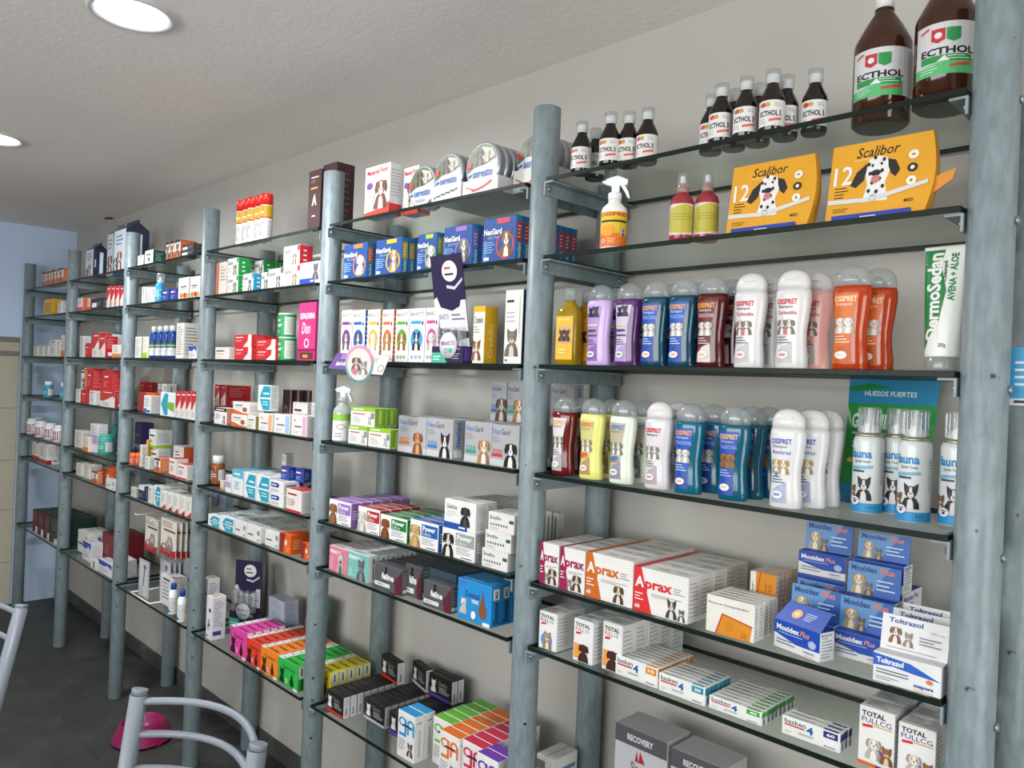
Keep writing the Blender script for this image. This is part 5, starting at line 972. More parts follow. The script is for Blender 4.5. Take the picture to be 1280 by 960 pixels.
put('s_bear',shampoo(('157a9a', 0.12, 0.8, 0.5, 'liquid'),'clear','bluebear',0.178,0.0315),-0.4118,0.004,1.3967,'turquoise shampoo bottle with a brown bear on its blue label','shampoo bottle','turquoise bear shampoo',rz=8)
put('s_bear',shampoo(('157a9a', 0.12, 0.8, 0.5, 'liquid'),'clear','bluebear',0.178,0.0315),-0.4055,0.054,1.3967,'turquoise shampoo bottle with a brown bear on its blue label','shampoo bottle','turquoise bear shampoo',rz=8)
put('s_bear',shampoo(('157a9a', 0.12, 0.8, 0.5, 'liquid'),'clear','bluebear',0.178,0.0315),-0.3937,0.099,1.3967,'turquoise shampoo bottle with a brown bear on its blue label','shampoo bottle','turquoise bear shampoo',rz=8)
put('s_ami',shampoo(('d0cfd1', 0.25, 0.0, 0.5, 'plastic'),'white','amitraz',0.178,0.0315),-0.3072,0.004,1.3967,'white shampoo bottle with blue brand name, beside the foam cans','shampoo bottle','white amitraz shampoo',rz=8)
put('s_ami',shampoo(('d0cfd1', 0.25, 0.0, 0.5, 'plastic'),'white','amitraz',0.178,0.0315),-0.2853,0.054,1.3967,'white shampoo bottle with blue brand name, beside the foam cans','shampoo bottle','white amitraz shampoo',rz=8)
put('s_ami',shampoo(('d0cfd1', 0.25, 0.0, 0.5, 'plastic'),'white','amitraz',0.178,0.0315),-0.2779,0.099,1.3967,'white shampoo bottle with blue brand name, beside the foam cans','shampoo bottle','white amitraz shampoo',rz=8)
put('pouch',pouch,-0.214,0.204,1.3967,'green and blue treat pouch leaning against the wall','pouch',rz=4)
put('foam',foam_can,-0.1996,0.094,1.3967,'white and blue foam spray can with clear cap, in front of the green pouch','spray can','foam spray cans',rz=-6)
put('foam',foam_can,-0.1129,0.064,1.3967,'white and blue foam spray can with clear cap, standing closest to the shelf edge','spray can','foam spray cans',rz=-6)
put('foam',foam_can,-0.1645,0.134,1.3967,'white and blue foam spray can with clear cap, half hidden behind the other cans','spray can','foam spray cans',rz=-6)
put('foam',foam_can,-0.0557,0.089,1.3967,'white and blue foam spray can with clear cap, partly hidden by the steel post','spray can','foam spray cans',rz=-6)
put("endcard",end_card,0.0247,0.0335,1.598,"blue and white card stuck behind the end post","card")
# wedge cartons and display boxes
BX('slimtext',-1.0366,0.169,1.1452,0.02,0.02,0.125,0,1,'thin white carton standing behind the maroon wedge cartons','thin white cartons at the back')
BX('slimtext',-1.0112,0.169,1.1452,0.02,0.02,0.125,0,1,'thin white carton standing behind the maroon wedge cartons','thin white cartons at the back')
BX('wedge_maroon',-0.8783,-0.019,1.1452,0.0566,0.04,0.0939,0,4,'white carton with maroon wedge, in the row against the steel post','maroon wedge cartons against the post')
BX('wedge_maroon',-0.8169,-0.019,1.1452,0.0721,0.04,0.0938,0,5,'white carton with maroon wedge, in the row touching the orange wedge cartons','maroon wedge cartons beside the orange ones')
BX('wedge_orange',-0.7425,-0.019,1.1452,0.1259,0.046,0.0966,0,5,'white carton with orange wedge and a brown puppy','orange wedge cartons')
BX('wedge_red',-0.6146,-0.019,1.1452,0.1293,0.046,0.0902,0,5,'white carton with red wedge, dog and cat','red wedge cartons')
BX('panacur',-0.446,-0.017,1.1452,0.0988,0.017,0.0695,0,5,'white carton with slanted orange panel, in the lower lying row of worm tablets','orange panel cartons')
BX('panacur_b',-0.4157,0.094,1.1452,0.0536,0.017,0.104,0,5,'orange carton with a white end stripe, in the upright row behind the slanted-panel cartons','orange upright cartons')
put('moxA',display_carton(0.098,0.038,0.05,0.032,'mox',False,0.006),-0.32,0.006,1.1452,'white and blue display carton with its lid flap swung up',"display box",'blue display boxes',rz=-15)
put('mox',display_carton(0.092,0.045,0.045,0.056,'mox',True,0.006),-0.324,0.052,1.1452,'blue display carton with dog and cat card, directly behind the one with the raised lid',"display box",'blue display boxes',rz=0)
put('mox',display_carton(0.092,0.045,0.045,0.056,'mox',True,0.006),-0.337,0.102,1.1452,'blue display carton in the second row behind the one with the raised lid',"display box",'blue display boxes',rz=0)
put('moxC',display_carton(0.092,0.105,0.105,0.02,'mox',None,0.006),-0.347,0.152,1.1452,'closed tall blue and white carton under the upper layer, near the orange cartons',"display box",'blue display boxes',rz=0)
put('mox',display_carton(0.092,0.045,0.045,0.056,'mox',True,0.006),-0.347,0.155,1.2507,'blue display carton in the upper layer above the orange cartons, its front fully visible',"display box",'blue display boxes',rz=0)
put('mox',display_carton(0.092,0.045,0.045,0.06,'mox',True,0.006),-0.23,0.045,1.1452,'blue display carton with dog and cat card, right beside the white display cartons',"display box",'blue display boxes',rz=0)
put('moxD',display_carton(0.092,0.047,0.052,0.02,'mox',None,0.006),-0.238,0.093,1.1452,'low closed blue and white carton behind the one beside the white display cartons',"display box",'blue display boxes',rz=0)
put('mox',display_carton(0.092,0.045,0.045,0.062,'mox',True,0.006),-0.238,0.094,1.1977,'blue display carton resting on a low closed one in the middle of the pile',"display box",'blue display boxes',rz=0)
put('moxC',display_carton(0.092,0.105,0.105,0.02,'mox',None,0.006),-0.241,0.142,1.1452,'closed tall blue and white carton under the upper layer, near the post',"display box",'blue display boxes',rz=0)
put('mox3',display_carton(0.092,0.045,0.05,0.048,'mox',True,0.006),-0.241,0.145,1.2507,'blue display carton at the top of the pile closest to the steel post',"display box",'blue display boxes',rz=0)
put('tol',display_carton(0.1,0.045,0.048,0.055,'tol',True,0.012),-0.1355,-0.025,1.1452,'white display carton with dog and cat card, in front of its row of three',"display box",'white display cartons',rz=0)
put('tol',display_carton(0.1,0.045,0.048,0.055,'tol',True,0.012),-0.1355,0.0225,1.1452,'white display carton with dog and cat card, in the middle of its row of three',"display box",'white display cartons',rz=0)
put('tol',display_carton(0.1,0.045,0.048,0.055,'tol',True,0.012),-0.1355,0.07,1.1452,'white display carton with dog and cat card, at the back of its row of three',"display box",'white display cartons',rz=0)
# slim cartons
BX('total_cat',-0.8746,-0.017,0.9979,0.0542,0.048,0.085,0,2,'white supplement box with a cat, beside the steel post','white supplement boxes with a cat')
BX('total_dog',-0.7708,-0.017,0.9979,0.0543,0.048,0.0919,0,3,'white supplement box with a brown dog, standing alone between its neighbours','white supplement boxes with a brown dog')
BX('total_dog',-0.6965,-0.009,0.9979,0.0511,0.046,0.1016,0,5,'white supplement box with a brown dog, in the row behind the orange-square slim cartons','white supplement boxes behind slim cartons')
BX('slim_orange',-0.6586,-0.011,0.9979,0.1065,0.015,0.0404,0,8,'slim white carton with red underline and orange square','slim cartons with orange square')
BX('slim_teal',-0.5488,-0.013,0.9979,0.1055,0.015,0.0359,0,6,'slim white carton with red underline and teal square','slim cartons with teal square')
BX('slim_green',-0.4371,-0.009,0.9979,0.1078,0.015,0.025,0,8,'slim white carton with red underline and green square','slim cartons with green square')
BX('slim_navy',-0.2943,-0.003,0.9979,0.1035,0.015,0.0326,0,3,'slim white carton with red underline and navy square','slim cartons with navy square')
BX('total_cg',-0.1606,-0.006,0.9979,0.0553,0.048,0.095,0,3,'tall white supplement box with a puppy and kitten, the one farther from the post','tall white supplement boxes')
BX('total_cg',-0.0992,-0.006,0.9979,0.0551,0.048,0.0879,0,3,'tall white supplement box with a puppy and kitten, the one touching the post','tall white supplement boxes by the post')
# bottom shelf of the widest-seen bay
BX('recovery',-0.7322,0.099,0.5622,0.1382,0.09,0.2783,0,1,'tall grey recovery-food carton, the one with its whole top edge in view','grey food cartons')
BX('recovery',-0.5839,0.099,0.5622,0.128,0.09,0.2737,0,1,'tall grey recovery-food carton, its lower part hidden under the frame edge','grey food cartons')
BX('plainbox_wire',-0.97,0.099,0.5622,0.0564,0.09,0.12,0,1,'white supply box behind the steel post on the bottom shelf')
# collar tin bay: top shelf
BX('fort',-1.6611,-0.011,2.0776,0.1262,0.045,0.1518,0,1,'white and red puppy-milk carton, the one in full view')
BX('fort',-1.5229,0.029,2.0776,0.0719,0.045,0.1377,0,1,'white and red puppy-milk carton half hidden behind the first collar tin')
put('tin1',tin(0.06),-1.3994,0.0,2.0776,'round collar tin standing loose on the glass between the carton and the trays',"tin",'loose collar tins')
put('tin1',tin(0.06),-1.3984,0.0255,2.0776,'round collar tin standing loose on the glass between the carton and the trays',"tin",'loose collar tins')
put("tray0",tray(0.1221,0.2,0.0452,0.05,False,0.0152),-1.3351,-0.015,2.0776,'white card tray of collar tins with a green pattern on its front',"tray","white display trays")
put('tin2',tin(0.0575),-1.276,-0.009,2.0931,'round collar tin with animal photo in the green-patterned tray',"tin",'collar tins in tray 1')
put('tin2',tin(0.0575),-1.275,0.0165,2.0931,'round collar tin with animal photo in the green-patterned tray',"tin",'collar tins in tray 1')
put('tin2',tin(0.0575),-1.274,0.042,2.0931,'round collar tin with animal photo in the green-patterned tray',"tin",'collar tins in tray 1')
put('tin2',tin(0.0575),-1.273,0.0675,2.0931,'round collar tin with animal photo in the green-patterned tray',"tin",'collar tins in tray 1')
put("tray1",tray(0.1322,0.2,0.0394,0.05,True,0.0094),-1.2067,-0.015,2.0776,'white card tray of collar tins with a red pattern, next to the green-patterned tray',"tray","white display trays")
put('tin3',tin(0.0626),-1.1426,-0.009,2.0873,'round collar tin with animal photo in the middle tray',"tin",'collar tins in tray 2')
put('tin3',tin(0.0626),-1.1416,0.0165,2.0873,'round collar tin with animal photo in the middle tray',"tin",'collar tins in tray 2')
put('tin3',tin(0.0626),-1.1406,0.042,2.0873,'round collar tin with animal photo in the middle tray',"tin",'collar tins in tray 2')
put('tin3',tin(0.0626),-1.1396,0.0675,2.0873,'round collar tin with animal photo in the middle tray',"tin",'collar tins in tray 2')
put('tin3',tin(0.0626),-1.1386,0.093,2.0873,'round collar tin with animal photo in the middle tray',"tin",'collar tins in tray 2')
put("tray2",tray(0.126,0.165,0.0564,0.05,True,0.0264),-1.0715,0.035,2.0776,'white card tray of collar tins with a red pattern, beside the steel post',"tray","white display trays")
put('tin4',tin(0.0595),-1.0105,0.041,2.1043,'round collar tin with animal photo in the tray beside the steel post',"tin",'collar tins in tray 3')
put('tin4',tin(0.0595),-1.0095,0.0665,2.1043,'round collar tin with animal photo in the tray beside the steel post',"tin",'collar tins in tray 3')
put('tin4',tin(0.0595),-1.0085,0.092,2.1043,'round collar tin with animal photo in the tray beside the steel post',"tin",'collar tins in tray 3')
put('tin4',tin(0.0595),-1.0075,0.1175,2.1043,'round collar tin with animal photo in the tray beside the steel post',"tin",'collar tins in tray 3')
put('tin4',tin(0.0595),-1.0065,0.143,2.1043,'round collar tin with animal photo in the tray beside the steel post',"tin",'collar tins in tray 3')
# blue chewable shelf
BX('chew_orange',-1.7496,-0.019,1.8983,0.1253,0.024,0.1063,0,3,'small blue chewable carton with orange ring','blue chewable cartons')
BX('chew_yellow',-1.5791,-0.019,1.8983,0.1245,0.024,0.1039,0,4,'blue chewable carton with yellow ring','blue cartons with yellow ring')
BX('chew_lime',-1.3816,-0.019,1.8983,0.0832,0.024,0.0994,0,1,'blue chewable carton with lime ring')
BX('chew_violet',-1.2684,-0.019,1.8983,0.1112,0.026,0.1065,0,3,'blue chewable carton with violet ring','blue cartons with violet ring')
BX('chew_red',-1.1152,-0.019,1.8983,0.1163,0.024,0.1093,0,9,'large blue chewable carton with red ring','blue cartons with red ring')
# oval cartons
BX('oval_violet',-1.7494,-0.019,1.6467,0.0594,0.03,0.1572,0,2,'tall white chewable carton with a violet oval','white cartons with violet oval')
BX('oval_blue',-1.6874,-0.019,1.6467,0.066,0.03,0.1549,0,2,'tall white chewable carton with a blue oval','white cartons with blue oval')
BX('oval_yellow',-1.6089,-0.019,1.6467,0.063,0.03,0.1531,0,2,'tall white chewable carton with a yellow oval','white cartons with yellow oval')
BX('oval_orange',-1.534,-0.019,1.6467,0.0544,0.03,0.1503,0,2,'tall white chewable carton with a orange oval','white cartons with orange oval')
BX('oval_green',-1.4681,-0.019,1.6467,0.061,0.03,0.1489,0,2,'tall white chewable carton with a green oval','white cartons with green oval')
BX('oval_sky',-1.405,-0.019,1.6467,0.069,0.03,0.1487,0,2,'tall white chewable carton with a sky oval','white cartons with sky oval')
BX('oval_pink',-1.3339,-0.019,1.6467,0.0559,0.03,0.1481,0,2,'tall white chewable carton with a pink oval','white cartons with pink oval')
put("tabA",tab_display(0.1259,.05,0.0433,0.2801,lean=-.05),-1.2912,-0.028,1.6467,"dark purple counter display with clear blister tubes, in front of the tall oval cartons","display")
BX('yellowdog',-1.1392,-0.019,1.6467,0.0418,0.045,0.1445,0,1,'white and yellow chewable carton with a small dog')
BX('catwhite',-1.0258,-0.019,1.6467,0.06,0.035,0.1787,0,1,'tall white carton with a tabby cat and navy side')
put("tag",shelf_tag,-1.4936,-0.125,1.6535,"purple and white shelf talker with a round animal picture","shelf tag",rz=25)
# grey chewable shelf
put('trigc',lambda: trigger_bottle("clear"),-1.7584,0.004,1.3967,'clear trigger spray bottle with green banded label','bottle',rz=10)
BX('lime',-1.6994,-0.011,1.3967,0.1002,0.05,0.0561,0,1,'white and lime syrup carton in the lower layer, next to the clear spray bottle')
BX('lime',-1.5929,-0.011,1.3967,0.1076,0.05,0.0561,0,1,'white and lime syrup carton in the lower layer, next to the grey dog cartons')
BX('lime',-1.6979,-0.006,1.4531,0.1266,0.04,0.0561,0,2,'white and lime syrup carton on top of two others','top lime cartons')
BX('chewgrey_orange',-1.4419,-0.015,1.3967,0.1258,0.038,0.1005,0,3,'grey chewable carton with a long-haired terrier and orange bar','grey cartons with orange bar')
BX('chewgrey_blue',-1.3143,-0.015,1.3967,0.1079,0.038,0.1014,0,3,'grey chewable carton with a black and white bulldog and blue bar','grey cartons with blue bar')
BX('chewgrey_teal',-1.1593,-0.015,1.3967,0.1028,0.038,0.1026,0,3,'grey chewable carton with a golden puppy and teal bar','grey cartons with teal bar')
BX('chewgrey_red',-1.0605,-0.015,1.3967,0.0967,0.038,0.1013,0,3,'grey chewable carton with a tricolour dog and red bar','grey cartons with red bar')
BX('chewgrey_sky',-1.1874,0.099,1.4983,0.0584,0.038,0.105,0,2,'grey chewable carton in the upper layer at the back','grey cartons upper layer')
BX('chewgrey_teal',-1.126,0.099,1.4983,0.0646,0.038,0.105,0,2,'grey chewable carton with teal bar in the upper layer near the post','grey cartons upper layer by the post')
BX('chewgrey_red',-1.0059,0.139,1.4983,0.075,0.038,0.105,0,1,'grey chewable carton seen past the post behind the red shampoo','grey cartons behind the post')
# coloured block cartons
BX('power_violet',-1.7769,-0.019,1.1452,0.1207,0.036,0.0726,0,6,'white tablet carton with violet block and violet side','violet block cartons')
BX('power_red',-1.6177,-0.019,1.1452,0.1099,0.036,0.0725,0,4,'white tablet carton with red block','red block cartons')
BX('power_green',-1.5039,-0.019,1.1452,0.1244,0.036,0.0656,0,5,'white tablet carton with green block','green block cartons')
BX('power_blue',-1.3651,-0.019,1.1452,0.1205,0.036,0.073,0,4,'white tablet carton with blue block','blue block cartons')
BX('power_grey',-1.2282,-0.019,1.1452,0.1279,0.036,0.0729,0,2,'white tablet carton with grey block and a tricolour dog','grey block cartons')
BX('spotdog',-1.223,-0.019,1.2183,0.1213,0.036,0.075,0,2,'white pipette carton with a black labrador and blue band','black labrador cartons')
BX('whitesmall',-1.2972,0.099,1.2052,0.1175,0.034,0.07,0,4,'plain white carton in the layer behind the black labrador cartons','plain white cartons behind')
BX('broad',-1.0737,-0.019,1.1452,0.09,0.075,0.046,0,1,'off-white pipette carton with a row of drops, lowest of its stack of three','stacked pipette cartons')
BX('broad',-1.0647,-0.019,1.1915,0.09,0.075,0.046,0,1,'off-white pipette carton with a row of drops, middle of its stack of three','stacked pipette cartons')
BX('broad',-1.0559,-0.019,1.2378,0.09,0.075,0.046,0,1,'off-white pipette carton with a row of drops, topmost of its stack of three','stacked pipette cartons')
# cat carton shelf
BX('catpink',-1.766,-0.019,0.9979,0.0987,0.034,0.0767,0,4,'pink and white carton with a cream cat face','pink cat cartons')
BX('catteal',-1.6629,-0.019,0.9979,0.1093,0.034,0.078,0,5,'teal carton with a grey cat face','teal cat cartons')
BX('feline',-1.5215,-0.019,0.9979,0.1298,0.038,0.0714,0,4,'dark grey cat-food carton next to the teal ones','dark grey cat cartons in the first row')
BX('feline',-1.4009,-0.001,0.9979,0.0718,0.05,0.0877,0,3,'dark grey cat-food carton turned end-on between two others','dark grey cat cartons in the middle row')
BX('feline',-1.2959,-0.019,0.9979,0.1123,0.035,0.0675,0,1,'dark grey cat-food carton standing in front of the blue-grey carton')
BX('bluegrey',-1.336,0.024,0.9979,0.1214,0.036,0.088,0,3,'blue-grey tablet carton behind the dark grey cat carton','blue-grey cartons')
BX('domblue',-1.1608,-0.017,0.9979,0.1254,0.034,0.1015,0,5,'bright blue tablet carton with a white cat and brown drop','bright blue cat cartons')
# black cartons and tall boxes
BX('black_red',-1.757,-0.014,0.5622,0.094,0.024,0.066,0,9,'black chewable carton with a red stripe, in the row beside the post','black cartons with red stripe')
BX('black_silver',-1.632,0.041,0.5622,0.104,0.024,0.066,0,8,'black chewable carton with a silver stripe','black cartons with silver stripe')
BX('black_violet',-1.506,0.041,0.5622,0.104,0.024,0.066,0,8,'black chewable carton with a violet stripe in the low row','black cartons with violet stripe')
BX('black_red',-1.742,0.178,0.6286,0.105,0.028,0.07,-7,1,'black chewable carton with a red stripe lying on top of the rows')
BX('black_silver',-1.632,0.222,0.6286,0.1,0.024,0.07,-14,1,'black chewable carton with a silver stripe standing on top of the rows')
BX('black_violet',-1.52,0.198,0.6286,0.108,0.024,0.07,0,2,'black chewable carton with a violet stripe standing on top of the rows','black cartons on top')
BX('tall_blue',-1.3849,-0.019,0.5622,0.0754,0.034,0.1259,0,2,'tall white supplement box with blue top','tall boxes with blue top')
BX('tall_green',-1.2903,0.029,0.5622,0.0754,0.034,0.1259,0,5,'tall white supplement box with green top','tall boxes with green top')
BX('tall_orange',-1.2146,-0.011,0.5622,0.0754,0.034,0.1259,0,6,'tall white supplement box with orange top','tall boxes with orange top')
BX('tall_red',-1.1371,-0.001,0.5622,0.0754,0.034,0.1259,0,6,'tall white supplement box with crimson top','tall boxes with crimson top')
BX('tall_violet',-1.0626,-0.019,0.5622,0.0754,0.034,0.1259,0,2,'tall white supplement box with violet top','tall boxes with violet top')
# spray can bay
put("aero",aerosol(.168,.0225),-2.2985,-0.001,2.0776,"spray can with red cap, gold band and white body","spray can","red-capped spray cans",rz=8)
put("aero",aerosol(.168,.0225),-2.346,0.002,2.0776,"spray can with red cap, gold band and white body","spray can","red-capped spray cans",rz=8)
put("aero",aerosol(.168,.0225),-2.3935,-0.003,2.0776,"spray can with red cap, gold band and white body","spray can","red-capped spray cans",rz=8)
put("aero",aerosol(.168,.0225),-2.441,0.001,2.0776,"spray can with red cap, gold band and white body","spray can","red-capped spray cans",rz=8)
put("aero",aerosol(.168,.0225),-2.4885,-0.001,2.0776,"spray can with red cap, gold band and white body","spray can","red-capped spray cans",rz=8)
BX('brown',-1.9831,-0.016,2.0776,0.075,0.05,0.1939,0,1,'tall brown carton with a pale group of animals, standing free of the post')
BX('brown',-1.9929,0.041,2.0776,0.0843,0.07,0.2296,0,1,'tall brown carton with a pale group of animals, half hidden behind the post')
BX('cream',-2.6569,-0.019,1.8983,0.0883,0.04,0.1251,0,1,'cream syrup carton with an orange stripe beside the post')
BX('dose_green',-2.5548,-0.019,1.8983,0.0875,0.05,0.0647,0,1,'white pipette carton with green side in the lower layer','green-sided cartons lower layer')
BX('dose_green',-2.5605,-0.019,1.9633,0.0909,0.05,0.0676,0,1,'white pipette carton with green side on top of another near the cream carton')
BX('dose_teal',-2.4281,-0.019,1.8983,0.0823,0.05,0.065,0,1,'white pipette carton with turquoise side')
BX('dose_green',-2.495,0.059,1.9633,0.07,0.05,0.0647,0,2,'white pipette carton with green side in the upper layer at the back','green-sided cartons at the back')
BX('dose_white',-2.3201,-0.001,1.8983,0.0541,0.05,0.0654,0,1,'white pipette carton tucked behind the black cat carton')
BX('dose_white',-2.2313,-0.019,1.8983,0.1026,0.05,0.0681,0,1,'white pipette carton with a black cat, next to the red-sided ones')
BX('dose_red',-2.1232,-0.019,1.8983,0.1075,0.05,0.0682,0,1,'white pipette carton with red side, lower of two')
BX('dose_red',-2.1286,-0.019,1.9668,0.1076,0.05,0.069,0,1,'white pipette carton with red side, upper of two')
BX('dose_cat',-2.0142,-0.019,1.8983,0.1253,0.045,0.0724,0,1,'white pipette carton with a grey cat and blue band')
BX('dose_green',-2.105,0.069,1.8983,0.1,0.05,0.12,0,1,'white pipette carton with green side behind the grey cat carton')
# canister shelf
BX('whitepink',-2.6377,-0.019,1.6467,0.1188,0.05,0.0467,0,1,'small white carton with dark and pink lettering beside the red cartons')
BX('redwhite',-2.4719,-0.019,1.6467,0.1411,0.07,0.046,0,1,'red tablet carton with white swoosh, lower of the pair next to the small white carton','red swoosh cartons')
BX('redwhite',-2.4759,-0.019,1.693,0.1412,0.07,0.046,0,1,'red tablet carton with white swoosh, upper of the pair next to the small white carton','red swoosh cartons')
BX('redwhite',-2.3001,-0.019,1.6467,0.1467,0.07,0.036,0,1,'red tablet carton with white swoosh, lower of the pair next to the green canisters','red swoosh cartons')
BX('redwhite',-2.3031,-0.019,1.683,0.1469,0.07,0.036,0,1,'red tablet carton with white swoosh, upper of the pair next to the green canisters','red swoosh cartons')
BX('redflat',-2.4815,0.059,1.6467,0.1513,0.05,0.088,0,1,'plain red carton behind the swoosh cartons')
put('can',canister(0.0615,0.0615,0.082,"1f8a48"),-2.1479,0.019,1.6467,'green powder canister, lower of two stacked','canister','green canisters',rz=5)
put('can',canister(0.0615,0.0615,0.082,"1f8a48"),-2.1544,0.019,1.7292,'green powder canister, upper of two stacked','canister','green canisters',rz=5)
S('pinkbox', 'syrup_carton', 'c82a7a', [('r', 'd8387f', .0, .2, 1, 1), ('T', WH, 'CEFALEXINA', .06, .72, .94, .82), ('i', WH, 'Duo', .2, .46, .7, .66), ('ring', WH, .5, .3, .14, .08, .7), ('r', '8a1a50', 0, .16, 1, .2), ('r', '5a3a24', .12, .03, .9, .14), ('r', 'c8a24a', .3, .05, .6, .1)], [('e', 'b8b0d8', .6, .66, .3, .18), ('l', 'f0b0d0', .15, .1, .85, .5, 6)], c={'R': 'd8387f', 'T': 'd8387f'})
BX('pinkbox',-2.0067,-0.019,1.6467,0.1065,0.06,0.1909,0,1,'tall pink carton with white script and a window at its foot')
# shelf under the canisters
BX('redup',-2.8713,0.089,1.4587,0.042,0.05,0.085,0,1,'red carton with white slant standing on the red boxes at the back','red slanted cartons upper layer')
BX('redup',-2.8099,0.089,1.4587,0.042,0.11,0.085,0,1,'red carton with white slant standing on the red boxes at the back','red slanted cartons upper layer')
BX('redflat',-2.8431,0.079,1.3967,0.085,0.11,0.06,0,1,'flat red carton in the lower layer at the back beside the post','flat red cartons at the back')
BX('redflat',-2.7009,0.089,1.3967,0.12,0.09,0.06,0,1,'flat red carton in the lower layer at the back behind the orange-wave cartons','flat red cartons at the back')
BX('blackhead',-2.6258,-0.019,1.3967,0.1086,0.05,0.0627,0,1,'white carton with black header and a dog, orange side')
BX('orangewave',-2.4767,-0.019,1.3967,0.1234,0.06,0.0462,0,1,'white carton with an orange wave, lower of two')
BX('orangewave',-2.4717,-0.017,1.4432,0.1291,0.06,0.0462,0,1,'white carton with an orange wave, upper of two')
BX('olive',-2.3471,-0.019,1.3967,0.0618,0.05,0.0478,0,1,'white carton with olive side between the wave and the pastel cartons')
BX('pastel_peach',-2.2611,-0.019,1.3967,0.0996,0.06,0.0613,0,1,'white carton with a peach stripe')
BX('pastel_sky',-2.1501,-0.019,1.3967,0.1102,0.06,0.0648,0,1,'white carton with a sky blue stripe')
BX('pastel_rose',-2.0293,-0.019,1.3967,0.0983,0.06,0.069,0,1,'white carton with a rose pink stripe')
BX('pastel_plain',-2.012,0.037,1.3967,0.0715,0.06,0.0672,0,1,'white carton with a pale grey stripe')
BX('hexcyan',-2.3084,-0.001,1.4642,0.078,0.035,0.093,6,1,'white and cyan carton leaning on top of the pastel-striped cartons')
BX('pinkblack',-2.3127,0.099,1.3967,0.07,0.04,0.145,0,2,'dark carton with pink bars behind the leaning cyan carton','dark pink-barred cartons')
BX('orangewave',-2.1822,0.069,1.3967,0.1,0.07,0.105,0,1,'white carton with an orange wave standing at the back near the post')
BX('tallwhite',-1.921,-0.011,1.4642,0.032,0.03,0.045,0,1,'small white carton on top of the grey-striped one')
# brown jar shelf
put('brownjar',jar(.115,.027,"8a4a20","8a4a20","e4e6e8","e6e4e0",.72),-2.7229,0.049,1.1452,'brown jar with white lid','jar')
BX('peachsmall',-2.5678,-0.011,1.1452,0.022,0.03,0.035,0,1,'small white and orange carton at the foot of the brown jar')
BX('lilac',-2.5052,-0.019,1.1452,0.0439,0.05,0.065,0,1,'slim white carton with lilac band next to the cyan-topped one')
BX('cyantop',-2.4599,-0.015,1.1452,0.0881,0.075,0.0916,0,2,'white carton with pale cyan top panel','white carton with pale cyan top panel')
BX('hexcyan',-2.3581,-0.017,1.1452,0.0899,0.075,0.0909,0,2,'white and cyan hexagon carton beside the cyan-topped one, on the brown-jar shelf','white and cyan hexagon carton beside the')
BX('hexcyan',-2.2582,-0.019,1.1452,0.0942,0.075,0.0935,0,2,'white and cyan hexagon carton beside the stacked blue-label cartons','white and cyan hexagon carton beside the')
BX('bluewhite',-2.1554,-0.019,1.1452,0.0921,0.06,0.043,0,1,'white carton with a blue label, lower of two stacked')
BX('bluewhite',-2.1589,-0.019,1.1885,0.0922,0.06,0.043,0,1,'white carton with a blue label, upper of two stacked')
BX('blueflat',-2.1571,0.019,1.2318,0.055,0.03,0.045,0,1,'small royal blue carton, nearer the cyan hexagon cartons')
BX('blueflat',-2.0845,0.034,1.2318,0.055,0.03,0.045,0,1,'small royal blue carton, nearer the post')
BX('greyjug',-2.1921,0.039,1.2773,0.03,0.03,0.04,0,1,'small grey carton standing on top of a blue one','grey top carton')
BX('redcap',-2.0297,-0.027,1.1452,0.0965,0.06,0.0741,0,1,'white carton with red top and foot, the one farther from the post')
BX('redcap',-2.0348,0.037,1.1452,0.0727,0.05,0.0527,0,1,'white carton with red top and foot, the one touching the post')
BX('bluewhite',-2.1733,0.094,1.1452,0.06,0.05,0.085,0,1,'white carton with a blue label behind the red-topped cartons')
# cyan hexagon shelf
BX('hexcyan',-2.6438,-0.019,0.9979,0.1,0.1,0.0438,0,2,'low white and cyan hexagon carton touching the post','low white and cyan hexagon carton touching')
BX('hexcyan',-2.5369,-0.019,0.9979,0.1116,0.1,0.0535,0,2,'low white and cyan hexagon carton next to the white cartons','low white and cyan hexagon carton next')
BX('whitelong',-2.4196,-0.017,0.9979,0.0898,0.1,0.053,0,2,'long white carton next to the cyan hexagon one','long white carton next to the cyan')
BX('whitelong',-2.3194,-0.019,0.9979,0.1034,0.1,0.0542,0,2,'long white carton in the middle of the three','long white carton in the middle of')
BX('whitelong',-2.1963,-0.011,0.9979,0.097,0.1,0.0559,0,2,'long white carton next to the orange one','long white carton next to the orange')
BX('orangebox',-2.0761,-0.019,0.9979,0.0728,0.075,0.0654,0,1,'orange carton with maroon corner, in front of the long white ones')
BX('orangebox',-1.9488,-0.011,0.9979,0.0598,0.06,0.0521,0,1,'orange carton with maroon corner beside the post')
BX('paleblue',-3.0851,0.184,0.9979,0.055,0.04,0.075,0,1,'pale blue box at the back behind the cyan hexagon cartons','pale blue boxes at the back')
BX('paleblue',-2.9948,0.184,0.9979,0.055,0.04,0.075,0,1,'pale blue box at the back behind the cyan hexagon cartons','pale blue boxes at the back')
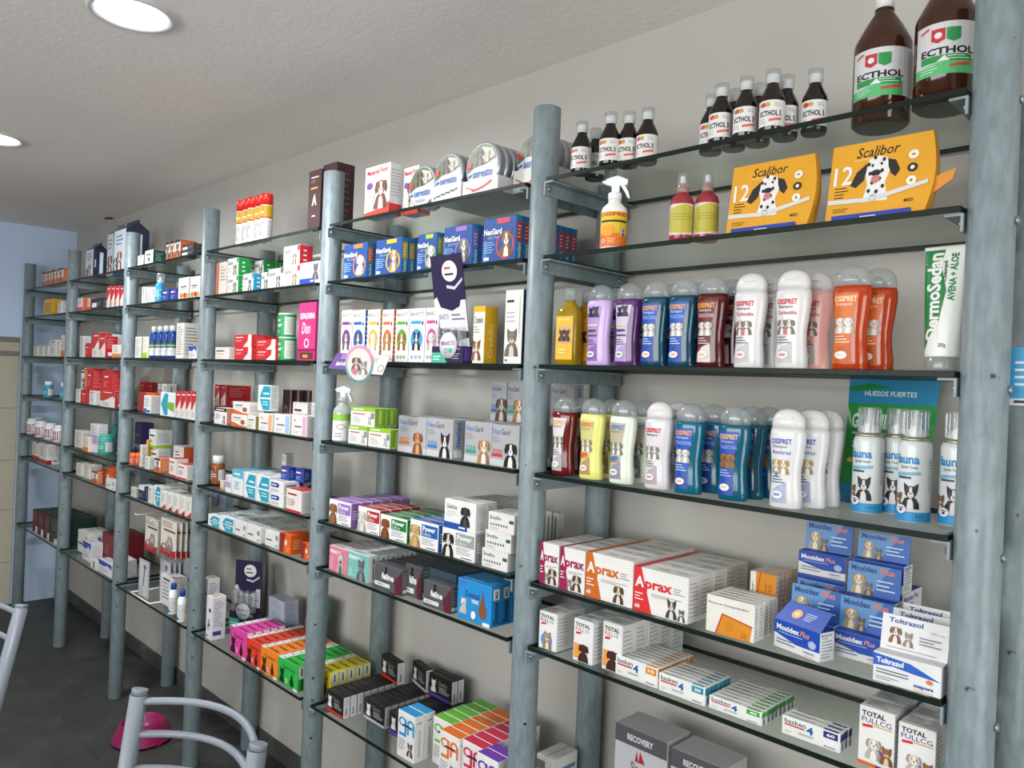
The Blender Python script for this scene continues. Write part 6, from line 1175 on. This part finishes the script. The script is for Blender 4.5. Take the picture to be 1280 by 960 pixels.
# bright row shelf
BX('ohm',-2.8024,0.039,0.5622,0.05,0.05,0.19,0,1,'tall white and violet carton, the one standing behind')
BX('ohm',-2.621,-0.021,0.5622,0.05,0.055,0.165,0,1,'tall white and violet carton, the one standing in front')
put("tabB",tab_display(.12,.05,.075,.275),-2.6673,0.094,0.5622,"dark purple counter display leaning beside the tall white cartons","display",rz=28)
BX('paleblue',-2.4677,0.164,0.5622,0.12,0.06,0.041,0,1,'flat white box in a clear bag, in a stack behind the pink and red cartons','flat boxes stacked in a clear bag')
BX('paleblue',-2.4711,0.164,0.6035,0.12,0.06,0.041,0,1,'flat white box in a clear bag, in a stack behind the pink and red cartons','flat boxes stacked in a clear bag')
BX('paleblue',-2.4744,0.164,0.6448,0.12,0.06,0.041,0,1,'flat white box in a clear bag, in a stack behind the pink and red cartons','flat boxes stacked in a clear bag')
BX('paleblue',-2.4778,0.164,0.6861,0.12,0.06,0.041,0,1,'flat white box in a clear bag, in a stack behind the pink and red cartons','flat boxes stacked in a clear bag')
put("post",lambda: poster(.15,.21,.03),-2.2933,0.204,0.5622,"dark teal leaflet standing against the wall behind the post","leaflet")
BX('dom_pink',-2.4211,-0.017,0.5622,0.1284,0.03,0.0989,0,5,'pink tablet carton with a dog silhouette','pink tablet cartons')
BX('dom_red',-2.2854,-0.019,0.5622,0.1056,0.03,0.0901,0,7,'vermilion tablet carton with a dog silhouette','vermilion tablet cartons')
BX('dom_orange',-2.1769,-0.019,0.5622,0.1165,0.03,0.0877,0,7,'orange tablet carton with a dog silhouette','orange tablet cartons')
BX('dom_green',-2.0587,-0.017,0.5622,0.13,0.03,0.0839,0,7,'green tablet carton with a dog silhouette','green tablet cartons')
BX('dom_yellow',-1.926,0.037,0.5622,0.108,0.03,0.083,0,5,'yellow tablet carton with a dog silhouette','yellow tablet cartons')
# cat carton bay
BX('whitesmall',-3.5171,-0.019,2.0776,0.0715,0.04,0.0492,0,1,'small white carton beside the post on the orange cat carton shelf')
BX('greenside',-3.4256,-0.019,2.0776,0.0979,0.06,0.0634,0,1,'white carton with dark green side')
BX('orangedog',-3.1786,-0.019,2.0776,0.0359,0.07,0.078,0,1,'orange carton with pet portrait, in the trio near the flat black cartons','orange pet cartons in a trio')
BX('orangedog',-3.1338,-0.019,2.0776,0.0439,0.07,0.078,0,1,'orange carton with pet portrait, in the trio near the flat black cartons','orange pet cartons in a trio')
BX('orangedog',-3.0812,-0.019,2.0776,0.06,0.07,0.078,0,1,'orange carton with pet portrait, in the trio near the flat black cartons','orange pet cartons in a trio')
BX('gerlix_flat',-3.0128,-0.019,2.0776,0.14,0.06,0.026,0,1,'flat black and white carton, lower of two stacked')
BX('gerlix_flat',-3.0404,-0.009,2.1039,0.14,0.06,0.026,0,1,'flat black and white carton, upper of two stacked')
BX('slimtext',-3.4468,-0.019,1.8983,0.0361,0.05,0.0773,0,1,'slim white carton with upright lettering','slim white cartons with upright lettering')
BX('slimtext',-3.4027,-0.019,1.8983,0.0355,0.05,0.0747,0,1,'slim white carton with upright lettering','slim white cartons with upright lettering')
BX('slimtext',-3.3593,-0.019,1.8983,0.0349,0.05,0.0721,0,1,'slim white carton with upright lettering','slim white cartons with upright lettering')
BX('slimtext',-3.3167,-0.019,1.8983,0.0343,0.05,0.0696,0,1,'slim white carton with upright lettering','slim white cartons with upright lettering')
put('pump',pump_bottle,-3.2592,-0.006,1.8983,'cyan pump bottle with clear cap','bottle')
BX('blueflat',-3.1968,-0.019,1.8983,0.072,0.05,0.052,0,1,'small royal blue carton, the one touching the pump bottle')
BX('blueflat',-3.1115,-0.019,1.8983,0.0695,0.05,0.0506,0,1,'small royal blue carton, the one next to the fruit cartons')
BX('orangefruit',-3.0249,-0.019,1.8983,0.1201,0.06,0.09,0,1,'white carton with orange fruit at its foot, next to the blue cartons')
BX('orangefruit',-2.9128,-0.019,1.8983,0.1137,0.06,0.088,0,1,'white carton with orange fruit at its foot, touching the post')
BX('tallwhite',-3.5069,-0.019,1.6467,0.0769,0.05,0.0991,0,1,'white carton touching the post beside the lime-footed one')
BX('greenlime',-3.4099,-0.019,1.6467,0.0692,0.05,0.0978,0,1,'white carton with lime foot')
put('bluebot',small_bottle(.142,.0185,"1c3f8c","23407a","e9e9ea",.62,.84,[("r","2f7a3a",0,.52,1,.74),("p","e6e6e6",[(0,0),(1,0),(1,.4),(.5,.5),(0,.4)])]),-3.3008,-0.009,1.6467,'blue bottle with white cap and green band','bottle','white-capped blue bottles')
put('bluebot',small_bottle(.142,.0185,"1c3f8c","23407a","e9e9ea",.62,.84,[("r","2f7a3a",0,.52,1,.74),("p","e6e6e6",[(0,0),(1,0),(1,.4),(.5,.5),(0,.4)])]),-3.2292,-0.009,1.6467,'blue bottle with white cap and green band','bottle','white-capped blue bottles')
put('bluebot',small_bottle(.142,.0185,"1c3f8c","23407a","e9e9ea",.62,.84,[("r","2f7a3a",0,.52,1,.74),("p","e6e6e6",[(0,0),(1,0),(1,.4),(.5,.5),(0,.4)])]),-3.1597,-0.009,1.6467,'blue bottle with white cap and green band','bottle','white-capped blue bottles')
put('bluebot',small_bottle(.142,.0185,"1c3f8c","23407a","e9e9ea",.62,.84,[("r","2f7a3a",0,.52,1,.74),("p","e6e6e6",[(0,0),(1,0),(1,.4),(.5,.5),(0,.4)])]),-3.0921,-0.009,1.6467,'blue bottle with white cap and green band','bottle','white-capped blue bottles')
BX('tallwhite',-3.0258,-0.019,1.6467,0.0798,0.075,0.1506,0,1,'tall white carton next to the white-capped bottles')
BX('tallwhite',-3.0368,0.059,1.6467,0.045,0.05,0.145,0,1,'tall white carton close to the post behind the blue-wave one')
BX('bluewave',-2.8741,-0.026,1.6467,0.075,0.04,0.0505,0,1,'small white carton with a blue wave')
BX('redflat',-3.8858,0.129,1.6467,0.12,0.07,0.11,0,1,'clear-lidded red box at the back behind the lime-footed carton')
BX('orangebox',-3.5533,0.019,1.3967,0.2117,0.07,0.0884,0,1,'orange carton behind the small white and blue one')
BX('whiteblue',-3.3684,-0.019,1.3967,0.0828,0.06,0.0798,0,1,'white carton with a blue corner')
BX('hexgreen',-3.1732,-0.019,1.3967,0.155,0.05,0.1017,0,1,'white carton with cyan hexagon and green leaf')
BX('redup',-3.0054,-0.019,1.3967,0.0506,0.06,0.1113,0,1,'slim white carton with a red slanted top','slim red-topped cartons')
BX('redup',-2.9507,-0.019,1.3967,0.0494,0.06,0.1133,0,1,'slim white carton with a red slanted top','slim red-topped cartons')
BX('redup',-2.8972,-0.019,1.3967,0.0483,0.06,0.1153,0,1,'slim white carton with a red slanted top','slim red-topped cartons')
BX('redup',-2.8463,-0.019,1.3967,0.0472,0.06,0.1172,0,1,'slim white carton with a red slanted top','slim red-topped cartons')
BX('redflat',-3.9013,0.149,1.4687,0.06,0.05,0.06,0,1,'small dark red carton on the white boxes at the back','dark red cartons at the back')
BX('redflat',-3.7841,0.149,1.4687,0.06,0.05,0.06,0,1,'small dark red carton on the white boxes at the back','dark red cartons at the back')
BX('whitelong',-3.905,0.149,1.3967,0.2,0.06,0.07,0,1,'white carton lying under the dark red ones at the back')
BX('whitelong',-3.6611,0.149,1.4687,0.11,0.05,0.058,0,1,'white carton lying next to the dark red ones at the back')
# lime band shelf
BX('purplebox',-3.7216,0.069,1.2152,0.085,0.06,0.115,0,1,'dark purple carton standing high at the back by the post')
BX('whitesmall',-3.714,0.069,1.1452,0.085,0.06,0.0695,0,1,'white carton under the dark purple one')
put('orbot',small_bottle(.085,.016,"e0642a","d8582a","2a3048",.7,.68),-3.4966,-0.011,1.1452,'orange bottle with dark cap','bottle','dark-capped orange bottles')
put('orbot',small_bottle(.085,.016,"e0642a","d8582a","2a3048",.7,.68),-3.4871,0.009,1.1452,'orange bottle with dark cap','bottle','dark-capped orange bottles')
BX('tallwhite',-3.4195,-0.011,1.1452,0.03,0.025,0.1,0,1,'slim white carton beside the dark-capped orange bottles')
BX('limeband',-3.4332,0.044,1.1452,0.085,0.06,0.085,0,1,'white carton with lime band, lower of two')
BX('limeband',-3.4484,0.039,1.2305,0.085,0.075,0.085,0,1,'white carton with lime band, upper of two')
BX('yellowbox',-3.4518,0.029,1.1452,0.022,0.05,0.12,0,1,'slim amber carton beside the lime-banded pair')
BX('whitesmall',-3.327,-0.019,1.1452,0.05,0.04,0.055,0,1,'small white carton in front of the lime-banded pair')
BX('orangedog',-3.2121,-0.019,1.1452,0.0646,0.05,0.0608,0,1,'orange carton with a dark pet portrait, single one in front of the lime-banded pair')
BX('redcap',-3.0495,-0.019,1.1452,0.0773,0.05,0.0765,0,1,'white carton with red foot in front of the open red carton, farther from the post')
BX('redcap',-2.9595,-0.019,1.1452,0.0946,0.06,0.0617,0,1,'white carton with red foot in front of the open red carton, nearer the post')
BX('vet_pink',-3.1807,0.049,1.1452,0.11,0.07,0.115,0,1,'open red carton behind the white ones with red feet')
# crowded slim carton shelf
BX('greyjug',-3.4885,-0.019,0.9979,0.0672,0.04,0.0461,0,1,'low white carton by the post on the crowded shelf')
BX('darkblue',-3.3908,-0.019,0.9979,0.0696,0.05,0.0655,0,1,'dark blue carton with white top on the crowded shelf')
BX('whitesmall',-3.2726,-0.019,0.9979,0.0476,0.1,0.0727,0,1,'slim white carton next to the dark blue one')
BX('hexcyan',-3.2062,-0.019,0.9979,0.0737,0.12,0.088,0,1,'white and cyan hexagon carton on the crowded shelf')
BX('redlow',-3.1235,-0.019,0.9979,0.0589,0.08,0.0737,0,1,'slim white carton with a small red corner','slim red-cornered cartons')
BX('redlow',-3.0522,-0.019,0.9979,0.0572,0.08,0.0752,0,1,'slim white carton with a small red corner','slim red-cornered cartons')
BX('redlow',-2.9831,-0.019,0.9979,0.0555,0.08,0.0767,0,1,'slim white carton with a small red corner','slim red-cornered cartons')
BX('redlow',-2.9159,-0.019,0.9979,0.0539,0.08,0.0781,0,1,'slim white carton with a small red corner','slim red-cornered cartons')
BX('redlow',-2.8516,-0.019,0.9979,0.0524,0.08,0.0794,0,1,'slim white carton with a small red corner','slim red-cornered cartons')
BX('paleblue',-4.0011,0.169,0.9979,0.09,0.05,0.13,0,1,'pale blue box at the back of the crowded shelf')
BX('greyjug',-3.3402,0.139,0.9979,0.1,0.06,0.095,0,1,'grey carton at the back of the crowded shelf')
# toy cards
put('card_r',hang_card(0.15,0.155,'red'),-3.3808,0.014,0.7669,'red and white toy card, alone on the rack wire farther from the bottles',"toy card",None,rz=0)
put('card_rb',hang_card(0.165,0.155,'red'),-3.1093,-0.019,0.8037,'red and white toy card in the bunch on the rack wire',"toy card",'red toy cards in a bunch',rz=0)
put('card_rb',hang_card(0.165,0.155,'red'),-3.0973,-0.0015,0.8037,'red and white toy card in the bunch on the rack wire',"toy card",'red toy cards in a bunch',rz=0)
put('card_rb',hang_card(0.165,0.155,'red'),-3.0853,0.016,0.8037,'red and white toy card in the bunch on the rack wire',"toy card",'red toy cards in a bunch',rz=0)
put('card_rb',hang_card(0.165,0.155,'red'),-3.0733,0.0335,0.8037,'red and white toy card in the bunch on the rack wire',"toy card",'red toy cards in a bunch',rz=0)
put('card_rb',hang_card(0.165,0.155,'red'),-3.0613,0.051,0.8037,'red and white toy card in the bunch on the rack wire',"toy card",'red toy cards in a bunch',rz=0)
put('card_rb',hang_card(0.165,0.155,'red'),-3.0493,0.0685,0.8037,'red and white toy card in the bunch on the rack wire',"toy card",'red toy cards in a bunch',rz=0)
put('card_s',hang_card(0.12,0.1691,'silver'),-3.3698,-0.011,0.5621,'silver blister card standing alone below the red cards',"toy card",None,rz=0)
put('card_sb',hang_card(0.12,0.1809,'silver'),-3.2688,0.044,0.5621,'silver blister card in the bunch behind the white carton',"toy card",'silver blister cards',rz=0)
put('card_sb',hang_card(0.12,0.1809,'silver'),-3.2588,0.0615,0.5621,'silver blister card in the bunch behind the white carton',"toy card",'silver blister cards',rz=0)
put('card_sb',hang_card(0.12,0.1809,'silver'),-3.2488,0.079,0.5621,'silver blister card in the bunch behind the white carton',"toy card",'silver blister cards',rz=0)
put('card_sb',hang_card(0.12,0.1809,'silver'),-3.2388,0.0965,0.5621,'silver blister card in the bunch behind the white carton',"toy card",'silver blister cards',rz=0)
RACK=(-3.3808,-0.019,0.9219,0.5622)
BX('whitesmall',-3.1897,0.019,0.5622,0.1438,0.06,0.1314,0,1,'plain white carton standing behind the blue-capped bottles')
put('drop',small_bottle(.130,.0185,"e6e8ea","e6e8ea","1f4aa0",.62,.8,[("p","2a6ab0",[(0,0),(.5,0),(.2,.3),(0,.4)])]),-2.9946,-0.001,0.5622,'white dropper bottle with blue cap, behind the other','bottle','blue-capped bottles')
put('drop',small_bottle(.130,.0185,"e6e8ea","e6e8ea","1f4aa0",.62,.8,[("p","2a6ab0",[(0,0),(.5,0),(.2,.3),(0,.4)])]),-2.8721,-0.013,0.5622,'white dropper bottle with blue cap, nearest the shelf edge','bottle','blue-capped bottles')
BX('beige',-2.8856,-0.001,0.5622,0.0486,0.04,0.05,0,1,'small tan carton beside the blue-capped bottles')
# gable pack bay
put('gp1',gable_pack(0.1293,0.07,0.1914,True),-4.3604,-0.001,2.0776,'small gable-top dog food pack near the post',"food pack","gable-top packs")
put('gp2',gable_pack(0.0932,0.09,0.2731,False),-4.1093,0.029,2.0776,'tall gable-top dog food pack, the one partly covered by the other',"food pack","gable-top packs")
put('gp3',gable_pack(0.1662,0.11,0.2556,True),-3.8786,-0.011,2.0776,'tall gable-top dog food pack, the one in front with a dark top',"food pack","gable-top packs")
BX('vet_pink',-4.4158,-0.019,1.8983,0.0917,0.05,0.0723,0,1,'pink and white carton with an orange side')
BX('vet_pink',-4.3038,-0.001,1.8983,0.0408,0.05,0.0687,0,1,'narrow pink and white carton behind the black-ended one','narrow pink carton')
BX('gerlix_flat',-4.1816,-0.019,1.8983,0.1859,0.05,0.0566,0,1,'white-labelled black carton next to the red and white ones')
BX('redup',-3.9343,-0.019,1.8983,0.0481,0.05,0.11,0,1,'upright red and white carton on the shelf with the pink carton','upright red and white cartons')
BX('redup',-3.8671,-0.019,1.8983,0.047,0.05,0.106,0,1,'upright red and white carton on the shelf with the pink carton','upright red and white cartons')
BX('redup',-3.8015,-0.019,1.8983,0.0459,0.05,0.1021,0,1,'upright red and white carton on the shelf with the pink carton','upright red and white cartons')
BX('redup',-3.7375,-0.019,1.8983,0.0448,0.05,0.0983,0,1,'upright red and white carton on the shelf with the pink carton','upright red and white cartons')
BX('slimtext',-4.4761,0.019,1.6467,0.0573,0.04,0.1193,0,1,'thin white carton in front of the wall by the red wedge cartons')
BX('redflat',-4.2447,-0.019,1.6467,0.0739,0.05,0.0746,0,1,'small red carton next to the thin white one')
BX('redup',-4.1313,-0.019,1.6467,0.1028,0.06,0.1286,0,1,'red carton with white slant, next to the small red one')
BX('redup',-4.0221,-0.019,1.6467,0.0929,0.06,0.1102,0,1,'red carton with white slant, next to the white and blue one')
BX('hexcyan',-4.1073,0.044,1.6467,0.0873,0.05,0.1243,0,1,'white carton with a blue hexagon above the small white carton')
BX('peachsmall',-3.8091,-0.023,1.6467,0.1256,0.04,0.0631,0,1,'small white carton with an orange foot')
BX('whitesmall',-4.4096,-0.011,1.3967,0.0712,0.05,0.0738,0,1,'white carton touching the post in the double layer')
BX('redflat',-4.2962,-0.019,1.3967,0.116,0.07,0.0731,0,1,'red carton in the lower of the two layers')
BX('whitesmall',-4.1469,-0.019,1.3967,0.0847,0.07,0.0741,0,1,'white carton in the lower of the two layers')
BX('redup',-3.9737,-0.019,1.3967,0.2155,0.07,0.0844,0,1,'wide red carton with white slant in the lower of the two layers')
BX('blackhead',-4.3267,-0.011,1.4712,0.05,0.06,0.115,0,1,'white pet carton in the upper layer','upper layer white')
BX('redflat',-4.2236,-0.011,1.4712,0.08,0.07,0.115,0,1,'red carton in the upper layer next to the white pet carton')
BX('redflat',-4.0166,-0.001,1.4722,0.14,0.05,0.11,0,2,'red carton in the upper layer close to the post','red cartons upper layer')
# teal tub shelf
BX('tallwhite',-4.4715,0.009,1.1452,0.1291,0.06,0.0946,0,1,'white carton beside the post on the teal tub shelf')
BX('peachsmall',-4.2234,-0.019,1.1452,0.0874,0.05,0.0784,0,1,'white carton with an orange foot on the teal tub shelf')
BX('lilac',-4.171,-0.001,1.1452,0.1174,0.05,0.1504,0,1,'tall white carton with a lilac band')
put('tealtub',jar(.105,.037,"3f9a8a","3f9a8a","4aa896","d6efe8",.9),-3.9809,0.019,1.1452,'teal plastic tub with teal lid','tub')
BX('tealtall',-4.066,0.069,1.1452,0.06,0.06,0.15,0,1,'tall teal carton behind the teal tub')
BX('purplebox',-3.9859,0.069,1.1452,0.06,0.06,0.15,0,1,'tall purple carton half hidden by the post')
BX('tallwhite',-4.3878,-0.001,0.9979,0.1128,0.06,0.0666,0,1,'white carton with fine print, touching the post')
BX('tallwhite',-4.2612,-0.001,0.9979,0.1081,0.06,0.0773,0,1,'white carton with fine print, next to the orange cartons')
BX('orangebox',-4.4342,0.069,0.9979,0.0562,0.06,0.0182,0,1,'orange and maroon carton behind the plain orange one')
BX('orangedog',-4.0594,-0.017,0.9979,0.0891,0.06,0.0589,0,1,'orange carton on the shelf under the teal tub')
BX('orangebox',-3.9482,-0.001,0.9979,0.1444,0.08,0.0866,0,1,'large orange carton behind the low white one')
BX('whitelong',-3.8008,-0.031,0.9979,0.121,0.03,0.0499,0,1,'low white carton in front of the large orange one')
# bottom shelf of the gable pack bay
BX('whitelong',-4.447,0.039,0.5622,0.17,0.12,0.12,0,1,'large white carton with grey print, at the back beside the post')
BX('bluewave',-4.2383,0.004,0.5622,0.1345,0.06,0.0983,0,1,'white carton with a blue wave, open lid')
BX('maroonbig',-4.1378,0.069,0.5622,0.1881,0.15,0.1554,0,1,'large maroon box behind the round pad')
put('pad',jar(.012,.05,"3a4a58","8a8f98","c9c4bc","e6e6e6",.5),-4.036,0.069,0.5622,'flat round tin in front of the maroon box','tin')
BX('slimtext',-4.0187,-0.021,0.5622,0.1013,0.02,0.0439,0,1,'small plain white card box at the shelf edge')
BX('bluewave',-3.9092,-0.016,0.5622,0.1911,0.05,0.0639,0,1,'small white carton with a blue wave at the shelf edge')
BX('whiteblue',-3.8245,0.029,0.5622,0.1154,0.07,0.08,0,1,'white carton with a blue corner, half behind the post')
# blue wall bay
BX('orangedog',-5.1449,-0.019,2.0776,0.0709,0.07,0.0872,0,1,'small orange carton with a dark pet portrait near the blue wall','small orange cartons by the blue wall')
BX('orangedog',-5.0512,-0.019,2.0776,0.0792,0.07,0.0853,0,1,'small orange carton with a dark pet portrait near the blue wall','small orange cartons by the blue wall')
BX('orangedog',-4.9449,-0.019,2.0776,0.0932,0.07,0.0872,0,1,'small orange carton with a dark pet portrait near the blue wall','small orange cartons by the blue wall')
BX('orangedog',-4.8125,-0.019,2.0776,0.1115,0.07,0.0868,0,1,'small orange carton with a dark pet portrait near the blue wall','small orange cartons by the blue wall')
BX('yellowbox',-5.0842,-0.019,1.8983,0.1973,0.06,0.0949,0,1,'yellow carton on the shelf below the small orange ones')
BX('whitesmall',-4.7885,-0.019,1.8983,0.0798,0.05,0.0716,0,1,'small white carton on the yellow carton shelf, next to the yellow one')
BX('whitesmall',-4.6868,-0.019,1.8983,0.0773,0.05,0.0669,0,1,'small white carton on the yellow carton shelf, touching the post')
BX('whitesmall',-5.2762,-0.019,1.6467,0.0927,0.05,0.0622,0,1,'low white carton in the short row near the blue wall','low white cartons')
BX('whitesmall',-5.1561,-0.019,1.6467,0.1072,0.05,0.0666,0,1,'low white carton in the short row near the blue wall','low white cartons')
BX('whitesmall',-5.0349,-0.019,1.6467,0.0898,0.05,0.0659,0,1,'low white carton in the short row near the blue wall','low white cartons')
BX('whitesmall',-4.9281,-0.019,1.6467,0.141,0.05,0.099,0,1,'taller white carton in the short row near the blue wall','taller white cartons')
BX('whitesmall',-4.7709,-0.019,1.6467,0.056,0.05,0.0926,0,1,'taller white carton in the short row near the blue wall','taller white cartons')
BX('peachsmall',-4.6991,-0.019,1.6467,0.0933,0.05,0.1244,0,1,'white carton with an orange foot at the end of the short row')
put('cyanjar',jar(.098,.026,"2a94b0","2a94b0","e9e9ea","d6eef4",.76),-5.0226,0.009,1.3967,'cyan pill jar with white lid','jar')
put('cyanjar',jar(.098,.026,"2a94b0","2a94b0","e9e9ea","d6eef4",.76),-4.7606,0.029,1.3967,'cyan pill jar with white lid hidden behind the post','jar')
put('mag',jar(.098,.036,"e6e4e6","a01f6a","e9e8ea","e6d0de",.84),-5.427,0.029,1.1452,'white tub with magenta label','tub','magenta-labelled tubs')
put('mag',jar(.098,.036,"e6e4e6","a01f6a","e9e8ea","e6d0de",.84),-5.5439,0.089,1.1452,'white tub with magenta label','tub','magenta-labelled tubs')
put('mag',jar(.098,.036,"e6e4e6","a01f6a","e9e8ea","e6d0de",.84),-5.1582,0.014,1.1452,'white tub with magenta label','tub','magenta-labelled tubs')
put('mag',jar(.098,.036,"e6e4e6","a01f6a","e9e8ea","e6d0de",.84),-4.9763,0.019,1.1452,'white tub with magenta label','tub','magenta-labelled tubs')
put('mag',jar(.098,.036,"e6e4e6","a01f6a","e9e8ea","e6d0de",.84),-4.7854,0.019,1.1452,'white tub with magenta label','tub','magenta-labelled tubs')
BX('whitered',-5.2966,-0.001,0.9979,0.1397,0.05,0.1068,0,1,'white carton with red foot on the shelf below the magenta tubs, the narrow one')
BX('whitered',-5.0638,-0.019,0.9979,0.1659,0.07,0.1215,0,1,'white carton with red foot on the shelf below the magenta tubs, the wide one')
BX('case_maroon',-5.1597,-0.016,0.5622,0.115,0.2,0.1359,0,1,'flat maroon case with a white corner','maroon cases')
BX('case_maroon',-5.0321,-0.016,0.5622,0.1142,0.2,0.1396,0,1,'flat maroon case with a white corner','maroon cases')
BX('case_maroon',-4.9007,-0.016,0.5622,0.1098,0.2,0.1445,0,1,'flat maroon case with a white corner','maroon cases')
BX('case_green',-4.7743,-0.016,0.5622,0.169,0.2,0.1491,0,1,'flat dark green case with a white corner')
# white wire rack that carries the toy cards
o = tag(empty('card_rack', (RACK[0], RACK[1], RACK[3])), 'white wire counter rack holding the toy cards', 'rack')
WR = mat('e6e6e4', .3, kind='plastic'); hz = RACK[2]-RACK[3]-.008
MB().tube([(-.03, -.01, .004), (.20, -.01, .004), (.20, .20, .004), (-.03, .20, .004), (-.03, -.01, .004)], .003, WR, 8).build('base_wire', o)
for x in (-.02, .17): MB().tube([(x, .20, .004), (x, .20, hz+.010)], .003, WR, 8).build('upright', o)
for x, z in ((-.02, hz+.010), (.17, hz+.010)): MB().tube([(x, .20, z), (x, .0, z), (x, -.01, z+.006)], .0022, WR, 8).build('hook_wire', o)
for z in (hz+.010,): MB().tube([(-.02, .20, z), (.17, .20, z)], .003, WR, 8).build('cross_wire', o)

# ---------------------------------------------------------------- chairs and bowl on the floor
CH = mat('7b828b', .42, .0, .5, 'plastic'); SEAT = mat('2c2e33', .6, kind='card')
def chair(p0, p1, label, lean):
    """p0, p1: tops of the two back tubes; the sitter faces away from the shelves"""
    p0 = Vector((*p0, 0)); p1 = Vector((*p1, 0)); ax = (p1-p0).normalized(); wd = (p1-p0).length
    fw = Vector((ax.y, -ax.x, 0)); base = (p0+p1)/2
    r = tag(empty('metal_chair', (base.x, base.y, 0)), label, 'chair')
    h = wd/2; ZT_ = .865
    def P(s, f, z): return ax*s+fw*f+Vector((0, 0, z))
    R_ = .019
    for s in (-h, h):
        m = MB().tube([P(s, lean*.29+.24, 0.0), P(s, lean*.29+.10, .30), P(s, lean*.29+.035, .46), P(s, lean*.29, .58), P(s, .0, ZT_-.012)], R_, CH, 14)
        m.tube([P(s, .0, ZT_-.012), P(s, -.002, ZT_-.004), P(s, -.003, ZT_)], R_*.93, CH, 14)
        m.build('back_leg', r)
        MB().tube([P(s, .10, 0), P(s, .30, .30), P(s, .42, .43)], R_*.8, CH, 12).build('front_leg', r)
    for z in (.837, .765, .690, .62):
        f0 = (ZT_-z)*lean
        pts = [P(-h+wd*t, f0-.085*(1-(2*t-1)**2), z+.010*(1-(2*t-1)**2)) for t in [i/14 for i in range(15)]]
        MB().tube(pts, .0082, CH, 10).build('back_rail', r)
    m = MB(); n = 16; vs = []
    for z in (.435, .465):
        for i in range(n):
            t = 2*math.pi*i/n; c, s_ = math.cos(t), math.sin(t)
            q = (abs(c)**.5*math.copysign(1, c), abs(s_)**.5*math.copysign(1, s_)); vs.append(P(q[0]*(h-.022), .34+q[1]*.19, z))
    m.add(vs, [tuple(range(n)), tuple(range(2*n-1, n-1, -1))]+[(i, (i+1) % n, (i+1) % n+n, i+n) for i in range(n)], SEAT).build('seat', r)
    MB().tube([P(-h, .25, .2), P(h, .25, .2)], .008, CH).build('stretcher', r)
chair((-1.515, -.665), (-1.10, -.585), 'grey tubular metal chair with curved back rails in front of the pink bowl', .13)
chair((-2.72, -1.02), (-2.385, -.705), 'grey tubular metal chair with curved back rails, the one farther along towards the blue wall', .37)
BOWL = mat('7d1049', .35, 0, .4, 'plastic')
b = tag(empty('pet_bowl', (-3.12, -.06, 0)), 'magenta plastic pet bowl on the dark tiled floor', 'bowl')
MB().lathe([(.122, .012), (.115, .022), (.092, .078), (.086, .083), (.080, .079), (.072, .045), (.0001, .034)], BOWL, 36, cap=(False, False)).build('bowl_body', b)
for i in range(5):
    t = 2*math.pi*i/5+.3; c, s = math.cos(t), math.sin(t)
    MB().lathe([(.018, 0), (.016, .016)], BOWL, 10, cx=.105*c, cy=.105*s).build('foot', b)
